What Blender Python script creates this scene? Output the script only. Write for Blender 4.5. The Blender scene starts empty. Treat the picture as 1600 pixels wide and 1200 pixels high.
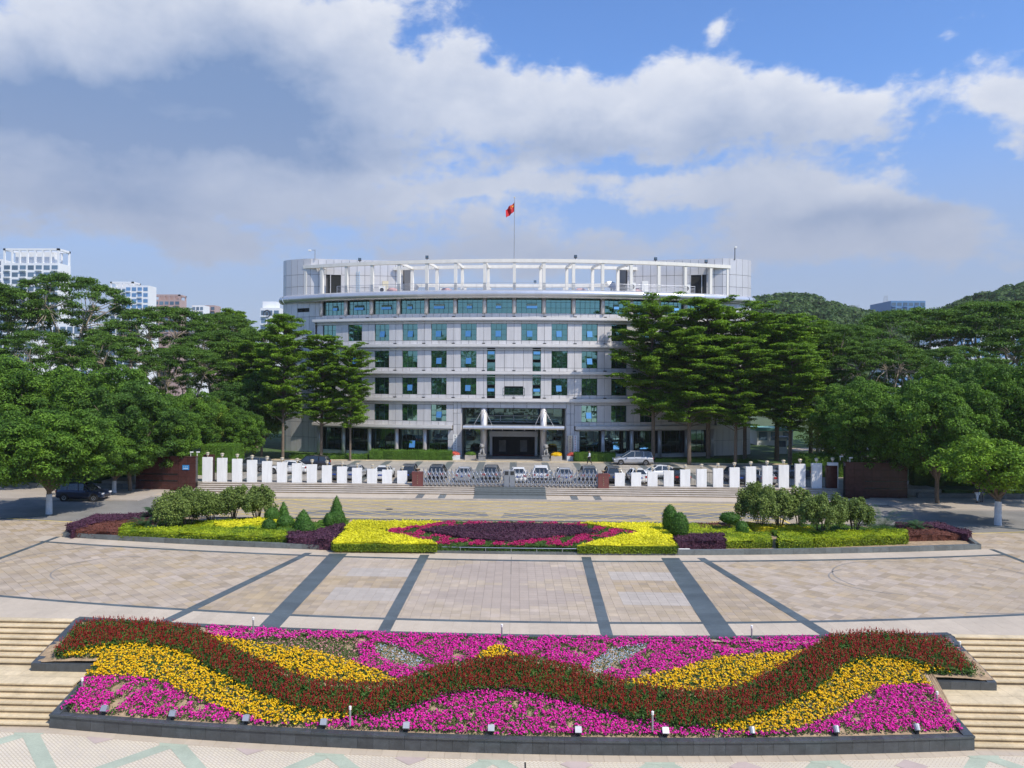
import bpy, bmesh, math, random
import numpy as np
from mathutils import Vector, Matrix

random.seed(7)
RNG = np.random.default_rng(7)
PI = math.pi
SC = bpy.context.scene
COL = SC.collection
rad = math.radians

# ------------------------------------------------------------------ camera
YAW, ROLL, CAM_H, CAM_X = rad(2.2), rad(0.3), 12.0, 0.2
FPX, CX, CY = 1200.0, 759.0, 590.4
cam_d = bpy.data.cameras.new('camera')
cam = bpy.data.objects.new('camera', cam_d)
COL.objects.link(cam)
cam_d.sensor_width = 36.0
cam_d.lens = 27.0
cam_d.shift_x = (800.0 - CX) / 1600.0
cam_d.shift_y = (CY - 600.0) / 1600.0
cam_d.clip_start = 0.5
cam_d.clip_end = 12000.0
_f = Vector((-math.sin(YAW), math.cos(YAW), 0))
_r0 = Vector((math.cos(YAW), math.sin(YAW), 0))
_u0 = Vector((0, 0, 1))
_r = _r0 * math.cos(ROLL) + _u0 * math.sin(ROLL)
_u = _u0 * math.cos(ROLL) - _r0 * math.sin(ROLL)
cam.matrix_world = Matrix((
    (_r.x, _u.x, -_f.x, CAM_X), (_r.y, _u.y, -_f.y, 0.0), (_r.z, _u.z, -_f.z, CAM_H), (0, 0, 0, 1)))
SC.camera = cam
CAM = Vector((CAM_X, 0, CAM_H))


def ray(px, py):
    return _f + _r * ((px - CX) / FPX) - _u * ((py - CY) / FPX)


def G(px, py, z=0.0):
    """survey: point of the photograph on the horizontal level z"""
    d = ray(px, py)
    p = CAM + d * ((z - CAM_H) / d.z)
    return (p.x, p.y)


def AT(px, py, y):
    """survey: point of the photograph at world depth y"""
    d = ray(px, py)
    p = CAM + d * (y / d.y)
    return (p.x, p.z)


def PROJ(X, Yv, Z):
    v = np.stack([X - CAM.x, Yv - CAM.y, Z - CAM.z], -1)
    dep = v @ np.array(_f)
    return CX + FPX * (v @ np.array(_r)) / dep, CY - FPX * (v @ np.array(_u)) / dep


# ------------------------------------------------------------------ light
SUN_DIR = Vector((0.62, -0.50, 0.98)).normalized()
sun_d = bpy.data.lights.new('sun', 'SUN')
sun_d.energy = 4.6
sun_d.angle = rad(0.53)
sun_d.color = (1.0, 0.925, 0.80)
sun = bpy.data.objects.new('sun', sun_d)
COL.objects.link(sun)
sun.rotation_euler = (-SUN_DIR).to_track_quat('-Z', 'Y').to_euler()
sun.location = (60, -50, 120)

world = bpy.data.worlds.new('World')
SC.world = world
world.use_nodes = True
WN = world.node_tree
for n in list(WN.nodes):
    WN.nodes.remove(n)


def wn(t, **k):
    n = WN.nodes.new(t)
    for a, b in k.items():
        setattr(n, a, b)
    return n


def lk(tree, a, b):
    tree.links.new(a, b)


def wmath(op, a, b=None, c=None, clamp=False):
    n = wn('ShaderNodeMath', operation=op)
    n.use_clamp = clamp
    for i, v in enumerate((a, b, c)):
        if v is None:
            continue
        if isinstance(v, (int, float)):
            n.inputs[i].default_value = v
        else:
            WN.links.new(v, n.inputs[i])
    return n.outputs[0]


def wmix(fac, a, b):
    n = wn('ShaderNodeMix', data_type='RGBA')
    for sock, v in ((n.inputs[0], fac), (n.inputs[6], a), (n.inputs[7], b)):
        if isinstance(v, (int, float)):
            sock.default_value = v
        elif isinstance(v, tuple):
            sock.default_value = (v[0], v[1], v[2], 1)
        else:
            WN.links.new(v, sock)
    return n.outputs[2]


sky = wn('ShaderNodeTexSky', sky_type='NISHITA')
sky.sun_disc = False
sky.sun_elevation = math.asin(SUN_DIR.z)
sky.sun_rotation = math.atan2(SUN_DIR.x, SUN_DIR.y)
sky.air_density = 1.0
sky.dust_density = 0.9
sky.ozone_density = 2.2
sky.altitude = 50
tc = wn('ShaderNodeTexCoord')
sep = wn('ShaderNodeSeparateXYZ')
lk(WN, tc.outputs['Generated'], sep.inputs[0])
az = wmath('ARCTAN2', sep.outputs[0], sep.outputs[1])
el = wmath('ARCSINE', sep.outputs[2])
elp = wmath('MAXIMUM', el, 0.0)
warp = wn('ShaderNodeTexNoise')
warp.inputs['Scale'].default_value = 6.0
warp.inputs['Detail'].default_value = 5.0
warp.inputs['Roughness'].default_value = 0.6
lk(WN, tc.outputs['Generated'], warp.inputs['Vector'])
wsep = wn('ShaderNodeSeparateColor')
lk(WN, warp.outputs['Color'], wsep.inputs[0])
azw = wmath('ADD', az, wmath('MULTIPLY', wmath('SUBTRACT', wsep.outputs[0], 0.5), 0.26))
elw = wmath('ADD', el, wmath('MULTIPLY', wmath('SUBTRACT', wsep.outputs[1], 0.5), 0.13))
# clouds drawn in azimuth / elevation, flattened towards the horizon
cmb = wn('ShaderNodeCombineXYZ')
lk(WN, wmath('MULTIPLY', az, 1.0), cmb.inputs[0])
lk(WN, wmath('MULTIPLY', el, 1.75), cmb.inputs[1])
cmb2 = wn('ShaderNodeCombineXYZ')
lk(WN, az, cmb2.inputs[0])
lk(WN, wmath('MULTIPLY', wmath('ADD', el, 0.045), 1.75), cmb2.inputs[1])


def noise(vec, scale, detail, rough, dist=0.0):
    n = wn('ShaderNodeTexNoise')
    n.inputs['Scale'].default_value = scale
    n.inputs['Detail'].default_value = detail
    n.inputs['Roughness'].default_value = rough
    n.inputs['Distortion'].default_value = dist
    WN.links.new(vec, n.inputs['Vector'])
    return n.outputs[0]


n_big = noise(cmb.outputs[0], 5.0, 9.0, 0.55, 0.25)
n_up = noise(cmb2.outputs[0], 5.0, 7.0, 0.55, 0.25)
n_fine = noise(cmb.outputs[0], 17.0, 7.0, 0.6, 0.4)
n_puff = noise(cmb.outputs[0], 46.0, 6.0, 0.62, 0.3)


def ang(px, py):
    d = ray(px, py).normalized()
    return math.atan2(d.x, d.y), math.asin(d.z)


def gauss(items, base):
    tot = base
    for (px, py, rx, ry, amp) in items:
        a0, e0 = ang(px, py)
        dx = wmath('MULTIPLY', wmath('SUBTRACT', azw, a0), FPX / rx)
        dy = wmath('MULTIPLY', wmath('SUBTRACT', elw, e0), FPX / ry)
        q = wmath('ADD', wmath('MULTIPLY', dx, dx), wmath('MULTIPLY', dy, dy))
        g = wmath('MULTIPLY', wmath('EXPONENT', wmath('MULTIPLY', q, -1.0)), amp)
        tot = g if isinstance(tot, float) and tot == 0 else wmath('ADD', tot, g)
    return tot


dens_b = gauss([
    (120, 50, 330, 110, .75), (430, 40, 200, 90, .75), (640, 90, 90, 80, .62), (60, 190, 330, 90, .85), (380, 170, 260, 80, .8),
    (760, 130, 110, 50, .60), (930, 165, 190, 85, .85), (1150, 185, 160, 65, .8), (1330, 210, 110, 50, .65),
    (300, 290, 330, 55, .7), (520, 235, 200, 45, .35), (830, 285, 190, 34, .62), (1230, 305, 170, 42, .8), (1440, 325, 110, 30, .5),
    (1450, 40, 100, 45, .85), (1135, 35, 46, 30, .7), (1540, 135, 75, 38, .85), (1600, 215, 60, 30, .8),
    (900, 40, 190, 50, -.65), (1290, 75, 150, 55, -.7), (1480, 230, 90, 50, -.35), (640, 385, 500, 40, .42),
    (1250, 395, 400, 38, .55), (650, 215, 90, 30, -.12), (1100, 255, 200, 22, -.2), (700, 350, 1300, 80, .30), (560, 205, 110, 26, -.30), (600, 265, 90, 24, -.25), (1060, 262, 260, 16, -.38), (340, 250, 260, 14, -.30), (760, 320, 120, 14, -.3), (1000, 335, 160, 14, -.3), (1500, 260, 160, 50, -.35), (250, 345, 400, 18, -.35)], -0.18)
dens = wmath('ADD', dens_b, wmath('MULTIPLY', wmath('SUBTRACT', n_big, 0.5), 2.3))
dens = wmath('ADD', dens, wmath('MULTIPLY', wmath('SUBTRACT', n_fine, 0.5), 0.55))
dens = wmath('ADD', dens, wmath('MULTIPLY', wmath('SUBTRACT', n_puff, 0.5), 0.55))
dens_u = wmath('ADD', dens_b, wmath('MULTIPLY', wmath('SUBTRACT', n_up, 0.5), 2.3))
mr = wn('ShaderNodeMapRange', interpolation_type='SMOOTHSTEP')
lk(WN, dens, mr.inputs[0])
mr.inputs[1].default_value = 0.04
mr.inputs[2].default_value = 0.56
mask = wmath('MULTIPLY', mr.outputs[0], 0.93)
# thick and underlit parts are greyer; upper rims are bright
dark = gauss([(100, 170, 360, 80, .60), (400, 195, 260, 60, .42), (900, 228, 200, 34, .46), (1200, 245, 220, 26, .34),
              (420, 95, 260, 50, .18), (200, 320, 340, 40, .28), (1330, 335, 220, 24, .36), (700, 400, 900, 60, .30)], 0.10)
sh = wmath('ADD', dark, wmath('MULTIPLY', wmath('SUBTRACT', dens_u, 0.30), 0.24))
sh = wmath('ADD', sh, wmath('MULTIPLY', wmath('SUBTRACT', n_fine, 0.5), -0.35), clamp=True)
sh = wmath('MULTIPLY', sh, wmath('ADD', wmath('MULTIPLY', n_big, 1.3), 0.42), clamp=True)
cloud = wmix(sh, (8.1, 8.3, 8.8), (1.85, 2.85, 4.9))
blue = wn('ShaderNodeMix', data_type='RGBA', blend_type='MULTIPLY')
blue.inputs[0].default_value = 1.0
blue.inputs[7].default_value = (1.00, 1.42, 1.98, 1)
lk(WN, sky.outputs[0], blue.inputs[6])
base = wmix(mask, blue.outputs[2], cloud)
hz = wn('ShaderNodeMapRange', interpolation_type='SMOOTHSTEP')
lk(WN, elp, hz.inputs[0])
hz.inputs[1].default_value = rad(21.0)
hz.inputs[2].default_value = rad(4.0)
final = wmix(wmath('MULTIPLY', hz.outputs[0], 0.80), base, (3.3, 3.75, 4.9))
bg = wn('ShaderNodeBackground')
bg.inputs[1].default_value = 0.10
lk(WN, final, bg.inputs[0])
wo = wn('ShaderNodeOutputWorld')
lk(WN, bg.outputs[0], wo.inputs[0])

SC.view_settings.view_transform = 'Standard'
SC.view_settings.look = 'None'
SC.view_settings.exposure = 0.12
SC.view_settings.gamma = 1.0
SC.view_settings.use_curve_mapping = False
SC.render.engine = 'CYCLES'
SC.cycles.max_bounces = 6
SC.cycles.transparent_max_bounces = 6
SC.cycles.transmission_bounces = 3
SC.cycles.glossy_bounces = 3
SC.cycles.diffuse_bounces = 3
SC.cycles.caustics_reflective = False
SC.cycles.caustics_refractive = False

# ------------------------------------------------------------------ materials
MATS = {}


def mat(name, col, rough=0.7, metal=0.0, var=0.0, nscale=0.0, namt=0.0, bump=0.0, bscale=20.0, hue=0.0,
        col2=None, spec=0.5, trans=0.0, coat=0.0, pieces=0.0, nscale2=0.0, namt2=0.0, stretch=None):
    """procedural principled material: var = brightness change from piece to piece"""
    m = bpy.data.materials.new(name)
    m.use_nodes = True
    t = m.node_tree
    b = t.nodes['Principled BSDF']
    b.inputs['Roughness'].default_value = rough
    b.inputs['Metallic'].default_value = metal
    b.inputs['Specular IOR Level'].default_value = spec
    b.inputs['Coat Weight'].default_value = coat
    cur = None

    def nn(ty, **k):
        n = t.nodes.new(ty)
        for a, v in k.items():
            setattr(n, a, v)
        return n

    def mx(fac, a, bb, blend='MIX'):
        n = nn('ShaderNodeMix', data_type='RGBA', blend_type=blend)
        for s, v in ((n.inputs[0], fac), (n.inputs[6], a), (n.inputs[7], bb)):
            if isinstance(v, (int, float)):
                s.default_value = v
            elif isinstance(v, tuple):
                s.default_value = (v[0], v[1], v[2], 1)
            else:
                t.links.new(v, s)
        return n.outputs[2]

    cur = (col[0], col[1], col[2])
    geo = nn('ShaderNodeNewGeometry')
    oi = nn('ShaderNodeObjectInfo')
    pos = geo.outputs['Position']
    if stretch:
        mp = nn('ShaderNodeMapping')
        mp.inputs['Scale'].default_value = stretch
        t.links.new(pos, mp.inputs[0])
        pos = mp.outputs[0]
    rnd = None
    if var or hue or col2:
        a = nn('ShaderNodeMath', operation='ADD')
        t.links.new(geo.outputs['Random Per Island'], a.inputs[0])
        t.links.new(oi.outputs['Random'], a.inputs[1])
        f = nn('ShaderNodeMath', operation='FRACT')
        t.links.new(a.outputs[0], f.inputs[0])
        rnd = f.outputs[0]
    if col2:
        if nscale:
            nz = nn('ShaderNodeTexNoise')
            nz.inputs['Scale'].default_value = nscale
            nz.inputs['Detail'].default_value = 4
            t.links.new(pos, nz.inputs['Vector'])
            s = nn('ShaderNodeMapRange')
            s.inputs[1].default_value = 0.35
            s.inputs[2].default_value = 0.65
            t.links.new(nz.outputs[0], s.inputs[0])
            av = nn('ShaderNodeMath', operation='MULTIPLY_ADD')
            t.links.new(rnd, av.inputs[0])
            av.inputs[1].default_value = pieces
            sb = nn('ShaderNodeMath', operation='MULTIPLY')
            t.links.new(s.outputs[0], sb.inputs[0])
            sb.inputs[1].default_value = 1 - pieces
            t.links.new(sb.outputs[0], av.inputs[2])
            cur = mx(av.outputs[0], cur, col2)
        else:
            cur = mx(rnd, cur, col2)
    if var:
        mr_ = nn('ShaderNodeMapRange')
        mr_.inputs[3].default_value = 1 - var
        mr_.inputs[4].default_value = 1 + var
        w = nn('ShaderNodeTexWhiteNoise', noise_dimensions='1D')
        t.links.new(rnd, w.inputs['W'])
        t.links.new(w.outputs['Value'], mr_.inputs[0])
        cur = mx(1.0, cur, mr_.outputs[0], 'MULTIPLY')
    for (ns, na) in ((nscale, namt), (nscale2, namt2)):
        if ns and na:
            nz = nn('ShaderNodeTexNoise')
            nz.inputs['Scale'].default_value = ns
            nz.inputs['Detail'].default_value = 6
            nz.inputs['Roughness'].default_value = 0.65
            t.links.new(pos, nz.inputs['Vector'])
            mr_ = nn('ShaderNodeMapRange')
            mr_.inputs[1].default_value = 0.3
            mr_.inputs[2].default_value = 0.7
            mr_.inputs[3].default_value = 1 - na
            mr_.inputs[4].default_value = 1 + na
            t.links.new(nz.outputs[0], mr_.inputs[0])
            cur = mx(1.0, cur, mr_.outputs[0], 'MULTIPLY')
    if isinstance(cur, tuple):
        b.inputs['Base Color'].default_value = (cur[0], cur[1], cur[2], 1)
    else:
        t.links.new(cur, b.inputs['Base Color'])
    if bump:
        nz = nn('ShaderNodeTexNoise')
        nz.inputs['Scale'].default_value = bscale
        nz.inputs['Detail'].default_value = 4
        t.links.new(geo.outputs['Position'], nz.inputs['Vector'])
        bp = nn('ShaderNodeBump')
        bp.inputs['Strength'].default_value = bump
        bp.inputs['Distance'].default_value = 0.05
        t.links.new(nz.outputs[0], bp.inputs['Height'])
        t.links.new(bp.outputs[0], b.inputs['Normal'])
    if trans:
        tr = nn('ShaderNodeBsdfTranslucent')
        if isinstance(cur, tuple):
            tr.inputs[0].default_value = (cur[0], cur[1], cur[2], 1)
        else:
            t.links.new(cur, tr.inputs[0])
        ms = nn('ShaderNodeMixShader')
        ms.inputs[0].default_value = trans
        out = t.nodes['Material Output']
        t.links.new(b.outputs[0], ms.inputs[1])
        t.links.new(tr.outputs[0], ms.inputs[2])
        t.links.new(ms.outputs[0], out.inputs[0])
    MATS[name] = m
    return m


def leaf(name, c1, c2, var=0.3, trans=0.33, rough=0.6, spec=0.25, nscale=0.25, pieces=0.6, namt=0.15):
    return mat(name, c1, rough, var=var, col2=c2, trans=trans, spec=spec, nscale=nscale, namt=namt, pieces=pieces)


M = MATS
mat('asphalt', (.20, .19, .175), .85, nscale=.35, namt=.22, nscale2=9, namt2=.12, bump=.15)
mat('asphalt_patch', (.17, .165, .165), .85, nscale=.5, namt=.15, nscale2=9, namt2=.1)
mat('road_concrete', (.34, .28, .20), .8, nscale=.3, namt=.16, nscale2=6, namt2=.1, bump=.1)
mat('yellow_paint', (.70, .52, .12), .6, nscale=3, namt=.25)
mat('joint', (.24, .205, .17), .9, nscale=2, namt=.2)
mat('slab_beige', (.46, .365, .25), .5, var=.08, col2=(.42, .345, .28), nscale=.16, pieces=.45, nscale2=.9, namt2=.12, namt=.13, spec=.4)
mat('slab_tan', (.425, .32, .19), .5, var=.14, col2=(.37, .30, .235), nscale=.35, pieces=.5, nscale2=.6, namt2=.10, spec=.4)
mat('slab_grey', (.44, .385, .33), .5, var=.05, nscale=.3, namt=.10, nscale2=2, namt2=.06, spec=.4)
mat('slab_pink', (.40, .325, .265), .5, var=.05, nscale=.3, namt=.1, spec=.4)
mat('slab_pale', (.50, .42, .325), .5, var=.05, nscale=.3, namt=.08, nscale2=2.5, namt2=.06, spec=.4)
mat('slab_dark', (.085, .105, .115), .4, var=.14, nscale=.5, namt=.25, nscale2=5, namt2=.1, spec=.5)
mat('thin_dark', (.26, .235, .21), .5, nscale=1, namt=.2)
mat('green_tile', (.39, .43, .33), .6, var=.05, nscale=1.2, namt=.12, nscale2=14, namt2=.1)
mat('pink_tile', (.48, .385, .34), .6, var=.05, nscale=1.2, namt=.1)
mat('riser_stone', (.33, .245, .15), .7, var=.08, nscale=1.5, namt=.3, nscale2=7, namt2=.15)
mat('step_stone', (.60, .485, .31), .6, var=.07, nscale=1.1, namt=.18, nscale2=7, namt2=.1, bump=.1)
mat('step_grey', (.45, .40, .345), .6, var=.07, nscale=1.1, namt=.15, nscale2=7, namt2=.08)
mat('court_stone', (.37, .335, .285), .5, var=.1, nscale=.5, namt=.18, nscale2=4, namt2=.1)
mat('granite_dark', (.06, .068, .075), .35, var=.16, nscale=3, namt=.25, nscale2=30, namt2=.2)
mat('granite_curb', (.13, .145, .145), .4, var=.16, nscale=3, namt=.2, nscale2=30, namt2=.15)
mat('granite_red', (.060, .020, .018), .25, var=.12, nscale=3, namt=.25, nscale2=25, namt2=.2)  # base tone lowered: tree shade over the end walls is in the colour
mat('granite_red_light', (.16, .055, .05), .4, var=.08, nscale=3, namt=.2, nscale2=25, namt2=.2)
mat('granite_black', (.014, .012, .013), .2, nscale=3, namt=.2)
mat('soil', (.33, .235, .145), .95, nscale=3, namt=.35, bump=.5, bscale=8)
mat('lawn', (.05, .10, .018), .95, nscale=.5, namt=.3, nscale2=6, namt2=.3, bump=.4, bscale=12)
mat('ground_far', (.07, .10, .04), .95, nscale=.01, namt=.3, nscale2=.3, namt2=.3)
mat('white_paint', (.80, .80, .79), .45, nscale=1.5, namt=.06, nscale2=.5, namt2=.07, stretch=(3, 3, .5))
mat('white_wall', (.74, .715, .66), .6, var=.03, nscale=.8, namt=.07, stretch=(2, 2, .4))
mat('cream_wall', (.62, .56, .42), .6, nscale=1, namt=.08)
mat('panel', (.655, .635, .63), .42, metal=.25, var=.06, nscale=.6, namt=.10, stretch=(3, 3, .35), spec=.5)
mat('panel_roof', (.64, .62, .62), .36, metal=.35, var=.04, nscale=.5, namt=.06, stretch=(3, 3, .35))
mat('panel_back', (.09, .09, .095), .6)
mat('ledge', (.73, .70, .67), .4, metal=.2, var=.02, nscale=1.2, namt=.10, stretch=(.6, .6, 3))
mat('tube_metal', (.62, .62, .63), .27, metal=.6, var=.035, nscale=1.5, namt=.04)
mat('steel', (.55, .56, .58), .3, metal=.85, nscale=4, namt=.05)
mat('steel_dull', (.40, .41, .43), .45, metal=.6, nscale=4, namt=.08)
mat('dark_metal', (.03, .03, .035), .4, metal=.3, nscale=5, namt=.1)
mat('mullion', (.03, .06, .055), .4, nscale=5, namt=.1)
mat('dark_room', (.012, .014, .014), .8, nscale=.7, namt=.4)
mat('interior_wall', (.16, .155, .14), .8, nscale=.7, namt=.4)
mat('red_carpet', (.10, .02, .015), .9, nscale=2, namt=.2)
mat('lion_stone', (.26, .255, .245), .7, nscale=4, namt=.25, bump=.2)
mat('tyre', (.015, .015, .015), .8, nscale=8, namt=.1)
mat('rim', (.45, .45, .46), .3, metal=.8, nscale=8, namt=.05)
mat('car_glass', (.02, .026, .03), .06, spec=.9, nscale=1, namt=.05)
for nm, c in (('car_white', (.78, .78, .77)), ('car_silver', (.42, .43, .45)), ('car_black', (.02, .02, .024)), ('car_blue', (.018, .03, .065)),
              ('car_grey', (.12, .125, .13)), ('car_red', (.25, .03, .025))):
    mat(nm, c, .3, metal=.25 if nm != 'car_white' else 0, coat=.6, nscale=2, namt=.03)
mat('red_light', (.45, .02, .015), .25, nscale=5, namt=.05)
mat('clear_light', (.75, .76, .78), .15, nscale=5, namt=.05)
mat('plate_blue', (.03, .09, .42), .4, nscale=5, namt=.05)
mat('sign_blue', (.02, .22, .55), .5, nscale=5, namt=.05)
mat('sign_white', (.78, .78, .76), .5, nscale=5, namt=.03)
mat('ink', (.03, .03, .03), .6, nscale=5, namt=.05)
mat('lamp_brass', (.60, .50, .33), .35, metal=.5, nscale=6, namt=.1)
mat('lamp_glass', (.78, .74, .64), .3, nscale=6, namt=.05)
mat('flag_red', (.55, .012, .02), .7, nscale=2, namt=.06, trans=.2)
mat('flag_yellow', (.85, .62, .03), .7, nscale=5, namt=.05)
mat('bark', (.16, .12, .085), .9, nscale=5, namt=.3, bump=.5, bscale=12)
mat('bark_pale', (.33, .27, .21), .9, nscale=4, namt=.3, bump=.4, bscale=12)
mat('whitewash', (.62, .64, .66), .8, nscale=4, namt=.1)
mat('shirt_white', (.62, .68, .75), .8, nscale=8, namt=.05)
mat('trousers_dark', (.02, .02, .026), .8, nscale=8, namt=.05)
mat('skin', (.42, .25, .17), .6, nscale=8, namt=.05)
mat('hair', (.012, .01, .01), .6, nscale=8, namt=.05)
mat('pink_tarp', (.50, .30, .30), .8, nscale=2, namt=.2)
mat('cloth_blue', (.25, .45, .65), .7, nscale=4, namt=.1)
mat('red_bloom_box', (.60, .10, .06), .7, nscale=5, namt=.3)
mat('white_pot', (.7, .72, .74), .4, nscale=5, namt=.05)
mat('far_white', (.74, .75, .77), .7, var=.03, nscale=.15, namt=.05)
mat('far_red', (.42, .30, .28), .7, nscale=.15, namt=.08)
mat('far_glass', (.10, .16, .23), .15, var=.25, spec=.8, nscale=.2, namt=.2)
mat('far_grey', (.36, .38, .42), .7, nscale=.15, namt=.08)
mat('far_blue', (.12, .25, .45), .4, nscale=.15, namt=.08)
mat('copper_roof', (.16, .36, .30), .6, nscale=.5, namt=.1)

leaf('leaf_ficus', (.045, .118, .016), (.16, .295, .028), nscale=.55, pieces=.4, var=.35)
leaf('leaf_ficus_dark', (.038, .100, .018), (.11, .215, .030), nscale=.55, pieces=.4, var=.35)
leaf('leaf_tier', (.085, .185, .016), (.23, .38, .028), nscale=.5, pieces=.5)
leaf('leaf_umbrella', (.050, .120, .018), (.14, .25, .030), nscale=.4, pieces=.45)
leaf('leaf_yellowish', (.15, .22, .03), (.24, .32, .04))
leaf('leaf_oleander', (.10, .165, .038), (.24, .31, .075))
leaf('leaf_topiary', (.045, .125, .018), (.085, .190, .028), var=.25)
leaf('leaf_hedge', (.075, .165, .018), (.13, .24, .028))
leaf('leaf_lime', (.13, .24, .016), (.44, .50, .02), var=.35, pieces=.5, nscale=.8)
leaf('leaf_yellow', (.58, .56, .018), (.82, .76, .035), var=.2, trans=.2)
leaf('leaf_yellow_side', (.055, .13, .015), (.30, .36, .02), var=.3)
leaf('leaf_purple', (.060, .022, .042), (.105, .042, .070), var=.3, trans=.15)
leaf('leaf_redbrown', (.13, .055, .040), (.22, .08, .055), var=.3)
leaf('leaf_cycad', (.028, .075, .025), (.05, .11, .035), var=.2)
leaf('leaf_hill', (.045, .095, .022), (.085, .155, .034), var=.2)
leaf('leaf_bed', (.065, .135, .022), (.085, .155, .030), var=.35)
leaf('leaf_salvia', (.045, .115, .018), (.080, .160, .026), var=.35)
leaf('bloom_magenta', (.68, .010, .31), (.86, .045, .50), var=.22, trans=.25, nscale=0)
leaf('bloom_fuchsia', (.34, .010, .075), (.50, .02, .15), var=.25, trans=.2, nscale=0)
leaf('bloom_yellow', (.80, .42, .006), (.88, .62, .012), var=.12, trans=.15, nscale=0)
leaf('bloom_red', (.21, .008, .012), (.34, .014, .014), var=.3, trans=.15, nscale=0)
leaf('bloom_blue', (.28, .42, .60), (.60, .68, .75), var=.2, trans=.15, nscale=0)
leaf('bloom_pink_faded', (.55, .18, .24), (.66, .34, .32), var=.2, trans=.15, nscale=0)


def esplanade_mat():
    """small cream mosaic tiles laid diagonally"""
    m = mat('mosaic', (.60, .53, .42), .6)
    t = m.node_tree
    b = t.nodes['Principled BSDF']
    geo = t.nodes.new('ShaderNodeNewGeometry')
    mp = t.nodes.new('ShaderNodeMapping')
    mp.inputs['Rotation'].default_value = (0, 0, rad(40))
    t.links.new(geo.outputs['Position'], mp.inputs[0])
    br = t.nodes.new('ShaderNodeTexBrick')
    br.inputs['Color1'].default_value = (.64, .56, .43, 1)
    br.inputs['Color2'].default_value = (.60, .53, .43, 1)
    br.inputs['Mortar'].default_value = (.46, .38, .27, 1)
    br.inputs['Scale'].default_value = 1.0
    br.inputs['Mortar Size'].default_value = .016
    br.inputs['Mortar Smooth'].default_value = .3
    br.inputs['Brick Width'].default_value = .24
    br.inputs['Row Height'].default_value = .11
    t.links.new(mp.outputs[0], br.inputs['Vector'])
    nz = t.nodes.new('ShaderNodeTexNoise')
    nz.inputs['Scale'].default_value = .7
    nz.inputs['Detail'].default_value = 5
    t.links.new(geo.outputs['Position'], nz.inputs['Vector'])
    r_ = t.nodes.new('ShaderNodeMapRange')
    r_.inputs[3].default_value = .88
    r_.inputs[4].default_value = 1.12
    t.links.new(nz.outputs[0], r_.inputs[0])
    mm = t.nodes.new('ShaderNodeMix')
    mm.data_type = 'RGBA'
    mm.blend_type = 'MULTIPLY'
    mm.inputs[0].default_value = 1
    t.links.new(br.outputs[0], mm.inputs[6])
    t.links.new(r_.outputs[0], mm.inputs[7])
    t.links.new(mm.outputs[2], b.inputs['Base Color'])


esplanade_mat()


def glass_mat(name, tint, refl, rough=0.02):
    """reflective coated glazing: dark tinted body under a mirror coat"""
    m = bpy.data.materials.new(name)
    m.use_nodes = True
    t = m.node_tree
    b = t.nodes['Principled BSDF']
    b.inputs['Base Color'].default_value = (*tint, 1)
    b.inputs['Roughness'].default_value = .15
    g = t.nodes.new('ShaderNodeBsdfGlossy')
    g.inputs[0].default_value = (*refl, 1)
    g.inputs[1].default_value = rough
    lw = t.nodes.new('ShaderNodeLayerWeight')
    lw.inputs[0].default_value = .35
    mr_ = t.nodes.new('ShaderNodeMapRange')
    mr_.inputs[3].default_value = .55
    mr_.inputs[4].default_value = .95
    t.links.new(lw.outputs['Facing'], mr_.inputs[0])
    nz = t.nodes.new('ShaderNodeTexNoise')
    nz.inputs['Scale'].default_value = .5
    geo = t.nodes.new('ShaderNodeNewGeometry')
    t.links.new(geo.outputs['Position'], nz.inputs['Vector'])
    bp = t.nodes.new('ShaderNodeBump')
    bp.inputs['Strength'].default_value = .06
    bp.inputs['Distance'].default_value = .05
    t.links.new(nz.outputs[0], bp.inputs['Height'])
    t.links.new(bp.outputs[0], g.inputs['Normal'])
    ms = t.nodes.new('ShaderNodeMixShader')
    t.links.new(mr_.outputs[0], ms.inputs[0])
    t.links.new(b.outputs[0], ms.inputs[1])
    t.links.new(g.outputs[0], ms.inputs[2])
    t.links.new(ms.outputs[0], t.nodes['Material Output'].inputs[0])
    MATS[name] = m


glass_mat('glass_teal', (.008, .03, .028), (.36, .68, .66))
glass_mat('glass_sash', (.02, .05, .07), (.60, .95, 1.0))
glass_mat('glass_dark', (.006, .014, .013), (.16, .27, .26))


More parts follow.
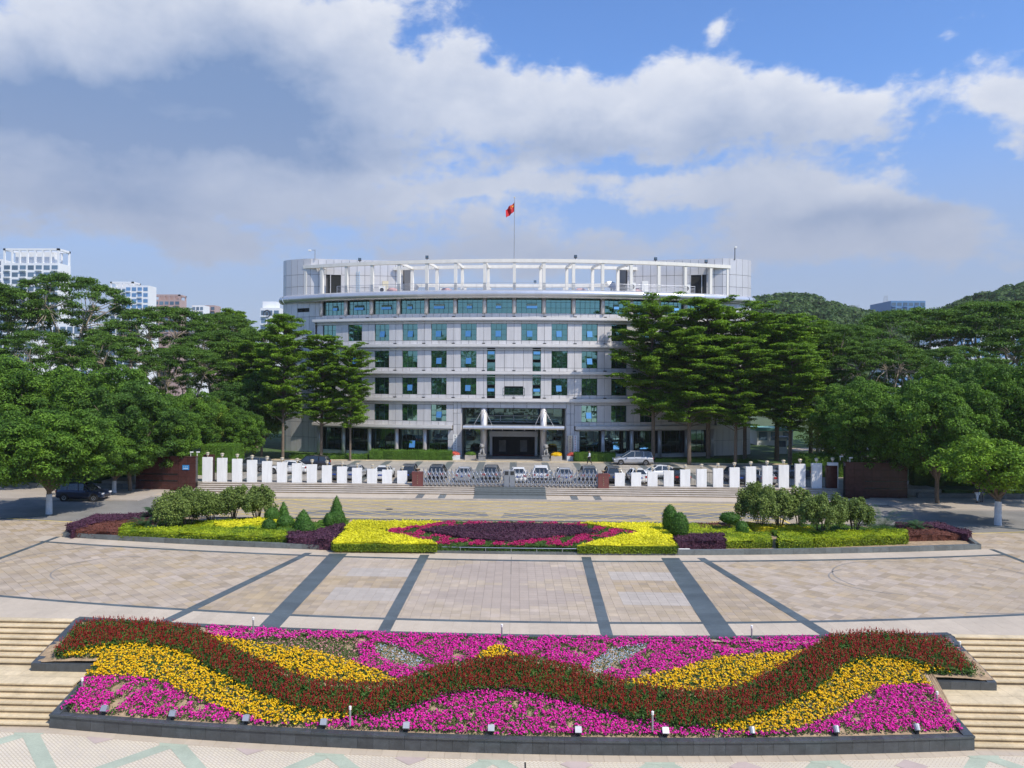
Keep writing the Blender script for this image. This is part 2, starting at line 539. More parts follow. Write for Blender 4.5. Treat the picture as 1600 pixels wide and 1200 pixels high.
# ------------------------------------------------------------------ mesh helpers
class MB:
    def __init__(s):
        s.v, s.f = [], []

    def add(s, vs, fs):
        o = len(s.v)
        s.v.extend([tuple(p) for p in vs])
        s.f.extend([tuple(i + o for i in f) for f in fs])
        return s

    def box(s, c, d, rz=0.0, ax=None):
        hx, hy, hz_ = d[0] / 2, d[1] / 2, d[2] / 2
        P = [(-hx, -hy, -hz_), (hx, -hy, -hz_), (hx, hy, -hz_), (-hx, hy, -hz_), (-hx, -hy, hz_), (hx, -hy, hz_), (hx, hy, hz_), (-hx, hy, hz_)]
        cr, sr = math.cos(rz), math.sin(rz)
        s.add([(c[0] + x * cr - y * sr, c[1] + x * sr + y * cr, c[2] + z) for x, y, z in P],
              [(0, 3, 2, 1), (4, 5, 6, 7), (0, 1, 5, 4), (1, 2, 6, 5), (2, 3, 7, 6), (3, 0, 4, 7)])
        return s

    def bbox(s, x0, x1, y0, y1, z0, z1):
        return s.box(((x0 + x1) / 2, (y0 + y1) / 2, (z0 + z1) / 2), (x1 - x0, y1 - y0, z1 - z0))

    def prism(s, poly, z0, z1, bottom=True):
        n = len(poly)
        a = sum(poly[i][0] * poly[(i + 1) % n][1] - poly[(i + 1) % n][0] * poly[i][1] for i in range(n))
        if a < 0:
            poly = poly[::-1]
        zz0 = z0 if isinstance(z0, (list, tuple)) else [z0] * n
        zz1 = z1 if isinstance(z1, (list, tuple)) else [z1] * n
        if a < 0:
            zz0, zz1 = list(zz0)[::-1], list(zz1)[::-1]
        vs = [(p[0], p[1], zz0[i]) for i, p in enumerate(poly)] + [(p[0], p[1], zz1[i]) for i, p in enumerate(poly)]
        fs = [tuple(range(n, 2 * n))]
        if bottom:
            fs.append(tuple(range(n - 1, -1, -1)))
        fs += [(i, (i + 1) % n, n + (i + 1) % n, n + i) for i in range(n)]
        return s.add(vs, fs)

    def tube(s, pts, r, n=8, caps=True):
        pts = [Vector(p) for p in pts]
        rs = r if isinstance(r, (list, tuple)) else [r] * len(pts)
        vs, fs = [], []
        up = Vector((0, 0, 1))
        prev = None
        for i, p in enumerate(pts):
            t = (pts[min(i + 1, len(pts) - 1)] - pts[max(i - 1, 0)]).normalized()
            if prev is None:
                a = t.cross(up)
                if a.length < 1e-3:
                    a = t.cross(Vector((0, 1, 0)))
                a.normalize()
            else:
                a = prev - t * prev.dot(t)
                a.normalize()
            prev = a
            b = t.cross(a)
            for k in range(n):
                w = 2 * PI * k / n
                vs.append(p + (a * math.cos(w) + b * math.sin(w)) * rs[i])
        for i in range(len(pts) - 1):
            for k in range(n):
                fs.append((i * n + k, (i + 1) * n + k, (i + 1) * n + (k + 1) % n, i * n + (k + 1) % n))
        if caps:
            fs.append(tuple(range(n)))
            fs.append(tuple(range(len(pts) * n - 1, (len(pts) - 1) * n - 1, -1)))
        return s.add(vs, fs)

    def lathe(s, prof, c=(0, 0, 0), n=12):
        vs, fs = [], []
        for (r, z) in prof:
            for k in range(n):
                w = 2 * PI * k / n
                vs.append((c[0] + r * math.cos(w), c[1] + r * math.sin(w), c[2] + z))
        m_ = len(prof)
        for i in range(m_ - 1):
            for k in range(n):
                fs.append((i * n + k, i * n + (k + 1) % n, (i + 1) * n + (k + 1) % n, (i + 1) * n + k))
        fs.append(tuple(range(n - 1, -1, -1)))
        fs.append(tuple(range((m_ - 1) * n, m_ * n)))
        return s.add(vs, fs)

    def ellips(s, c, r, n=10, m=7):
        prof = []
        vs, fs = [], []
        for i in range(m + 1):
            t = PI * i / m
            for k in range(n):
                w = 2 * PI * k / n
                vs.append((c[0] + r[0] * math.sin(t) * math.cos(w), c[1] + r[1] * math.sin(t) * math.sin(w), c[2] - r[2] * math.cos(t)))
        for i in range(m):
            for k in range(n):
                fs.append((i * n + k, i * n + (k + 1) % n, (i + 1) * n + (k + 1) % n, (i + 1) * n + k))
        return s.add(vs, fs)

    def mesh(s, name):
        me = bpy.data.meshes.new(name)
        me.from_pydata(s.v, [], s.f)
        me.update()
        return me


def tag(o, label=None, cat=None, group=None, kind=None):
    if label:
        o['label'] = label
    if cat:
        o['category'] = cat
    if group:
        o['group'] = group
    if kind:
        o['kind'] = kind
    return o


def link(name, me, m=None, parent=None, loc=None, rz=None, smooth=False):
    if isinstance(me, MB):
        me = me.mesh(name)
    if m is not None and len(me.materials) == 0:
        me.materials.append(M[m] if isinstance(m, str) else m)
    if smooth:
        me.polygons.foreach_set('use_smooth', [True] * len(me.polygons))
    o = bpy.data.objects.new(name, me)
    COL.objects.link(o)
    if parent is not None:
        o.parent = parent
    if loc is not None:
        o.location = loc
    if rz is not None:
        o.rotation_euler = (0, 0, rz)
    return o


def thing(name, label, cat, loc=(0, 0, 0), rz=0.0, group=None):
    o = bpy.data.objects.new(name, None)
    COL.objects.link(o)
    o.location = loc
    o.rotation_euler = (0, 0, rz)
    o.empty_display_size = .3
    return tag(o, label, cat, group)


def struct(name, me, m, parent=None):
    o = link(name, me, m, parent)
    if parent is None:
        o['kind'] = 'structure'
    return o


KIDS = {}


def dup(root, loc, rz=0.0, label=None, group=None, scale=None):
    """copy a thing with its parts and sub-parts (meshes shared)"""
    r = root.copy()
    COL.objects.link(r)
    r.location = loc
    r.rotation_euler = (0, 0, rz)
    if scale is not None:
        r.scale = scale
    if label:
        r['label'] = label
    if group:
        r['group'] = group
    for ch in list(root.children):
        c = ch.copy()
        COL.objects.link(c)
        c.parent = r
        for g in list(ch.children):
            d = g.copy()
            COL.objects.link(d)
            d.parent = c
    return r


def np_mesh(name, V, nv_per_face):
    """mesh of separate n-gons from an (N*k,3) array"""
    k = nv_per_face
    me = bpy.data.meshes.new(name)
    nv = len(V)
    nf = nv // k
    me.vertices.add(nv)
    me.vertices.foreach_set('co', V.astype(np.float32).ravel())
    me.loops.add(nv)
    me.loops.foreach_set('vertex_index', np.arange(nv, dtype=np.int32))
    me.polygons.add(nf)
    me.polygons.foreach_set('loop_start', np.arange(0, nv, k, dtype=np.int32))
    me.update(calc_edges=True)
    return me


def cards(P, N, size, rng=RNG, aspect=0.6):
    """leaf shaped rhombi at points P facing N; returns (4n,3)"""
    n = len(P)
    N = N / (np.linalg.norm(N, axis=1, keepdims=True) + 1e-9)
    A = rng.normal(size=(n, 3))
    A -= (A * N).sum(1, keepdims=True) * N
    A /= (np.linalg.norm(A, axis=1, keepdims=True) + 1e-9)
    B = np.cross(N, A)
    s = (size if np.ndim(size) else np.full(n, size))[:, None] * .5
    v = np.stack([P - A * s, P - B * s * aspect + N * s * .15, P + A * s, P + B * s * aspect + N * s * .15], 1)
    return v.reshape(-1, 3)


def pads_cards(pads, size, dens, rng, jitter=.55, upb=.35, lower=.25, smin=.7):
    """leaf cards on ellipsoid pads (cx,cy,cz,rx,ry,rz)"""
    out = []
    for (cx, cy, cz, rx, ry, rz) in pads:
        area = 4 * PI * ((rx * ry + rx * rz + ry * rz) / 3)
        n = max(8, int(area * dens))
        D = rng.normal(size=(n, 3))
        D /= np.linalg.norm(D, axis=1, keepdims=True)
        flip = (D[:, 2] < 0) & (rng.random(n) > lower)
        D[flip, 2] *= -1
        R = rng.uniform(smin, 1.04, size=(n, 1))
        P = np.array([cx, cy, cz]) + D * np.array([rx, ry, rz]) * R
        Nn = D / np.array([rx, ry, rz]) * min(rx, ry, rz) + np.array([0, 0, upb]) + rng.normal(size=(n, 3)) * jitter
        out.append(cards(P, Nn, rng.uniform(.7, 1.3, n) * size, rng))
    return np.concatenate(out)


def surf_cards(mb, size, dens, rng=RNG, jitter=.45, out=0.03, rough=.04, only=None):
    """leaf cards all over the faces of a builder mesh"""
    tris = []
    V = np.array(mb.v)
    for f in mb.f:
        for i in range(1, len(f) - 1):
            tris.append((f[0], f[i], f[i + 1]))
    T = np.array(tris)
    a, b, c = V[T[:, 0]], V[T[:, 1]], V[T[:, 2]]
    cr = np.cross(b - a, c - a)
    ar = np.linalg.norm(cr, axis=1) * .5
    nr = cr / (2 * ar[:, None] + 1e-9)
    keep = (nr[:, 2] > -.6) & (ar > 1e-6)
    if only is not None:
        keep &= only(nr)
    a, b, c, ar, nr = a[keep], b[keep], c[keep], ar[keep], nr[keep]
    n = int(ar.sum() * dens)
    idx = rng.choice(len(ar), size=n, p=ar / ar.sum())
    u, v = rng.random((n, 1)), rng.random((n, 1))
    fl = (u + v) > 1
    u, v = np.where(fl, 1 - u, u), np.where(fl, 1 - v, v)
    P = a[idx] + (b[idx] - a[idx]) * u + (c[idx] - a[idx]) * v
    N = nr[idx]
    P = P + N * (out + rng.normal(size=(n, 1)) * rough)
    return cards(P, N + rng.normal(size=(n, 3)) * jitter, rng.uniform(.7, 1.3, n) * size, rng)


def join_cards(name, V4, core=None):
    """mesh of cards plus an optional solid core"""
    if core is None:
        return np_mesh(name, V4, 4)
    me = bpy.data.meshes.new(name)
    nc = len(core.v)
    n4 = len(V4)
    co = np.concatenate([np.array(core.v), V4])
    me.vertices.add(len(co))
    me.vertices.foreach_set('co', co.astype(np.float32).ravel())
    loops, starts = [], []
    for f in core.f:
        starts.append(len(loops))
        loops.extend(f)
    lo = np.concatenate([np.array(loops, dtype=np.int32), np.arange(nc, nc + n4, dtype=np.int32)])
    st = np.concatenate([np.array(starts, dtype=np.int32), np.arange(len(loops), len(loops) + n4, 4, dtype=np.int32)])
    me.loops.add(len(lo))
    me.loops.foreach_set('vertex_index', lo)
    me.polygons.add(len(st))
    me.polygons.foreach_set('loop_start', st)
    me.update(calc_edges=True)
    return me


def in_poly(px, py, poly):
    inside = np.zeros(len(px), bool)
    n = len(poly)
    j = n - 1
    for i in range(n):
        xi, yi = poly[i]
        xj, yj = poly[j]
        cond = ((yi > py) != (yj > py)) & (px < (xj - xi) * (py - yi) / (yj - yi + 1e-12) + xi)
        inside ^= cond
        j = i
    return inside


ORD = ['first', 'second', 'third', 'fourth', 'fifth', 'sixth', 'seventh', 'eighth', 'ninth', 'tenth', 'eleventh', 'twelfth', 'thirteenth',
       'fourteenth', 'fifteenth', 'sixteenth']

#@@STRUCT
# ------------------------------------------------------------------ ground and paving
def sheet(x0, x1, y0, y1, z):
    return MB().add([(x0, y0, z), (x1, y0, z), (x1, y1, z), (x0, y1, z)], [(0, 1, 2, 3)])


def y_bed(x):
    return 35.7 + 1.4 * (x / 21.0) ** 2


def y_strip(x):
    return 37.8 + 2.75 * (x / 27.0) ** 2


def y_plant(x):
    return 52.3 + 3.5 * (x / 33.0) ** 2


# lower esplanade, upper ground
struct('esplanade', sheet(-140, 140, -400, 36.0, -2.3), 'mosaic')
g = MB()
g.add([(-1500, 37.0, -.03), (1500, 37.0, -.03), (3800, 3900, -.03), (-3800, 3900, -.03)], [(0, 1, 2, 3)])
g.add([(-140, 37.0, -.03), (-140, 36.9, -2.35), (140, 36.9, -2.35), (140, 37.0, -.03)], [(0, 1, 2, 3)])
struct('ground', g, 'ground_far')
struct('verge', sheet(-140, 140, -2.0, 27.0, -2.32), 'soil')


def clip_half(poly, a, b, c):
    """keep a*x+b*y<=c"""
    out = []
    n = len(poly)
    for i in range(n):
        p, q = poly[i], poly[(i + 1) % n]
        dp, dq = a * p[0] + b * p[1] - c, a * q[0] + b * q[1] - c
        if dp <= 0:
            out.append(p)
        if (dp < 0 < dq) or (dq < 0 < dp):
            t = dp / (dp - dq)
            out.append((p[0] + (q[0] - p[0]) * t, p[1] + (q[1] - p[1]) * t))
    return out


def clip_convex(poly, region):
    n = len(region)
    for i in range(n):
        p, q = region[i], region[(i + 1) % n]
        a, b = q[1] - p[1], -(q[0] - p[0])
        poly = clip_half(poly, a, b, a * p[0] + b * p[1])
        if len(poly) < 3:
            return []
    return poly


def area(poly):
    return abs(sum(poly[i][0] * poly[(i + 1) % len(poly)][1] - poly[(i + 1) % len(poly)][0] * poly[i][1] for i in range(len(poly)))) / 2


plaza = struct('plaza', MB().add([(-46, 37.13, -.022), (-21.5, 37.13, -.022)] + [(-21.4 + 42.2 * i / 40, min(37.13, y_bed(-21.4 + 42.2 * i / 40) - .05), -.022) for i in range(41)] + [(20.9, 37.13, -.022), (46, 37.13, -.022), (46, 62.5, -.022), (-46, 62.5, -.022)], [tuple(range(47))]), 'joint')
S_CELLS = []


def pave(region, sx, sy, ang_, gap, choose, z0=-.02, z1=0.0, origin=(0, 0)):
    """slabs of a running grid clipped to a convex region (counter-clockwise)"""
    ca, sa = math.cos(ang_), math.sin(ang_)
    loc = [((p[0] - origin[0]) * ca + (p[1] - origin[1]) * sa, -(p[0] - origin[0]) * sa + (p[1] - origin[1]) * ca) for p in region]
    u0, u1 = min(p[0] for p in loc), max(p[0] for p in loc)
    v0, v1 = min(p[1] for p in loc), max(p[1] for p in loc)
    for i in range(math.floor(u0 / sx), math.ceil(u1 / sx)):
        for j in range(math.floor(v0 / sy), math.ceil(v1 / sy)):
            c = [(i * sx + gap, j * sy + gap), ((i + 1) * sx - gap, j * sy + gap), ((i + 1) * sx - gap, (j + 1) * sy - gap), (i * sx + gap, (j + 1) * sy - gap)]
            w = [(p[0] * ca - p[1] * sa + origin[0], p[0] * sa + p[1] * ca + origin[1]) for p in c]
            w = clip_convex(w, region)
            if len(w) < 3 or area(w) < sx * sy * .12:
                continue
            cx_ = sum(p[0] for p in w) / len(w)
            cy_ = sum(p[1] for p in w) / len(w)
            S_CELLS.append((w, choose(cx_, cy_), z0 + .0, z1 + random.uniform(-.0015, .0005), cx_, cy_))


def col_center(x, y):
    # pink lozenges set into the central field, grey bands between the dark strips
    def loz(cx_, cy_, rx, ry):
        return abs(x - cx_) / rx + abs(y - cy_) / ry < 1
    if abs(x) < 6.0:
        if loz(-.2, 47.6, 5.6, 3.1) or loz(-.2, 42.3, 5.2, 2.7):
            return 'slab_pink'
        return 'slab_beige'
    if abs(x) < 10.2:
        if 40.9 < y < 43.4 or 46.2 < y < 48.0:
            return 'slab_grey'
        return 'slab_tan' if 43.4 <= y < 46.2 else 'slab_beige'
    return 'slab_tan' if y < 46 else 'slab_beige'


LL = lambda y: -13.85 - .205 * (51.8 - y)
RR = lambda y: 12.6 + .150 * (52.0 - y)
pave([(LL(35.5), 35.5), (RR(35.5), 35.5), (RR(57), 57), (LL(57), 57)], .50, .50, 0, .005, col_center)


def col_side(x, y):
    u, v = (x + y) * .7071, (y - x) * .7071
    k = (math.floor(u / 1.5) + math.floor(v / 1.5)) % 2
    r = math.hypot(abs(x) - 25.5, (y - 46.8) * 1.0)
    return 'slab_tan' if (k == 0 and random.random() < .85) else 'slab_beige'


for sgn in (-1, 1):
    EE = RR if sgn > 0 else LL
    reg = [(EE(37.12), 37.12), (sgn * 46, 37.12), (sgn * 46, 62), (sgn * 35, 62), (EE(57), 57)]
    if sgn < 0:
        reg = reg[::-1]
    pave(reg, .50, .50, rad(45), .005, col_side)

S_CELLS.sort(key=lambda c: -area(c[0]) / (c[5] ** 2) if abs(c[4]) < 26 and c[5] > 38.2 else 0)
for idx, (w, mname, z0, z1, cx_, cy_) in enumerate(S_CELLS[:300]):
    mb = MB().prism([(p[0] - cx_, p[1] - cy_) for p in w], z0, z1, bottom=False)
    link('paving_slab', mb, mname, plaza, (cx_, cy_, 0))
rest = {}
for (w, mname, z0, z1, cx_, cy_) in S_CELLS[300:]:
    rest.setdefault(mname, MB()).prism(w, z0, z1, bottom=False)
for k, mb in rest.items():
    tag(link('paving_slabs', mb, k, plaza), kind='stuff')


def ribbon(pts_a, pts_b, z, n_per=1, gap=.006):
    """slabs between two polylines"""
    mb = MB()
    for i in range(len(pts_a) - 1):
        a0, a1, b0, b1 = [Vector((*p, 0)) for p in (pts_a[i], pts_a[i + 1], pts_b[i], pts_b[i + 1])]
        la = max((a1 - a0).length, .01)
        for k in range(n_per):
            t0, t1 = k / n_per + gap / la / 2, (k + 1) / n_per - gap / la / 2
            q = [a0.lerp(a1, t0), a0.lerp(a1, t1), b0.lerp(b1, t1), b0.lerp(b1, t0)]
            mb.prism([(p.x, p.y) for p in q], z - .014, z, bottom=False)
    return mb


XS = [-46 + 92 * i / 100 for i in range(101)]
# pale border of big slabs in front of the thin dark line
pa = [(x, max(y_bed(x) if -21.4 < x < 20.85 else 37.12, 35.7)) for x in XS]
pb = [(x, y_strip(x) - .12) for x in XS]
tag(link('border_slabs', ribbon(pa, pb, .005), 'slab_pale', plaza), kind='stuff')
pa = [(x, y_plant(x) - 1.55) for x in XS if abs(x) < 35]
pb = [(x, y_plant(x) - .02) for x in XS if abs(x) < 35]
tag(link('border_slabs', ribbon(pa, pb, .004), 'slab_pale', plaza), kind='stuff')
tag(link('dark_line_slabs', ribbon([(x, y_strip(x) - .14) for x in XS], [(x, y_strip(x) + .16) for x in XS], .009), 'slab_dark', plaza), kind='stuff')
XB = [x for x in XS if abs(x) < 34.3]
tag(link('dark_line_slabs', ribbon([(x, y_plant(x) - 1.95) for x in XB], [(x, y_plant(x) - 1.60) for x in XB], .009), 'slab_dark', plaza), kind='stuff')
for (t0, t1, b0, b1, n) in (((515, 865), (543, 865), (401, 982.5), (434.5, 982.5), 26), ((656.6, 867), (671, 867), (589, 987.6), (609, 987.6), 26),
                            ((908.5, 870.5), (923, 870.5), (938.6, 992.6), (957.5, 992.6), 26), ((1033, 872), (1061, 872), (1109.5, 993), (1150, 993), 26),
                            ((476.5, 864), (488, 864), (251, 969), (270, 969), 26), ((1089, 872), (1101, 872), (1281, 990.5), (1301, 990.5), 26)):
    A = [G(*t0), G(*b0)]
    B = [G(*t1), G(*b1)]
    A[1] = (A[1][0], y_bed(A[1][0]) + .05)
    B[1] = (B[1][0], y_bed(B[1][0]) + .05)
    tag(link('dark_band_slabs', ribbon(A, B, .014, n), 'slab_dark', plaza), kind='stuff')
for sgn in (-1, 1):
    a, b = (sgn * 33.9, 55.9), (sgn * 33.2, 37.2)
    tag(link('dark_line_slabs', ribbon([a, b], [(a[0] + .35, a[1]), (b[0] + .35, b[1])], .014, 20), 'slab_dark', plaza), kind='stuff')
    a, b = (sgn * 39.2, 64.5), (sgn * 46.0, 61.0)
    tag(link('dark_line_slabs', ribbon([a, b], [(a[0], a[1] + .35), (b[0], b[1] + .35)], .014, 8), 'slab_dark', plaza), kind='stuff')
# inlaid thin rings
mb = MB()
for cx_, cy_, r, a0, a1 in ((24.8, 47.2, 7.2, -100, 60), (24.8, 47.2, 5.0, 80, 200), (22.5, 46.8, 3.2, 120, 260), (-26.5, 47.5, 6.2, 60, 190), (-24.5, 46.8, 3.6, 90, 230)):
    n = 40
    for i in range(n):
        w0, w1 = rad(a0 + (a1 - a0) * i / n), rad(a0 + (a1 - a0) * (i + 1) / n)
        p = lambda w, q: (cx_ + q * math.cos(w), cy_ + q * math.sin(w) * .92, .006)
        mb.add([p(w0, r), p(w0, r + .09), p(w1, r + .09), p(w1, r)], [(0, 1, 2, 3)])
link('inlaid_ring', mb, 'thin_dark', plaza)
link('drain_slot', sheet(-.03, .03, 47.0, 51.5, .005), 'joint', plaza)

# esplanade inlay: green zigzag bands and pink lozenges
bands, pinks = MB(), MB()
zb_ = -2.296
YP = 28.25
for k in range(-6, 7):
    xp = -.55 + 6.2 * k
    YP = (29.25 + 1.15 * (xp / 18.0) ** 2 if abs(xp) < 18.6 else 30.45) - .62
    for sg in (-1, 1):
        for j in range(5):
            y0, y1 = YP - j * 3.3, YP - (j + 1) * 3.3
            sx_ = sg if j % 2 == 0 else -sg
            xa, xb_ = xp + (0 if j % 2 == 0 else -sx_ * 3.1), xp + (sx_ * 3.1 if j % 2 == 0 else 0)
            bands.add([(xa - .38, y0 + .2, zb_ + .002 * (sg + 1)), (xb_ - .38, y1, zb_ + .002 * (sg + 1)), (xb_ + .38, y1, zb_ + .002 * (sg + 1)), (xa + .38, y0 + .2, zb_ + .002 * (sg + 1))], [(0, 1, 2, 3)])
    bands.add([(xp - .75, YP + .42, zb_ + .006), (xp - .5, YP - .05, zb_ + .006), (xp + .5, YP - .05, zb_ + .006), (xp + .75, YP + .42, zb_ + .006)], [(0, 1, 2, 3)])
    q = xp + 3.1
    pinks.add([(q - .62, YP - .1, zb_ + .008), (q, YP - .6, zb_ + .008), (q + .62, YP - .1, zb_ + .008), (q, YP + .4, zb_ + .008)], [(0, 1, 2, 3)])
struct('inlaid_green_band', bands, 'green_tile')
struct('inlaid_pink_lozenge', pinks, 'pink_tile')
mb = MB()
for i in range(120):
    x0, x1 = -36 + .6 * i, -36 + .6 * (i + 1)
    f = lambda x: 29.15 + 1.25 * (x / 18.0) ** 2 if abs(x) < 18.6 else 30.42
    mb.prism([(x0 + .005, f(x0) - .42), (x1 - .005, f(x1) - .42), (x1 - .005, f(x1) + .3), (x0 + .005, f(x0) + .3)], -2.31, -2.285, bottom=False)
tag(struct('border_strip', mb, 'slab_pale'))
link('drain_slot', sheet(.62, .67, 26.0, 28.6, -2.284), 'dark_metal')['kind'] = 'structure'

# stairs either side of the flower bed, every step a slab of stone blocks
for sgn, side in ((-1, 'left'), (1, 'right')):
    st = struct('stairs_' + side, MB().bbox(min(sgn * 20.7, sgn * 62), max(sgn * 20.7, sgn * 62), 30.9, 37.1, -2.6, -2.299), 'step_stone')
    XU, XL = (21.42, 18.62) if sgn < 0 else (20.82, 18.02)
    for fl, (ya, yb, za, zb2, n, xin) in enumerate(((34.15, 37.1, -1.2, 0.0, 8, XU), (30.45, 32.4, -2.3, -1.2, 7, XL))):
        for i in range(n):
            y0 = ya + (yb - ya) * i / n
            z1 = za + (zb2 - za) * (i + 1) / n
            y1 = (37.12 if fl == 0 else 32.9) if i == n - 1 else y0 + (yb - ya) / n + .06
            mb = MB()
            x = xin
            while x < 60:
                L = random.uniform(.9, 1.3)
                mb.bbox(min(sgn * (x + .004), sgn * (x + L - .004)), max(sgn * (x + .004), sgn * (x + L - .004)), y0, y1, z1 - .055, z1 - .0)
                x += L
            link('step', mb, 'step_stone', st)
            # the riser stands back under the nosing
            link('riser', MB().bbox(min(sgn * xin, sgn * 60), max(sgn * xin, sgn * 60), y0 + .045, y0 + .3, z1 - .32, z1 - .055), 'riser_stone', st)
    mb = MB()
    x = XL
    while x < 60:
        for (ya, yb) in ((32.92, 33.5), (33.51, 34.14)):
            mb.bbox(min(sgn * (x + .006), sgn * (x + 1.0)), max(sgn * (x + .006), sgn * (x + 1.0)), ya, yb, -1.6, -1.201)
        x += 1.006
    tag(link('landing_slabs', mb, 'step_stone', st), kind='stuff')

# road, box marking
struct('road', sheet(-600, 600, 56.4, 75.2, -.018), 'asphalt')
struct('road_concrete', sheet(-31, 29, 60.5, 75.15, -.006), 'road_concrete')
mb = MB()
for (x0, x1, y0, y1) in ((-19, -2, 66.3, 68.6), (-1, 12, 65.9, 68.3), (13, 24, 66.5, 69.5), (-27, -16, 62.5, 64.4)):
    mb.add([(x0, y0, -.002), (x1, y0 + .1, -.002), (x1 - .4, y1, -.002), (x0 + .3, y1, -.002)], [(0, 1, 2, 3)])
struct('road_patch', mb, 'asphalt_patch')
mb = MB()
X0, X1, Y0, Y1 = -26.0, 23.0, 62.3, 74.3
for k in range(-14, 60):
    for sg in (1, -1):
        c = X0 + k * 2.6
        reg = [(X0, Y0), (X1, Y0), (X1, Y1), (X0, Y1)]
        L = 13.5
        xs = c if sg > 0 else c
        q = [(xs, Y0), (xs + .17, Y0), (xs + .17 + sg * L * 1.35, Y0 + L), (xs + sg * L * 1.35, Y0 + L)]
        q = clip_convex(q, reg)
        if len(q) > 2:
            z = .002 if sg > 0 else .006
            mb.add([(p[0], p[1], z) for p in q], [tuple(range(len(q)))])
for (x0, x1, y0, y1) in ((X0, X1, Y0 - .2, Y0), (X0, X1, Y1, Y1 + .2), (X0 - .2, X0, Y0, Y1), (X1, X1 + .2, Y0, Y1)):
    mb.add([(x0, y0, .004), (x1, y0, .004), (x1, y1, .004), (x0, y1, .004)], [(0, 1, 2, 3)])
struct('road_box_marking', mb, 'yellow_paint')
mb = MB()
for sg in (-1, 1):
    mb.add([(sg * 31, 60.6, .002), (sg * 60, 66.2, .002), (sg * 60, 66.35, .002), (sg * 31, 60.75, .002)], [(0, 1, 2, 3)])
struct('road_line_marking', mb, 'yellow_paint')
struct('manhole_cover', MB().lathe([(.35, 0), (.35, .008)], (-11.2, 69.5, -.001), 16), 'dark_metal')

# pavement, steps, forecourt
pv = struct('pavement', MB().bbox(-36, 36, 75.35, 78.3, -.03, .10), 'slab_pale')
mb = MB()
for i in range(60):
    mb.bbox(-36 + 1.2 * i + .006, -36 + 1.2 * (i + 1) - .006, 75.17, 75.34, -.03, .125)
tag(link('kerb_stones', mb, 'step_grey', pv), kind='stuff')
far_pv = struct('far_pavement', MB().bbox(-140, -36.02, 72.5, 80, -.03, .10).bbox(36.02, 140, 72.5, 80, -.03, .10), 'slab_grey')
fs = struct('forecourt_steps', MB().bbox(-33.0, 33.0, 78.2, 80.7, -.03, .098), 'step_grey')
for i in range(5):
    mb = MB()
    y0 = 77.95 + .56 * i
    z1 = .10 + .13 * (i + 1)
    x = -33.1 + .05 * i
    while x < 33:
        L = random.uniform(1.1, 1.7)
        mb.bbox(x + .004, min(x + L, 33.1) - .004, y0, y0 + .62 if i < 4 else 81.5, z1 - .05, z1)
        x += L
    link('step', mb, 'step_grey', fs)
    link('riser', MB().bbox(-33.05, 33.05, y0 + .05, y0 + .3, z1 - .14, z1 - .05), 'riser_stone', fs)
# dark stone ramp in the middle of the steps and the dark cross strips
mb = MB()
x0, x1 = G(742, 765, .5)[0], G(852, 765, .5)[0]
for i in range(9):
    y0 = 75.4 + .5 * i
    z1 = .11 + (.76 - .11) * max(0, (i - 4)) / 4.5 if i > 4 else .11
    mb.bbox(x0, x1, y0, y0 + .48, -.03 if i < 5 else .1, max(z1, .11) + .012)
link('ramp_slab', mb, 'granite_curb', fs)
for px in (660, 694, 894, 929):
    xa = (px - 801) / 1200 * 79
    link('dark_strip_stone', MB().bbox(xa - .35, xa + .35, 75.36, 77.93, .0, .108), 'granite_curb', fs)
CZ = .75
ct = struct('forecourt', MB().add([(-44, 80.6, CZ), (44, 80.6, CZ), (60, 140, CZ), (-60, 140, CZ), (-44, 80.6, -.2), (44, 80.6, -.2)], [(0, 1, 2, 3), (4, 5, 1, 0)]), 'court_stone')
S_CELLS = []
pave([(-44, 80.7), (44, 80.7), (44, 104), (-44, 104)], 1.25, 1.25, 0, .02, lambda x, y: 'court_stone', CZ, CZ + .008)
mb = MB()
for c in S_CELLS:
    mb.prism(c[0], CZ, CZ + .01, bottom=False)
tag(link('court_slabs', mb, 'court_stone', ct), kind='stuff')
for k in range(-7, 8):
    mb = MB()
    xx = 4.16 * k
    mb.add([(xx - .45, 82, CZ + .014), (xx + .45, 82, CZ + .014), (xx * 1.0 + .45, 103.2, CZ + .014), (xx - .45, 103.2, CZ + .014)], [(0, 1, 2, 3)])
    link('dark_strip_stone', mb, 'granite_curb', ct)
mb = MB()
for i in range(50):
    mb.bbox(-42 + 1.7 * i + .01, -42 + 1.7 * (i + 1) - .01, 102.6, 102.8, CZ, CZ + .14)
tag(link('kerb_stones', mb, 'step_stone', ct), kind='stuff')
lw = MB()
for (x0, x1, y0, y1) in ((-44, -18, 102.85, 140), (18, 44, 102.85, 140), (-90, -44.1, 80.2, 175), (44.1, 130, 80.2, 175)):
    lw.bbox(x0, x1, y0, y1, -.1, CZ + .03 + (.01 if abs(x0) < 50 else 0))
struct('lawn', lw, 'lawn')
mb = MB()
for (pts) in ([(47, 100), (52, 112), (75, 118), (100, 120), (100, 124), (72, 122), (49, 117), (43, 103)], [(44, 122), (70, 128), (110, 128), (110, 131), (68, 132), (44, 127)],
              [(60, 86), (66, 98), (78, 106), (82, 104), (71, 95), (66, 86)]):
    mb.prism(pts, CZ, CZ + .06, bottom=False)
struct('park_path', mb, 'slab_beige')
# ------------------------------------------------------------------ the office building
BY = 107.0
YC = BY + 84.0
BA = 0.0504


def arc(r, a):
    return (r * math.sin(a), YC - r * math.cos(a))


def zz(py, y=BY):
    return CAM_H + (CY - py) * y / 1200.0


office = thing('office_building', 'grey panelled six storey office building with curved front, teal windows and white roof pergola', 'building', (0, BY, CZ))
OI = Matrix.Translation((0, -BY, -CZ))


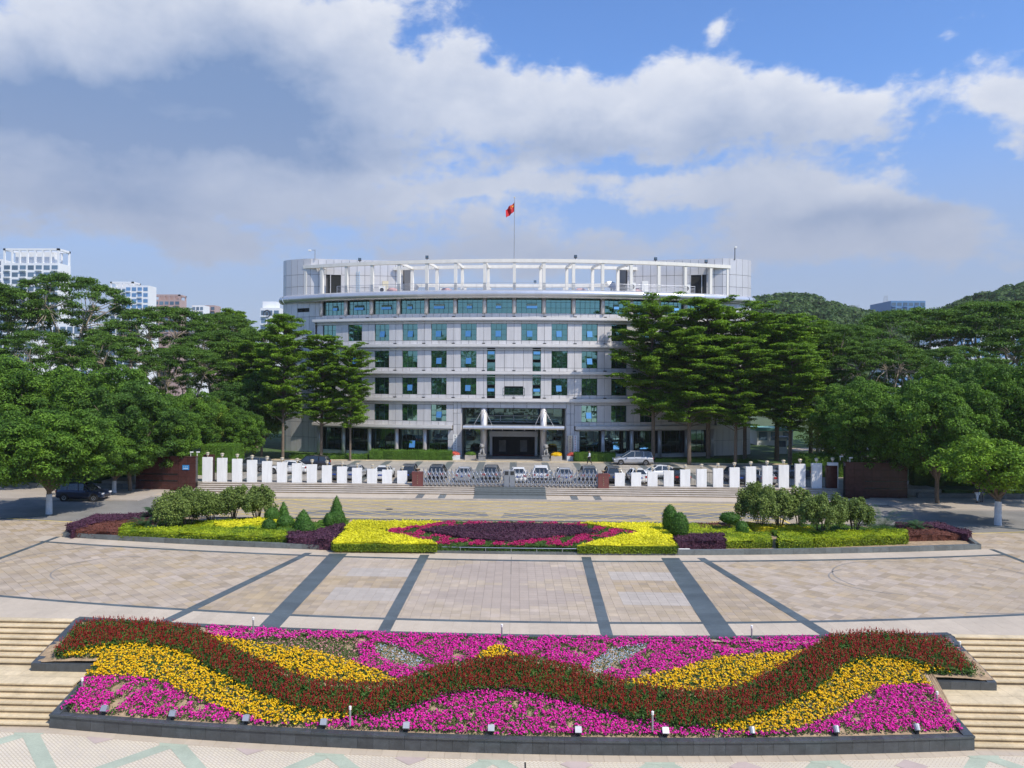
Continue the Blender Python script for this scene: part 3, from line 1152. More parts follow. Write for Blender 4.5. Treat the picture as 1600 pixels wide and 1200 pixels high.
def bp(name, mb, m, parent=None, smooth=False, kind=None, loc=None, rz=None):
    """part of the office building in world coordinates"""
    o = link(name, mb, m, parent or office, smooth=smooth)
    if parent is None:
        if loc is None:
            o.location = (0, -BY, -CZ)
        else:
            o.location = (loc[0], loc[1] - BY, loc[2] - CZ)
            o.rotation_euler = (0, 0, rz or 0)
    elif loc is not None:
        o.location = loc
        o.rotation_euler = (0, 0, rz or 0)
    if kind:
        o['kind'] = kind
    return o


def arc_band(r0, r1, a0, a1, z0, z1, n=60, mb=None):
    """solid curved band between radii r0<r1 (r1 faces the camera)"""
    mb = mb or MB()
    vs, fs = [], []
    for i in range(n + 1):
        a = a0 + (a1 - a0) * i / n
        for (r, z) in ((r1, z0), (r1, z1), (r0, z1), (r0, z0)):
            x, y = arc(r, a)
            vs.append((x, y, z))
    for i in range(n):
        for k in range(4):
            fs.append((i * 4 + k, (i + 1) * 4 + k, (i + 1) * 4 + (k + 1) % 4, i * 4 + (k + 1) % 4))
    fs += [(0, 1, 2, 3), (n * 4 + 3, n * 4 + 2, n * 4 + 1, n * 4)]
    return mb.add(vs, fs)


def outline(off=0.0, off_end=None, n=48, back=24.0):
    """plan of the main body: front arc with rounded ends and straight sides"""
    off_end = off if off_end is None else off_end
    aE = .4225
    pts = []
    for i in range(n + 1):
        a = -aE + 2 * aE * i / n
        t = min(1, max(0, (abs(a) - .33) / .09))
        o = off * (1 - t) + off_end * t
        pts.append(arc(83 + o, a))
    cx_, cy_ = arc(80, aE)
    R3 = 3 + off_end
    right = []
    for i in range(1, 11):
        w = aE + (PI / 2 - aE + .15) * i / 10
        right.append((cx_ + R3 * math.sin(w), cy_ - R3 * math.cos(w)))
    left = [(-x, y) for x, y in right][::-1]
    return left + pts + right


Z_TOP = zz(408.0, 117)
OUT = outline()
# penthouse front: follows the outline at the round ends, then runs straight behind the pergola
PW_X, PW_Y = 31.0, YC - math.sqrt(83 ** 2 - 31.0 ** 2)
PI_X, PI_Y = 17.0, 116.6


def pent_y(x):
    x = abs(x)
    return PW_Y + (PI_Y - PW_Y) * (PW_X - x) / (PW_X - PI_X)


PENT = [p for p in OUT if p[0] < -PW_X] + [(-PW_X + (PW_X - PI_X) * i / 12, pent_y(PW_X - (PW_X - PI_X) * i / 12)) for i in range(13)]
AW = .205
ZF = {5: (zz(531.7), zz(505.5)), 4: (zz(574.5), zz(548)), 3: (zz(617), zz(590.8)), 2: (zz(659), zz(633))}
LEDGE = {5: (zz(501), zz(495.6)), 4: (zz(543), zz(537.5)), 3: (zz(585.5), zz(580)), 2: (zz(628.5), zz(622.5)), 1: (zz(671), zz(665.3))}
Z6a, Z6b = zz(490, 109), zz(464, 109)
DECK = 24.25

# solid body behind the cladding
core = [(p[0] * .985, p[1] + .85) for p in OUT]
poly = core + [(33.5, 138), (-33.5, 138)]
bp('wall', MB().prism(poly, zz(637.5) + .02, DECK - .15), 'panel_back')
lowp = [p for p in core if p[0] < -7.6] + [(-7.46, core[len(core) // 2][1] + .3), (-7.46, 112.6), (7.46, 112.6), (7.46, core[len(core) // 2][1] + .3)] + [p for p in core if p[0] > 7.6] + [(33.5, 138), (-33.5, 138)]
bp('wall', MB().prism(lowp, CZ - .3, zz(637.5)), 'panel_back')
# wings of the penthouse at both ends, open terrace between
for sg in (-1, 1):
    wp = [(sg * p[0] * -.99, p[1] + .35) for p in PENT] + [(sg * PI_X * .99, 126), (sg * 34, 132)]
    bp('penthouse_wall', MB().prism(wp, DECK - .1, Z_TOP - .15), 'panel_back')

PANELS = []      # (priority, polyline segment a->b, z0, z1, material)


def panel(p, q, z0, z1, m, pr=0.0, t=.12, g=.045):
    PANELS.append((pr, p, q, z0, z1, m, t, g))


def cyl_panels(pts, z0, z1, rows, m, step=1, pr=0, skip=None):
    h = (z1 - z0) / rows
    for i in range(0, len(pts) - step, step):
        for r_ in range(rows):
            za, zb2 = z0 + r_ * h, z0 + (r_ + 1) * h
            if skip and skip((pts[i][0] + pts[i + step][0]) / 2, (za + zb2) / 2):
                continue
            panel(pts[i], pts[i + step], za, zb2, m, pr)


def resample(pts, d):
    out = [pts[0]]
    acc = 0
    for i in range(1, len(pts)):
        a, b = Vector(pts[i - 1]), Vector(pts[i])
        L = (b - a).length
        while acc + L >= d:
            t = (d - acc) / L
            a = a.lerp(b, t)
            out.append((a.x, a.y))
            L = (b - a).length
            acc = 0
        acc += L
    return out


lw_r = resample(PENT[::-1], 1.15)
rw_r = [(-x, y) for x, y in lw_r]


def skip_wing(x, z):
    return False


for pts, fl in ((lw_r[::-1], 0), (rw_r, 1)):
    # penthouse wing: rows of large panels with a door opening
    zr = [DECK, DECK + 1.35, DECK + 3.15, Z_TOP]
    for i in range(len(pts) - 1):
        xm = abs(pts[i][0] + pts[i + 1][0]) / 2
        for r_ in range(3):
            if 25.9 < xm < 27.9 and r_ < 2:
                continue
            panel(pts[i], pts[i + 1], zr[r_], zr[r_ + 1], 'panel_roof', 2)
# storey six and the outer ends of the body under the roof tube
pts6 = resample([p for p in OUT if p[0] < -28.2][::-1], 1.1)
for pts in (pts6[::-1], [(-x, y) for x, y in pts6]):
    for i in range(len(pts) - 1):
        for r_ in range(10):
            z0 = CZ + 2.25 * r_
            if r_ < 7 and abs(pts[i][0]) < 33:
                pr = -1
            else:
                pr = 1
            xm = abs(pts[i][0] + pts[i + 1][0]) / 2
            if r_ == 9 and 30.6 < xm < 32.6:
                panel(pts[i], pts[i + 1], z0, z0 + .75, 'panel', 1)
                panel(pts[i], pts[i + 1], z0 + 1.3, z0 + 2.25, 'panel', 1)
                continue
            panel(pts[i], pts[i + 1], z0, min(z0 + 2.25, 23.5), 'panel', pr)

# storeys one to five: panels round the windows, radius 84
NB = 7
RL = 84.0
WH = .0131          # half angle of a window


def seg(r, a0, a1):
    return arc(r, a0), arc(r, a1)


def has_window(st, k):
    """bay k runs from -7 to 6, its middle at k + .5"""
    m_ = k + .5
    if st == 5:
        return True
    if st in (3, 4):
        return abs(m_) > 1
    return abs(m_) > 2


for st in (5, 4, 3, 2):
    w0, w1 = ZF[st]
    lo = LEDGE[st - 1][1]
    hi = LEDGE[st][0]
    for k in range(-NB, NB):
        a0, am, a1 = k * BA, (k + .5) * BA, (k + 1) * BA
        if st == 2 and abs(k + .5) < 2:
            # the opening over the entrance is clad only beside and above
            continue
        if abs(k + .5) < 1 and st in (3, 4):
            s_ = 1 if k >= 0 else -1
            # narrow stacked windows beside the axis
            na, nb = sorted((s_ * .62 * BA, s_ * .88 * BA))
            segs = sorted([0, s_ * BA, na, nb])
            for q in range(3):
                if abs(segs[q] - na) < 1e-6:
                    continue
                nsub = max(1, round((segs[q + 1] - segs[q]) / (BA / 4)))
                for u in range(nsub):
                    b0 = segs[q] + (segs[q + 1] - segs[q]) * u / nsub
                    b1 = segs[q] + (segs[q + 1] - segs[q]) * (u + 1) / nsub
                    for (z0, z1) in ((lo, w0 + (.0 if st == 4 else .02)), (w0, w1), (w1, hi)):
                        if st == 3 and z0 == w0 and abs((b0 + b1) / 2) < .36 * BA:
                            panel(*seg(RL, b0, b1), w0 + 1.2, w1, 'panel', 3)
                            continue
                        panel(*seg(RL, b0, b1), z0, z1, 'panel', 3)
            continue
        for u in range(4):
            b0, b1 = a0 + BA * u / 4, a0 + BA * (u + 1) / 4
            panel(*seg(RL, b0, b1), lo, w0, 'panel', 2 if abs(k + .5) < 5.6 else 0)
            panel(*seg(RL, b0, b1), w1, hi, 'panel', 2 if abs(k + .5) < 5.6 else 0)
        panel(*seg(RL, a0, am - WH), w0, w1, 'panel', 4 if abs(k + .5) < 5.6 else 1)
        panel(*seg(RL, am + WH, a1), w0, w1, 'panel', 4 if abs(k + .5) < 5.6 else 1)
# around the entrance opening
AO = .0877
for s_ in (-1, 1):
    for (b0, b1) in ((AO, AO + .0065), (AO + .0065, 2 * BA + .0065)):
        q = sorted((s_ * b0, s_ * min(b1, 2 * BA)))
        for r_ in range(5):
            z0 = CZ + (LEDGE[2][0] - CZ) * r_ / 5
            panel(*seg(RL, *q), z0, z0 + (LEDGE[2][0] - CZ) / 5, 'panel', 4)
    # solid pier between the last ground floor window and the entrance
    q = sorted((s_ * 2 * BA, s_ * 2.18 * BA))
    for r_ in range(3):
        panel(*seg(RL, *q), CZ + 1.3 * r_, CZ + 1.3 * (r_ + 1), 'panel', 2)
for u in range(8):
    b0 = -AO + 2 * AO * u / 8
    panel(*seg(RL, b0, b0 + 2 * AO / 8), zz(637.5), LEDGE[2][0], 'panel', 3)
# strip of panels under the storey six glazing
for k in range(-NB, NB):
    for u in range(4):
        b0 = k * BA + BA * u / 4
        panel(*seg(82.9, b0, b0 + BA / 4), LEDGE[5][1] - .02, Z6a, 'panel', 1)

PANELS.sort(key=lambda p: -p[0])
cache = {}
rest = {}
for i, (pr, p, q, z0, z1, m_, t, g) in enumerate(PANELS):
    P_, Q_ = Vector((*p, 0)), Vector((*q, 0))
    L = (Q_ - P_).length
    if L < .05 or z1 - z0 < .05:
        continue
    mid = (P_ + Q_) / 2
    rz = math.atan2(Q_.y - P_.y, Q_.x - P_.x)
    key = (round(L, 2), round(z1 - z0, 2), m_)
    if i < 300:
        if key not in cache:
            cache[key] = MB().box((0, .06, 0), (L - g, t, z1 - z0 - g)).mesh('panel')
        bp('panel', cache[key], m_, loc=(mid.x, mid.y, (z0 + z1) / 2), rz=rz)
    else:
        c_, s_ = math.cos(rz), math.sin(rz)
        rest.setdefault(m_, MB()).box((mid.x - .06 * s_, mid.y + .06 * c_, (z0 + z1) / 2), (L - g, t, z1 - z0 - g), rz)
for m_, mb in rest.items():
    bp('panels', mb, m_, kind='stuff')

# ledges with small lamps standing on them
AE = NB * BA + .006
for st, (z0, z1) in LEDGE.items():
    spans = [(-AE, AE)] if st > 1 else [(-AE, -2.03 * BA), (2.03 * BA, AE)]
    for (a0, a1) in spans:
        mb = arc_band(83.2, 84.5, a0, a1, z0 + .12, z1)
        arc_band(83.2, 84.42, a0, a1, z0, z0 + .12, mb=mb)
        bp('ledge', mb, 'ledge')
        if st > 1:
            bp('string_course', arc_band(83.6, 84.10, a0, a1, z0 - .30, z0 - .22), 'white_wall')
for st in (5, 4, 3, 2):
    for k in range(-6, 7):
        x, y = arc(84.3, k * BA)
        mb = MB().box((0, 0, .09), (.42, .24, .12)).box((0, .0, .02), (.1, .1, .06))
        if k == -6 and st == 5:
            lampm = mb.mesh('ledge_lamp')
        bp('ledge_lamp', lampm, 'dark_metal', loc=(x, y, LEDGE[st][1]), rz=k * BA)

# windows: one mesh of each kind, placed along the curve


def window_meshes(w, h, nx, ny, sash, opening=None, fr=.05):
    f = MB()
    f.box((0, 0, h / 2), (w, .07, fr)).box((0, 0, -h / 2), (w, .07, fr)).box((-w / 2, 0, 0), (fr, .07, h)).box((w / 2, 0, 0), (fr, .07, h))
    for i in range(1, nx):
        f.box((-w / 2 + w * i / nx, -.004, 0), (.035, .06, h))
    for i in range(1, ny):
        f.box((0, -.008, -h / 2 + h * i / ny), (w, .055, .03))
    p = MB()
    for i in range(nx):
        for j in range(ny):
            cx_, cz_ = -w / 2 + w * (i + .5) / nx, -h / 2 + h * (j + .5) / ny
            dx, dz = w / nx / 2 - .01, h / ny / 2 - .01
            t1, t2 = random.uniform(-.006, .006), random.uniform(-.006, .006)
            p.add([(cx_ - dx, .03 + t1, cz_ - dz), (cx_ + dx, .03 - t1, cz_ - dz), (cx_ + dx, .03 - t1 + t2, cz_ + dz), (cx_ - dx, .03 + t1 + t2, cz_ + dz)], [(0, 1, 2, 3)])
    return f.mesh('window'), p.mesh('pane')


W_W = 2 * WH * RL
H_W = ZF[5][1] - ZF[5][0]
WM = [window_meshes(W_W, H_W, 3, 3, None) for _ in range(3)]
W6 = [window_meshes(3.55, Z6b - Z6a, 5, 3, None) for _ in range(3)]


def sash_mesh(w, h, tilt):
    f, p = MB(), MB()
    s_, c_ = math.sin(rad(tilt)), math.cos(rad(tilt))
    tr = lambda x, z, o=0.0: (x, -(-z) * s_ - .05 - o if False else -(h / 2 - z) * s_ - .05 - o, h / 2 - (h / 2 - z) * c_)
    p.add([tr(-w / 2, -h / 2), tr(w / 2, -h / 2), tr(w / 2, h / 2), tr(-w / 2, h / 2)], [(0, 1, 2, 3)])
    p.add([tr(-w / 2, -h / 2, -.02), tr(w / 2, -h / 2, -.02), tr(w / 2, h / 2, -.02), tr(-w / 2, h / 2, -.02)], [(3, 2, 1, 0)])
    return p.mesh('open_sash')


SASH = sash_mesh(.74, .86, 17)
SASH_W = sash_mesh(1.5, .72, 15)
SASH_S = sash_mesh(.74, .72, 15)
OPENBOX = MB().add([(-.37, .02, -.43), (.37, .02, -.43), (.37, .02, .43), (-.37, .02, .43)], [(0, 1, 2, 3)]).mesh('opening')


def place_window(ms, a, r, zc, sashes=()):
    x, y = arc(r, a)
    w = bp('window', ms[0], 'mullion', loc=(x, y, zc), rz=a)
    bp('pane', ms[1], 'glass_teal', parent=w)
    for (me, dx, dz) in sashes:
        bp('sash', me, 'glass_sash', parent=w, loc=(dx, 0, dz))
    return w


rw = random.Random(5)
for st in (5, 4, 3, 2):
    zc = (ZF[st][0] + ZF[st][1]) / 2
    for k in range(-NB, NB):
        if not has_window(st, k):
            continue
        s_ = []
        if not (st == 5 and k in (-7, -6)) and not (st == 4 and k == -5) and not (st == 3 and k == -3) and rw.random() < .92:
            s_ = [(SASH, rw.choice((-.08, 0, .05)), -.25)]
        place_window(rw.choice(WM), (k + .5) * BA, 83.80, zc, s_)
for k in range(-NB + 0, NB):
    s_ = []
    o = rw.random()
    if k in (-6, -5, 0, -3):
        s_ = [(SASH_W, rw.uniform(-.4, .4), -.15)]
    elif o < .8:
        s_ = [(SASH_S, rw.uniform(-.8, .8), -.15)]
    if abs(k + .5) < 6.6 or True:
        place_window(rw.choice(W6), (k + .5) * BA, 82.55, (Z6a + Z6b) / 2, s_)
# storey six and ground floor columns
cm = MB().lathe([(.30, 0), (.30, Z6b - Z6a + .5)], n=14).mesh('column')
for k in range(-NB, NB + 1):
    x, y = arc(82.95, k * BA)
    bp('column', cm, 'panel_roof', loc=(x, y, Z6a), smooth=True)
gm = MB().lathe([(.28, 0), (.28, LEDGE[1][0] - CZ)], n=14).mesh('column')
for k in range(-NB, NB + 1):
    if abs(k) < 3:
        continue
    x, y = arc(83.4, k * BA)
    bp('column', gm, 'panel_roof', loc=(x, y, CZ), smooth=True)
# narrow windows beside the axis and the low strip window between them
NW = [(548, 561.3), (566, 579.3), (585.3, 601), (606, 618)]
for s_ in (-1, 1):
    for (ya, yb) in NW:
        h = zz(ya) - zz(yb)
        ms = window_meshes(1.12, h, 1, 2 if h < 1.3 else 3, None)
        place_window(ms, s_ * .75 * BA, 83.97, (zz(ya) + zz(yb)) / 2, [(sash_mesh(.9, .4, 12), 0, h / 2 - .3)] if (ya, yb) in (NW[0], NW[3]) else ())
ms = window_meshes(3.0, zz(606) - zz(618), 4, 2, None)
place_window(ms, 0, 83.98, (zz(606) + zz(618)) / 2)
# two slot windows at each end of storey six
for sg in (-1, 1):
    for xx in (31.1, 32.2):
        y = YC - math.sqrt(83 ** 2 - xx ** 2)
        w = bp('window', MB().box((0, 0, 0), (.86, .1, .5)), 'mullion', loc=(sg * xx, y + .02, CZ + 2.25 * 9 + 1.02), rz=sg * .385)
        bp('pane', MB().box((0, -.06, 0), (.8, .01, .44)), 'dark_room', parent=w)

# ground floor glazing behind the columns
gw = window_meshes(3.75, 3.3, 4, 2, None)
for k in range(-NB, NB):
    if abs(k + .5) < 2:
        continue
    x, y = arc(82.55, (k + .5) * BA)
    w = bp('window', gw[0], 'mullion', loc=(x, y, CZ + .55 + 1.65), rz=(k + .5) * BA)
    bp('pane', gw[1], 'glass_dark', parent=w)
    if k in (-5, -4, 3):
        bp('sash', sash_mesh(.85, 1.0, 14), 'glass_sash', parent=w, loc=(rw.uniform(-.6, .6), 0, -.5))
    elif k in (4,):
        bp('sash', sash_mesh(1.7, 1.0, 14), 'glass_sash', parent=w, loc=(0.2, 0, -.5))
bp('lintel_wall', arc_band(82.4, 83.3, -AE, -2.03 * BA, CZ + 3.86, LEDGE[1][0] + .02), 'panel')
bp('lintel_wall', arc_band(82.4, 83.3, 2.03 * BA, AE, CZ + 3.86, LEDGE[1][0] + .02), 'panel')
bp('plinth', arc_band(82.3, 83.1, -AE, -2.03 * BA, CZ - .1, CZ + .55), 'panel_roof')
bp('plinth', arc_band(82.3, 83.1, 2.03 * BA, AE, CZ - .1, CZ + .55), 'panel_roof')
# side cheeks of the projecting body
for sg in (-1, 1):
    x, y = arc(83.6, sg * AE)
    bp('end_wall', MB().box((0, .7, 0), (.18, 2.0, LEDGE[5][1] - 5.2)), 'panel_roof', loc=(x, y, (LEDGE[5][1] + 5.2) / 2), rz=sg * AE)

# roof tube: segments of bright metal along the eaves
PO = outline(.85, .05, n=90)
full = resample(PO, .02)
N_T = 74
ptsT = [PO[i] for i in range(len(PO))]
ptsT = resample(ptsT, 1.03)
for i in range(len(ptsT) - 1):
    a, b = Vector((*ptsT[i], 0)), Vector((*ptsT[i + 1], 0))
    d = (b - a).normalized()
    k1 = i / (len(ptsT) - 2)
    rr = .60
    zc = 23.72
    prof = []
    mb = MB()
    vs, fs = [], []
    nrm = Vector((d.y, -d.x, 0))
    t0 = a + d * .007
    t1 = b - d * .007 + d * .02
    nn_ = 14
    for q, c in enumerate((t0, t1)):
        for j in range(nn_ + 1):
            w = -PI * .62 + PI * 1.12 * j / nn_
            vs.append((c.x + nrm.x * rr * math.cos(w), c.y + nrm.y * rr * math.cos(w), zc + rr * .98 * math.sin(w)))
        back = c - nrm * 1.1
        vs.append((back.x, back.y, zc + rr * .9))
        vs.append((back.x, back.y, zc - .50))
    m2 = nn_ + 3
    for j in range(m2 - 1):
        fs.append((j, m2 + j, m2 + j + 1, j + 1))
    mid = (a + b) / 2
    mb.add([(v[0] - mid.x, v[1] - mid.y, v[2] - zc) for v in vs], fs)
    bp('eaves_panel', mb, 'tube_metal', smooth=True, loc=(mid.x, mid.y, zc), rz=0)

# terrace floor edge
bp('terrace_floor', MB().prism([(p[0] * .999, p[1] + .1) for p in OUT if abs(p[0]) < 35.5] + [(33, 137.5), (-33, 137.5)], DECK - .14, DECK - .02), 'white_wall')
# terrace railing
rl = MB()
for i in range(61):
    a = -.32 + .64 * i / 60
    if i % 3 == 0:
        x, y = arc(83.0, a)
        rl.tube([(x, y, DECK), (x, y, DECK + 1.12)], .03, 5)
for h in (.25, .45, .65, .85, 1.12):
    rl.tube([(*arc(83.0, -.32 + .64 * i / 60), DECK + h) for i in range(61)], .022 if h < 1 else .032, 5)
bp('railing', rl, 'steel')
rl = MB()
for h in (.3, .6, .9, 1.15):
    rl.tube([(*arc(70.0, -.24 + .48 * i / 40), DECK + h) for i in range(41)], .03, 5)
bp('railing', rl, 'steel_dull')
# pergola: front and inner columns, ring beams, cross beams
PT = zz(402.6)
pc = MB().box((0, 0, (PT - .42 - DECK) / 2), (.42, .42, PT - .42 - DECK)).mesh('pergola_column')
bp('pergola_beam', arc_band(82.45, 83.05, -.393, .393, PT - .48, PT, 60), 'white_wall')
bp('pergola_beam', arc_band(76.75, 77.35, -.24, .24, PT - .46, PT - .02, 40), 'white_wall')
for k in range(-7, 8):
    a = k * BA
    x, y = arc(82.75, a)
    bp('pergola_column', pc, 'white_wall', loc=(x, y, DECK), rz=a)
    if abs(k) < 5:
        x, y = arc(77.05, a)
        bp('pergola_column', pc, 'white_wall', loc=(x, y, DECK), rz=a)
        x, y = arc(79.9, a)
        bp('cross_beam', MB().box((0, 0, 0), (.26, 5.1, .36)), 'white_wall', loc=(x, y, PT - .26), rz=a)
for sg in (-1, 1):
    x, y = arc(80.6, sg * .357)
    ex, ey = arc(82.75, sg * .388)
    bp('pergola_column', pc, 'white_wall', loc=(ex, ey, DECK), rz=sg * .388)
    bp('cross_beam', MB().box((0, 0, 0), (.3, 3.6, .42)), 'white_wall', loc=(x, y, PT - .26), rz=sg * .357)
# low stair head and rear beam behind the terrace
bp('terrace_rear_wall', MB().bbox(-15.5, 15.5, 127.5, 131, DECK, DECK + 1.75), 'panel_roof')
bp('rear_beam', MB().bbox(-17.0, 17.0, 126.6, 127.3, 27.0, 27.5), 'white_wall')
bp('rear_beam', MB().bbox(-17.0, 17.0, 130.0, 130.7, 26.1, 26.7), 'white_wall')
for i in range(9):
    bp('rear_column', MB().bbox(-16.5 + 4.08 * i, -16.1 + 4.08 * i, 126.7, 127.2, DECK, 27.0), 'white_wall')
for sg in (-1, 1):
    # door openings of the wings
    x, y = 26.9, pent_y(26.9)
    d = bp('door', MB().box((0, 0, 1.6), (2.3, .1, 3.1)), 'dark_room', loc=(sg * x, y + .15, DECK), rz=-sg * .15)
    bp('door_frame', MB().box((-.8, 0, 1.6), (.1, .3, 3.2)).box((.8, 0, 1.6), (.1, .3, 3.2)).box((0, 0, 3.2), (1.7, .3, .1)), 'panel_roof', parent=d)
    x = 19.6
    y = pent_y(x)
    bp('white_door', MB().box((0, 0, 1.25), (.9, .06, 2.3)), 'cream_wall' if sg < 0 else 'sign_white', loc=(sg * x, y - .08, DECK), rz=-sg * .15)
mb = MB()
for i in range(12):
    mb.box((0, -.05, .3 + i * .3), (.4, .04, .04))
mb.box((-.2, -.05, 1.9), (.04, .05, 3.8)).box((.2, -.05, 1.9), (.04, .05, 3.8))
bp('wall_ladder', mb, 'cloth_blue', loc=(-23.6, pent_y(23.6) - .1, DECK), rz=.15)

# ---- entrance
ZO = zz(637.5)
bp('entrance_side_wall', MB().bbox(-7.45, -7.25, 107.6, 112.5, CZ, ZO), 'panel')
bp('entrance_side_wall', MB().bbox(7.25, 7.45, 107.6, 112.5, CZ, ZO), 'panel')
# glazed rear wall of the entrance, doors, canopy
er = window_meshes(14.4, ZO - CZ - .1, 10, 5, None, fr=.09)
w = bp('entrance_glazing', er[0], 'mullion', loc=(0, 112.4, (ZO + CZ) / 2), rz=0)
bp('pane', er[1], 'glass_dark', parent=w)
bp('entrance_ceiling', MB().bbox(-7.3, 7.3, 108.0, 112.5, ZO - .12, ZO + .0), 'interior_wall')
bp('gallery_rail', MB().bbox(-3.9, 3.9, 111.2, 111.3, 5.6, 5.7).bbox(-3.9, 3.9, 111.2, 111.3, 6.5, 6.58).bbox(-3.9, -3.8, 111.2, 111.3, 5.6, 6.5).bbox(-.05, .05, 111.2, 111.3, 5.6, 6.5)
   .bbox(-1.95, -1.85, 111.2, 111.3, 5.6, 6.5).bbox(1.85, 1.95, 111.2, 111.3, 5.6, 6.5).bbox(3.8, 3.9, 111.2, 111.3, 5.6, 6.5), 'steel_dull')
dr = bp('door_portal', MB().bbox(-3.4, -3.05, 110.2, 111.2, CZ, 3.9).bbox(3.05, 3.4, 110.2, 111.2, CZ, 3.9).bbox(-3.45, 3.45, 110.15, 111.2, 3.6, 4.35), 'steel_dull')
bp('doorway', MB().bbox(-3.05, 3.05, 111.3, 111.4, CZ, 3.6), 'dark_room')
for xx in (-1.6, 1.45):
    bp('door_leaf', MB().bbox(xx - .5, xx + .5, 111.15, 111.22, CZ + .6, 3.0), 'interior_wall')
bp('entrance_step', MB().bbox(-3.6, 3.6, 108.8, 112.3, CZ, CZ + .16), 'granite_curb')
bp('red_carpet', MB().bbox(-3.0, 3.0, 109.0, 111.2, CZ + .16, CZ + .18), 'red_carpet')
for sg in (-1, 1):
    x = sg * 4.16
    bp('entrance_column', MB().lathe([(.47, 0), (.47, ZO - CZ)], n=20), 'panel_roof', loc=(x, 107.6, CZ), smooth=True)
    for (xx, sg2) in ((x, -1), (x, 1)):
        bp('canopy_stay', MB().tube([(x + sg2 * .25, 107.2, ZO - .35), (x + sg2 * 1.25, 104.4, 5.55)], .045, 8), 'steel')
    bp('canopy_beam', MB().bbox(x - .14, x + .14, 104.2, 110.4, 4.75, 5.0), 'steel_dull')
mb = MB()
n = 12
vs, fs = [], []
for i, xx in enumerate([-6.85 + 13.7 * k / 14 for k in range(15)]):
    pass
for k in range(10):
    x0, x1 = -6.85 + 1.37 * k, -6.85 + 1.37 * (k + 1)
    mb = MB()
    vs, fs = [], []
    for xx in (x0 + .01, x1 - .01):
        for j in range(9):
            w_ = PI / 2 + PI * j / 8
            vs.append((xx, 104.0 + .26 * math.cos(w_), 5.28 + .26 * math.sin(w_)))
        vs += [(xx, 105.0, 5.05), (xx, 105.0, 5.5)]
    m2 = 11
    fs = [(j, j + 1, m2 + j + 1, m2 + j) for j in range(m2 - 1)] + [(m2 - 1, 0, m2, 2 * m2 - 1), tuple(range(m2))[::-1], tuple(range(m2, 2 * m2))]
    mb.add(vs, fs)
    bp('canopy_edge', mb, 'tube_metal', smooth=False)
bp('canopy_roof', MB().bbox(-6.8, 6.8, 105.0, 110.6, 5.18, 5.40), 'steel_dull')
for k in range(9):
    bp('canopy_rafter', MB().bbox(-6.0 + 1.5 * k - .05, -6.0 + 1.5 * k + .05, 104.3, 110.4, 4.86, 5.16), 'steel_dull')

# vertical name boards beside the entrance with columns of characters


def glyphs(n, w, pitch, seed, rows=1):
    """brush-like characters: a few strokes inside a square each"""
    r = random.Random(seed)
    mb = MB()
    for i in range(n):
        cz = -i * pitch
        s = w * .5
        for q in range(3):
            z = cz + s * (.7 - .7 * q)
            mb.box((r.uniform(-.05, .05) * w, 0, z), (w * r.uniform(.5, .95), .012, w * .09))
        for q in range(2):
            xx = r.choice((-.3, 0, .3)) * w
            mb.box((xx, -.002, cz + r.uniform(-.1, .1) * w), (w * .09, .012, w * r.uniform(.6, .95)))
    return mb


for sg, lab, mt_, px in ((-1, 'white vertical name board with black characters left of the entrance', 'sign_white', 711), (1, 'cream vertical name board right of the entrance beside the red flowers', 'cream_wall', 891)):
    x, z = AT(px, 697, 106.4)
    t = thing('name_board', lab, 'sign', (x, 106.55, 1.7))
    link('board', MB().box((0, 0, 1.15), (.55, .08, 2.5)), mt_, t)
    if sg < 0:
        link('lettering', glyphs(7, .22, .33, 3), 'ink', t, loc=(0, -.05, 2.15))
    else:
        link('lettering', glyphs(7, .20, .33, 9), 'red_light', t, loc=(0, -.05, 2.15))
t = thing('name_board', 'second cream name board, next to the pier at the right of the entrance', 'sign', (8.55, 106.75, 1.7))
link('board', MB().box((0, 0, 1.15), (.5, .08, 2.5)), 'sign_white', t)
link('lettering', glyphs(7, .20, .33, 12), 'red_light', t, loc=(0, -.05, 2.15))

# rows of red flowers in white troughs by the entrance
for i, (x, w_, lab, red) in enumerate(((-8.3, 1.9, 'white trough of red flowers below the left name board', 1), (-5.9, 1.5, 'dark trough of small plants left of the left entrance column', 0),
                                      (5.9, 1.5, 'stone trough of yellow and green plants right of the right entrance column', 2), (8.3, 2.0, 'white trough of red flowers at the right of the entrance', 1))):
    t = thing('flower_trough', lab, 'planter', (x, 105.6, CZ))
    link('box', MB().prism([(-w_ / 2, -.4), (w_ / 2, -.4), (w_ / 2, .4), (-w_ / 2, .4)], 0, .62), 'white_pot' if red == 1 else 'step_grey', t)
    top = MB().ellips((0, 0, .72), (w_ / 2, .42, .35))
    link('flowers', join_cards('flowers', surf_cards(top, .13, 160), top), ['leaf_hedge', 'red_bloom_box', 'bloom_yellow'][red], t)

# stone guardian lions


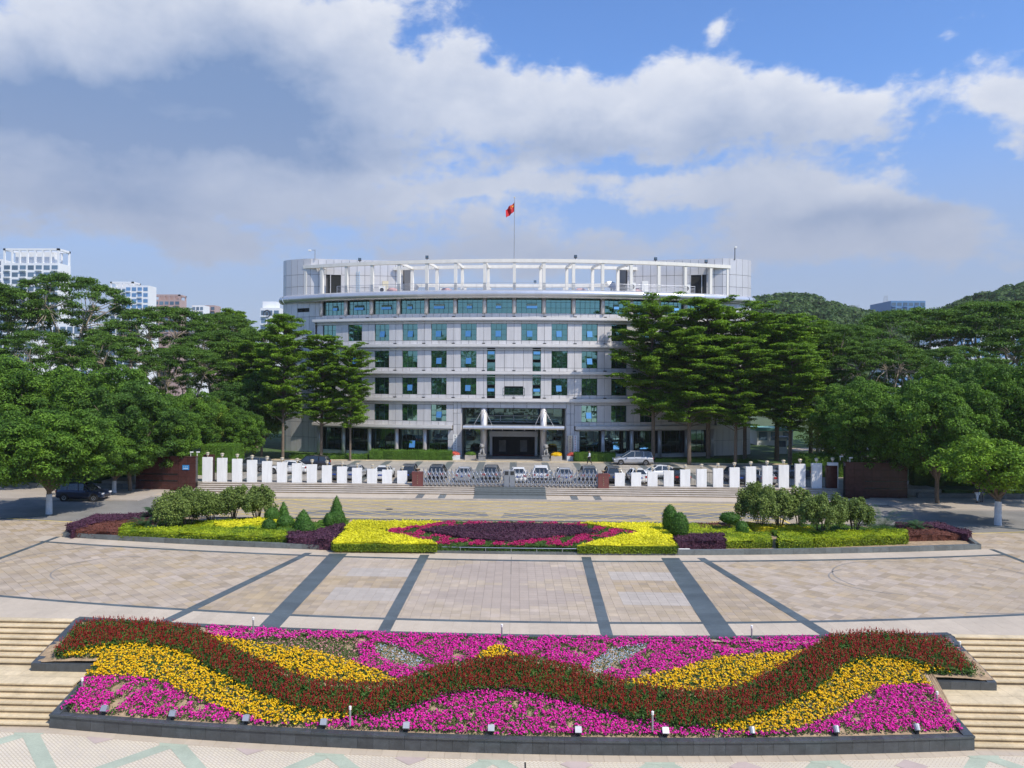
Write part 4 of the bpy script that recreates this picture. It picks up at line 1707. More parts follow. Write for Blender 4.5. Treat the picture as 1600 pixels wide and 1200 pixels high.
def lion(x, lab, mir):
    t = thing('stone_lion', lab, 'statue', (x, 104.0, CZ))
    link('pedestal', MB().bbox(-.55, .55, -.7, .7, 0, .18).bbox(-.45, .45, -.6, .6, .18, .75).bbox(-.52, .52, -.66, .66, .75, .88), 'lion_stone', t)
    mb = MB()
    mb.ellips((0, .25, 1.22), (.36, .42, .40), 12, 8)          # haunches
    mb.ellips((0, -.02, 1.50), (.30, .32, .52), 12, 8)         # upright chest
    mb.ellips((0, -.12, 1.98), (.34, .32, .34), 12, 8)         # mane
    for a in range(8):
        w_ = 2 * PI * a / 8
        mb.ellips((.27 * math.cos(w_), -.08, 1.98 + .27 * math.sin(w_)), (.10, .12, .10), 7, 5)
    mb.ellips((0, -.36, 2.02), (.21, .20, .22), 10, 7)         # face
    mb.ellips((0, -.54, 1.95), (.13, .12, .10), 8, 6)          # muzzle
    for sx in (-1, 1):
        mb.ellips((sx * .2, -.18, 2.28), (.07, .05, .09), 6, 5)
        mb.tube([(sx * .17, -.28, 1.62), (sx * .19, -.40, 1.25), (sx * .19, -.44, .95)], [.12, .10, .10], 8)
        mb.ellips((sx * .19, -.52, .95), (.12, .17, .08), 8, 5)
        mb.ellips((sx * .27, -.02, 1.0), (.15, .34, .14), 8, 5)
    mb.tube([(0, .6, 1.0), (.1, .72, 1.3), (0, .62, 1.6)], [.07, .09, .05], 6)
    o = link('lion', mb, 'lion_stone', t, smooth=True)
    b = MB().ellips((mir * .36, -.55, 1.0), (.13, .13, .13), 8, 6)
    link('stone_ball', b, 'lion_stone', t)


lion(-4.25, 'grey stone lion on a pedestal in front of the left entrance column', -1)
lion(4.35, 'grey stone lion on a pedestal in front of the right entrance column', 1)

# ------------------------------------------------------------------ flag and things on the roof
fx, fzt = AT(804, 308, 108.4)
t = thing('flagpole', 'thin grey flagpole standing on the middle of the roof terrace', 'flagpole', (fx, 108.7, DECK))
link('pole', MB().tube([(0, 0, 0), (0, 0, 5), (0, 0, fzt - DECK)], [.09, .07, .035], 8), 'steel_dull', t)
link('finial', MB().ellips((0, 0, fzt - DECK), (.1, .1, .1), 8, 6), 'lamp_brass', t)
mb = MB()
link('base', MB().bbox(-.5, .5, -.3, .3, 0, .15), 'dark_metal', t)
# flag hanging in folds: hoist at the pole, fly falling to the lower left
nx_, nz_ = 22, 14
HO = np.array([fx, 108.7, AT(804, 316, 108.7)[1]])
fv = []


def flag_pt(u, v):
    """u from hoist to fly, v from top to foot"""
    x = -.03 - u * 1.25 + .10 * math.sin(u * 9 + v * 2) * u
    z = -v * 1.25 - u * 1.05 * (1.05 - .15 * v) - .05 * math.sin(u * 7)
    x += .22 * v * u
    y = .30 * math.sin(u * 10 + v * 1.6) * (.25 + u) * .8
    return Vector((x, y, z))


vs = [flag_pt(i / nx_, j / nz_) for j in range(nz_ + 1) for i in range(nx_ + 1)]
fs = [(j * (nx_ + 1) + i, j * (nx_ + 1) + i + 1, (j + 1) * (nx_ + 1) + i + 1, (j + 1) * (nx_ + 1) + i) for j in range(nz_) for i in range(nx_)]
ft = thing('flag', 'red flag with yellow stars hanging from the roof flagpole', 'flag', tuple(HO))
link('cloth', MB().add(vs, fs), 'flag_red', ft, smooth=True)


def star(u0, v0, r, rot):
    for side in (-.012, .012):
        pts = []
        for k in range(10):
            rr = r if k % 2 == 0 else r * .4
            w_ = rot + PI / 2 + k * PI / 5
            pts.append((u0 + rr * math.cos(w_) / 1.5, v0 - rr * math.sin(w_)))
        vs = []
        for (u, v) in pts + [(u0, v0)]:
            p = flag_pt(u, v)
            vs.append((p.x, p.y + side, p.z))
        yield vs, [(k, (k + 1) % 10, 10) for k in range(10)]


mb = MB()
for (u, v, r, ro) in ((.17, .25, .15, 0), (.33, .10, .05, .5), (.40, .20, .05, .2), (.40, .35, .05, 0), (.33, .45, .05, .5)):
    for vs, fs in star(u, v, r, ro):
        mb.add(vs, fs)
link('stars', mb, 'flag_yellow', ft)


def roof_thing(name, lab, cat, px, y, build, z=DECK, rz=0.0, group=None):
    x, _ = AT(px, 440, y)
    t = thing(name, lab, cat, (x, y, z), rz, group)
    build(t)
    return t


def floodlight(t):
    link('bracket', MB().box((0, 0, .12), (.1, .1, .24)).box((0, 0, .22), (.5, .08, .05)), 'dark_metal', t)
    link('lamp_head', MB().box((0, -.05, .45), (.42, .25, .36)), 'dark_metal', t)
    link('lens', MB().box((0, -.19, .45), (.34, .03, .28)), 'far_glass', t)


for px, lab, y in ((667, 'black floodlight on the pergola beam left of the flagpole', 108.8), (899, 'black floodlight on the pergola beam right of the flagpole', 108.8),
                   (1024, 'black floodlight on the pergola beam above the right white door', 110.6), (1103, 'low black floodlight near the right end of the pergola beam', 112.6),
                   (562, 'small black floodlight on the pergola beam above the left terrace doors', 111.4)):
    x = (px - 801) / 1200 * y
    yy = YC - math.sqrt(82.75 ** 2 - x * x)
    roof_thing('floodlight', lab, 'floodlight', px, yy, floodlight, z=PT, group=None)
roof_thing('floodlight', 'black floodlight on the rear beam seen under the pergola', 'floodlight', 836, 127, floodlight, z=27.5)


def camera_pole(t):
    link('pole', MB().tube([(0, 0, 0), (0, 0, 1.5)], .06, 6).tube([(0, 0, 1.4), (-.7, 0, 1.45)], .04, 6), 'steel_dull', t)
    link('camera', MB().box((-.75, -.1, 1.36), (.35, .5, .2)), 'sign_white', t)


roof_thing('camera_pole', 'white camera on a short pole on the left end of the roof', 'security camera', 492, 114, camera_pole, z=Z_TOP - .2)
roof_thing('camera_pole', 'camera on a tall thin pole on the right end of the roof', 'security camera', 1148, 114.5, lambda t: (
    link('pole', MB().tube([(0, 0, 0), (0, 0, 1.9)], .06, 6), 'dark_metal', t), link('camera', MB().box((.1, -.05, 1.85), (.35, .3, .25)), 'sign_white', t)), z=Z_TOP - .2)


def dish(t):
    mb = MB()
    vs, fs = [], []
    for i in range(7):
        r = 1.15 * i / 6
        for k in range(16):
            w_ = 2 * PI * k / 16
            vs.append((r * math.cos(w_), .35 * (r / 1.15) ** 2 * -1, r * math.sin(w_)))
    for i in range(6):
        for k in range(16):
            fs.append((i * 16 + k, i * 16 + (k + 1) % 16, (i + 1) * 16 + (k + 1) % 16, (i + 1) * 16 + k))
    o = link('dish', MB().add(vs, fs), 'steel_dull', t, loc=(0, 0, 2.2))
    o.rotation_euler = (rad(-50), 0, rad(20))
    link('mount', MB().tube([(0, 0, 0), (0, 0, 2.2)], .1, 8), 'dark_metal', t)


roof_thing('satellite_dish', 'grey satellite dish behind the left part of the pergola', 'satellite dish', 643, 124, dish)
roof_thing('satellite_dish', 'grey satellite dish under the right part of the pergola', 'satellite dish', 955, 122, dish)


def bundle(m_):
    def f(t):
        mb = MB().ellips((0, 0, .45), (.85, .5, .5), 9, 6).ellips((.5, .1, .35), (.6, .4, .4), 8, 6)
        o = link('bundle', mb, m_, t)
    return f


for px, lab in ((613, 'pink covered bundle at the left wing of the terrace'), (697, 'long pink covered bundle left of the flagpole'), (907, 'pink covered bundle right of the flagpole'),
                (993, 'pink covered bundle before the right wing of the terrace')):
    roof_thing('covered_bundle', lab, 'bundle', px, 112.5, bundle('pink_tarp'))


def ac_unit(t):
    link('casing', MB().bbox(-.45, .45, -.2, .2, 0, 1.5), 'sign_white', t)
    link('grille', MB().lathe([(.3, 0), (.3, .02)], n=14), 'dark_metal', t, loc=(0, -.21, .9)).rotation_euler = (rad(90), 0, 0)


for px, lab, y in ((597, 'white cabinet on the terrace right of the left doors', 115), (988, 'white cabinet on the terrace near the right pergola columns', 111.0), (1073, 'white cabinet beside the right dark door of the terrace', 113.0),
                   (1138, 'small white cabinet at the right end of the terrace', 115.4)):
    roof_thing('air_conditioner', lab, 'air conditioner', px, y, ac_unit)
# ------------------------------------------------------------------ fence of white pillars
TL = [714.3, 715.6, 717, 718.8, 720.6, 722.2, 723.8, 725.6, 727.2, 729, 731, 732.6, 734, 735.5]
TR = [739, 738.4, 737, 735.4, 733.7, 732.9, 731.8, 730.4, 729, 727.9, 726.6, 724.9, 723.8, 722.7]
XL = [324.4, 347.3, 370.8, 394, 417.5, 440.9, 464.3, 487.6, 511, 534.5, 558, 581.6, 605, 628.5]
XR = [968.2, 993.8, 1019.3, 1044.8, 1070.4, 1096, 1121.7, 1147.4, 1173, 1198.6, 1224.2, 1250, 1275.7, 1301]
FY = 81.0


def pillar(x, ztop, lab, grp='white pillars of the forecourt fence'):
    t = thing('fence_pillar', lab, 'fence pillar', (x, FY, CZ), 0, grp)
    h = ztop - CZ
    link('shaft', MB().bbox(-.51, .51, -.17, .17, 0, h), 'white_paint', t)
    lp = link('lamp', MB().lathe([(.04, 0), (.05, .14), (.12, .17), (.12, .20)], n=10), 'lamp_brass', t, loc=(0, 0, h))
    link('globe', MB().ellips((0, 0, .36), (.17, .17, .17), 10, 7), 'lamp_glass', lp)
    link('cap', MB().lathe([(.24, .44), (.16, .52), (.03, .56)], n=10), 'lamp_brass', lp)
    return x


pxs = []
for i, (px, py) in enumerate(zip(XL, TL)):
    x, z = AT(px, py, FY)
    nm = 'tallest white pillar, at the left end of the left fence' if i == 0 else ('lowest white pillar of the left fence, nearest the gate pier' if i == 13 else
         f'{ORD[13 - i]} white pillar to the left of the gate pier on the left' if i > 6 else f'{ORD[i]} white pillar from the left brown granite wall')
    pxs.append((pillar(x, z, nm), z))
pxr = []
for i, (px, py) in enumerate(zip(XR, TR)):
    x, z = AT(px, py, FY)
    nm = 'tallest white pillar, at the right end of the right fence' if i == 13 else ('lowest white pillar of the right fence, nearest the gate pier' if i == 0 else
         f'{ORD[i]} white pillar to the right of the gate pier on the right' if i < 7 else f'{ORD[13 - i]} white pillar from the right brown granite wall')
    pxr.append((pillar(x, z, nm), z))


def bars(x0, x1, z0, z1, lab):
    t = thing('railing_panel', lab, 'fence', ((x0 + x1) / 2, FY + .1, CZ), 0, 'black railings between the white pillars')
    w = x1 - x0
    mb = MB()
    n = max(2, int(w / .14))
    for i in range(n + 1):
        mb.box((-w / 2 + w * i / n, 0, (z1 - z0) / 2), (.018, .018, z1 - z0))
    link('bars', mb, 'dark_metal', t)
    link('rails', MB().box((0, 0, .12), (w, .04, .04)).box((0, 0, z1 - z0 - .12), (w, .04, .04)), 'dark_metal', t)


for L_, sd, inner in ((pxs, 'left', False), (pxr, 'right', True)):
    for i in range(13):
        n_ = i + 1 if inner else 13 - i
        bars(L_[i][0] + .51, L_[i + 1][0] - .51, CZ, min(L_[i][1], L_[i + 1][1]) - .25, f'black railing in the {ORD[n_ - 1]} gap out from the {sd} gate pier')
struct('fence_plinth', MB().bbox(-33.1, -10.9, 80.7, 81.3, .6, CZ + .012).bbox(10.9, 33.6, 80.7, 81.3, .6, CZ + .012), 'step_grey')

# gate piers
GY, GZ = 80.3, .60
for px0, px1, top, lab in ((644.5, 661.5, 736.8, 'red brown granite gate pier at the left end of the folding gate'), (934, 951, 740, 'red brown granite gate pier at the right end of the folding gate')):
    x0, x1 = AT(px0, 750, GY)[0], AT(px1, 750, GY)[0]
    zt = AT(px0, top, GY)[1]
    t = thing('gate_pier', lab, 'gate pier', ((x0 + x1) / 2, GY, GZ))
    w = (x1 - x0) / 2
    link('shaft', MB().bbox(-w, w, -.35, .35, 0, zt - GZ - .06), 'granite_red_light', t)
    link('cap', MB().bbox(-w - .03, w + .03, -.38, .38, zt - GZ - .06, zt - GZ), 'granite_red_light', t)
    for k in range(5):
        link('character', glyphs(1, .12, .2, k + 30), 'lamp_brass', t, loc=(0, -.36, .35 + .2 * k))
    link('lamp', MB().lathe([(.03, 0), (.04, .15), (.2, .3), (.22, .34), (.03, .42)], n=10), 'lamp_brass', t, loc=(0, 0, zt - GZ))
# folding gate: crossing bars between posts, motor box in the middle
gx0, gx1 = AT(662, 750, GY)[0], AT(933.5, 750, GY)[0]
mx0, mx1 = AT(788, 750, GY)[0], AT(804, 750, GY)[0]


def fold_gate(x0, x1, lab):
    t = thing('folding_gate', lab, 'gate', ((x0 + x1) / 2, GY, GZ))
    n = max(2, round((x1 - x0) / .42))
    step_ = (x1 - x0) / n
    H_ = 1.85
    post = MB().box((0, 0, H_ / 2 + .05), (.05, .34, .045)).tube([(0, -.17, .08), (0, -.17, H_)], .042, 5).tube([(0, .17, .08), (0, .17, H_)], .042, 5).box((0, 0, H_), (.045, .38, .05)).mesh('gate_post')
    wheel = MB().lathe([(.075, -.03), (.075, .03)], n=8).mesh('wheel')
    for i in range(n + 1):
        p_ = link('gate_post', post, 'steel', t, loc=(-(x1 - x0) / 2 + i * step_, 0, 0))
        for sy in (-.2, .2):
            o = link('wheel', wheel, 'dark_metal', p_, loc=(0, sy, .08))
            o.rotation_euler = (rad(90), 0, 0)
    lat = MB()
    for i in range(n):
        xa, xb_ = -(x1 - x0) / 2 + i * step_, -(x1 - x0) / 2 + (i + 1) * step_
        for sy in (-.17, .17):
            for (za, zb3) in ((.15, .9), (.9, .15), (.9, 1.65), (1.65, .9)):
                lat.tube([(xa, sy, za), (xb_, sy, zb3)], .03, 4, caps=False)
    link('crossing_bars', lat, 'steel', t)


fold_gate(gx0, mx0 - .05, 'left half of the steel folding gate, between the left pier and the motor box')
fold_gate(mx1 + .05, gx1, 'right half of the steel folding gate, between the motor box and the right pier')
t = thing('gate_motor', 'grey steel motor box in the middle of the folding gate', 'gate motor', ((mx0 + mx1) / 2, GY, GZ))
link('casing', MB().bbox(-.55, -.03, -.3, .3, .1, 1.75).bbox(.03, .55, -.3, .3, .1, 1.75), 'steel_dull', t)
link('display', MB().bbox(-.48, -.1, -.32, -.3, 1.3, 1.68).bbox(.1, .48, -.32, -.3, 1.3, 1.68), 'ink', t)
link('base', MB().bbox(-.6, .6, -.34, .34, 0, .1), 'dark_metal', t)

# brown granite walls at both ends of the fence, built of slabs


def granite_wall(x0, x1, y, z0, z1, lab, cols, rows, slot, sgn):
    t = thing('granite_wall', lab, 'wall', ((x0 + x1) / 2, y, z0))
    w, h = x1 - x0, z1 - z0
    link('core', MB().bbox(-w / 2 + .02, w / 2 - .02, 0.03, .55, 0, h - .02), 'granite_black', t)
    pm = MB().box((0, 0, 0), (w / cols - .015, .05, h / rows - .015)).mesh('slab')
    for i in range(cols):
        for j in range(rows):
            link('slab', pm, 'granite_red', t, loc=(-w / 2 + w * (i + .5) / cols, 0, h * (j + .5) / rows))
    link('coping', MB().bbox(-w / 2 - .03, w / 2 + .03, -.06, .6, h, h + .07), 'granite_red', t)
    link('slot', MB().bbox(slot[0], slot[1], -.06, -.027, h * .46, h * .50).bbox(slot[0], slot[1], -.06, -.027, h * .26, h * .30), 'granite_black', t)
    # carved characters
    link('carved_lettering', MB(), 'granite_red_light', t) if False else None
    return t


gl0, gl1 = AT(212, 740, 79.4)[0], AT(306, 740, 79.4)[0]
tz = AT(260, 714, 79.4)[1]
gw1 = granite_wall(gl0, gl1, 79.4, .05, tz, 'long red brown granite wall at the left end of the fence', 7, 5, (-2.9, 1.3), 1)
gr0, gr1 = AT(1321, 740, 79.0)[0], AT(1418, 740, 79.0)[0]
tz2 = AT(1370, 723.5, 79.0)[1]
granite_wall(gr0, gr1, 79.0, .05, tz2, 'long red brown granite wall at the right end of the fence', 7, 5, (-1.2, 3.0), 1)
t = thing('granite_wall', 'narrow dark granite wall joining the left pillar and the long brown wall', 'wall', (gl1 + .6, 81.2, .1))
link('core', MB().bbox(-.55, .55, 0, .4, 0, 3.5), 'granite_red', t)
t = thing('granite_wall', 'narrow dark granite wall joining the right pillar and the long brown wall', 'wall', (gr0 - .6, 80.8, .1))
link('core', MB().bbox(-.55, .55, 0, .4, 0, 3.0), 'granite_red', t)
# blue sign
sx, sz = AT(290, 730.5, 79.3)
t = thing('blue_sign', 'small blue enamel sign with white writing on the left brown wall', 'sign', (sx, 79.33, sz))
link('plate', MB().box((0, 0, 0), (.72, .03, .5)), 'sign_blue', t)
mb = MB()
mb.box((0, -.018, -.12), (.5, .006, .05))
g_ = glyphs(1, .14, .2, 5)
for dx in (-.2, -.02, .16):
    gg = glyphs(1, .13, .2, int(100 + dx * 50))
    mb.add([(v[0] + dx, v[1] * .2 - .018, v[2] + .06) for v in gg.v], gg.f)
link('lettering', mb, 'sign_white', t)
for px, y in ((298, 79.8), (308, 80.0), (1313, 80.5), (1328, 79.2)):
    x, z = AT(px, 712 if px < 800 else 722, y)
    z0 = tz if px < 800 else tz2
    t = thing('wall_camera', {298: 'white camera on top of the left brown wall', 308: 'second white camera above the joint of the left brown wall', 1313: 'camera above the dark joint at the right end pillar',
                              1328: 'camera on the left end of the right brown wall'}[px], 'security camera', (x, y, z0 + .07))
    link('pole', MB().tube([(0, 0, 0), (0, 0, .4)], .03, 6), 'sign_white', t)
    link('camera', MB().box((.1, 0, .42), (.32, .14, .12)), 'sign_white', t)
# ------------------------------------------------------------------ vehicles
def loft(stations):
    """stations: (y, [(x,z)...]) right half outlines from bottom to top, mirrored"""
    vs, fs = [], []
    m_ = None
    for (y, half) in stations:
        ring = [(x, y, z) for x, z in half] + [(-x, y, z) for x, z in half[::-1]]
        m_ = len(ring)
        vs += ring
    for i in range(len(stations) - 1):
        for k in range(m_):
            fs.append((i * m_ + k, i * m_ + (k + 1) % m_, (i + 1) * m_ + (k + 1) % m_, (i + 1) * m_ + k))
    fs.append(tuple(range(m_ - 1, -1, -1)))
    fs.append(tuple(range((len(stations) - 1) * m_, len(stations) * m_)))
    return MB().add(vs, fs)


SPEC = {  # L, W, H, body stations (y frac, bottom z, belt z, half width frac), cabin (y frac, z, half width frac top)
    'sedan': (4.65, 1.8, 1.46, [(-.5, .42, .80, .80), (-.485, .26, .98, .92), (-.30, .22, 1.02, 1), (0, .20, .98, 1), (.22, .20, .93, 1), (.40, .22, .82, .97), (.485, .26, .66, .88), (.5, .36, .56, .78)],
              [(-.36, 1.0, .80), (-.24, 1.38, .64), (-.05, 1.46, .66), (.08, 1.42, .66), (.26, .92, .80)]),
    'suv': (4.6, 1.85, 1.70, [(-.5, .48, .92, .86), (-.488, .32, 1.10, .94), (-.3, .30, 1.12, 1), (0, .28, 1.08, 1), (.2, .28, 1.05, 1), (.4, .30, .98, .97), (.485, .34, .80, .9), (.5, .42, .66, .8)],
            [(-.485, 1.10, .84), (-.42, 1.60, .70), (-.1, 1.70, .70), (.08, 1.66, .70), (.25, 1.04, .82)]),
    'van': (5.1, 1.95, 1.78, [(-.5, .42, .95, .88), (-.49, .28, 1.05, .95), (-.3, .24, 1.08, 1), (0, .22, 1.05, 1), (.2, .22, 1.02, 1), (.38, .24, .92, .97), (.48, .28, .74, .9), (.5, .36, .6, .8)],
            [(-.485, 1.05, .86), (-.45, 1.66, .74), (-.2, 1.78, .74), (.06, 1.75, .74), (.30, .98, .84)]),
}


def build_car(kind, paint, lab, loc, rz, group=None, name='parked_car', cat='car'):
    L, W, H, bs, cs = SPEC[kind]
    t = thing(name, lab, cat, loc, rz, group)
    hw = W / 2
    st = []
    for (f, zb3, zt, wf) in bs:
        w_ = hw * wf
        st.append((f * L, [(w_ * .86, zb3), (w_, zb3 + (zt - zb3) * .25), (w_, zb3 + (zt - zb3) * .75), (w_ * .88, zt)]))
    link('body', loft(st), paint, t, smooth=False)
    st2, roof = [], []
    for (f, z, wf) in cs:
        wb = hw * .90
        zb4 = min(z, 1.0) - .05
        st2.append((f * L, [(wb, zb4), (hw * wf, z)]))
    link('windows', loft(st2), 'car_glass', t)
    top = [c for c in cs if c[1] > H * .85]
    vs, fs = [], []
    for (f, z, wf) in top:
        vs += [(hw * wf * 1.01, f * L, z + .005), (hw * wf * .8, f * L, z + .04), (-hw * wf * .8, f * L, z + .04), (-hw * wf * 1.01, f * L, z + .005)]
    for i in range(len(top) - 1):
        for k in range(3):
            fs.append((i * 4 + k, i * 4 + k + 1, i * 4 + 5 + k, i * 4 + 4 + k))
    mb = MB().add(vs, fs)
    for sx_ in (-1, 1):
        for (a, b) in ((0, 1), (len(cs) - 2, len(cs) - 1)):
            pa_, pb_ = cs[a], cs[b]
            mb.tube([(sx_ * hw * (.905 if pa_[1] < 1.2 else pa_[2]), pa_[0] * L, pa_[1] - (.0 if a else .03)), (sx_ * hw * (.905 if pb_[1] < 1.2 else pb_[2]), pb_[0] * L, pb_[1])], .045, 5)
        mid = cs[2]
        mb.tube([(sx_ * hw * .905, -.02 * L, 1.0), (sx_ * hw * mid[2], -.04 * L, mid[1])], .04, 5)
        if kind != 'sedan':
            mb.tube([(sx_ * hw * .905, -.26 * L, 1.05), (sx_ * hw * mid[2], -.26 * L, mid[1] - .02)], .05, 5)
    link('roof', mb, paint, t)
    wr = .33 if kind != 'suv' else .36
    tyre = MB().lathe([(wr * .62, -.11), (wr * .95, -.11), (wr, -.07), (wr, .07), (wr * .95, .11), (wr * .62, .11)], n=18).mesh('tyre')
    rim = MB().lathe([(wr * .62, -.10), (wr * .58, .118), (wr * .16, .10), (.04, .125)], n=12).mesh('rim')
    arch = MB().lathe([(wr * 1.2, -.012), (wr * 1.2, .012)], n=18).mesh('wheel_arch')
    for sx_ in (-1, 1):
        for f in (-.31, .32):
            w_ = link('wheel', tyre, 'tyre', t, loc=(sx_ * (hw - .10), f * L, wr))
            w_.rotation_euler = (0, sx_ * rad(90), 0)
            link('rim', rim, 'rim', w_)
            a_ = link('wheel_arch', arch, 'tyre', t, loc=(sx_ * (hw - .005), f * L, wr + .02))
            a_.rotation_euler = (0, sx_ * rad(90), 0)
        zl = bs[1][2]
        link('tail_light', MB().box((sx_ * hw * .74, -.492 * L, zl - .17), (.32, .10, .20)), 'red_light', t)
        link('headlight', MB().box((sx_ * hw * .70, .482 * L, bs[-2][2] - .03), (.38, .14, .13)), 'clear_light', t)
        link('mirror', MB().box((sx_ * (hw + .08), .17 * L, 1.02), (.18, .12, .14)), paint, t)
        link('door_handle', MB().box((sx_ * (hw + .003), -.06 * L, .86), (.03, .18, .03)), 'dark_metal', t)
    link('bumper', MB().bbox(-hw * .84, hw * .84, -.503 * L - .03, -.49 * L, bs[0][1] - .08, bs[0][1] + .12), 'dark_metal' if kind == 'suv' else paint, t)
    link('number_plate', MB().box((0, -.505 * L - .01, .78 if kind != 'sedan' else .72), (.46, .02, .14)), 'plate_blue', t)
    link('grille', MB().box((0, .5 * L, .52), (hw * 1.0, .03, .18)), 'dark_metal', t)
    return t


GC = 'cars parked nose-in behind the gate and fence'
for i, (px, kind, paint, lab, yy) in enumerate((
        (684, 'suv', 'car_black', 'black car with a high roof, nearest the left gate pier behind the gate', 84.3),
        (726, 'sedan', 'car_silver', 'silver sedan second from the left gate pier, behind the gate', 84.2),
        (768, 'suv', 'car_grey', 'dark grey car with red tail lights just left of the gate motor box', 84.3),
        (810, 'sedan', 'car_white', 'white sedan just right of the gate motor box', 84.2),
        (845, 'suv', 'car_white', 'tall white car behind the middle of the right gate half', 84.3),
        (881, 'sedan', 'car_silver', 'silver white sedan second from the right gate pier', 84.2),
        (919, 'suv', 'car_grey', 'dark grey car nearest the right gate pier behind the gate', 84.3),
        (640, 'suv', 'car_black', 'black car half hidden by the left gate pier and the lowest pillar', 84.4),
        (600, 'sedan', 'car_white', 'white sedan behind the second and third pillars left of the gate', 84.6),
        (556, 'sedan', 'car_silver', 'silver car seen in the fourth and fifth gaps left of the gate', 84.8),
        (530, 'sedan', 'car_grey', 'grey sedan seen in the sixth gap left of the gate', 84.8),
        (957, 'suv', 'car_grey', 'grey car just behind the right gate pier', 84.4),
        (995, 'sedan', 'car_white', 'white sedan behind the second pillar right of the gate', 84.4),
        (1060, 'sedan', 'car_black', 'black sedan behind the fourth gap right of the gate', 84.6),
        (1190, 'sedan', 'car_silver', 'silver sedan behind the ninth gap right of the gate', 84.6),
        (1147, 'suv', 'car_blue', 'dark blue car behind the seventh gap right of the gate', 84.8))):
    x = AT(px, 745, yy)[0]
    build_car(kind, paint, lab, (x, yy, CZ + .01), rad(random.uniform(-2, 2)), GC)
for (px, yy, kind, paint, lab, rz) in ((450, 88.5, 'sedan', 'car_white', 'white sedan parked across behind the left fence pillars', 88), (392, 90, 'suv', 'car_grey', 'grey car parked across near the left end of the forecourt', 92),
                                      (485, 92.5, 'suv', 'car_black', 'black car parked across behind the white sedan', 90), (1030, 87.5, 'sedan', 'car_white', 'white car parked across behind the third pillar right of the gate', 95),
                                      (1230, 89, 'sedan', 'car_grey', 'grey sedan parked across near the right end of the fence', 85)):
    build_car(kind, paint, lab, (AT(px, 740, yy)[0], yy, CZ + .01), rad(rz))
build_car('van', 'car_silver', 'silver minivan parked side-on in front of the building by the hedge', (AT(988, 715, 101.5)[0], 101.3, CZ + .01), rad(90), name='minivan', cat='minivan')
build_car('suv', 'car_blue', 'dark blue car parked under the trees on the left street', (AT(121, 770, 71.5)[0], 72.6, -.015), rad(-90))


# ------------------------------------------------------------------ people
def skin_mesh(name, pts, edges, radii, lvl=2):
    me = bpy.data.meshes.new(name)
    me.from_pydata(pts, edges, [])
    o = bpy.data.objects.new(name, me)
    COL.objects.link(o)
    md = o.modifiers.new('skin', 'SKIN')
    for i, r in enumerate(radii):
        sv = me.skin_vertices[0].data[i]
        sv.radius = (r, r) if not isinstance(r, tuple) else r
    me.skin_vertices[0].data[0].use_root = True
    s = o.modifiers.new('sub', 'SUBSURF')
    s.levels = lvl
    s.render_levels = lvl
    dg = bpy.context.evaluated_depsgraph_get()
    out = bpy.data.meshes.new_from_object(o.evaluated_get(dg))
    bpy.data.objects.remove(o)
    out.name = name
    return out


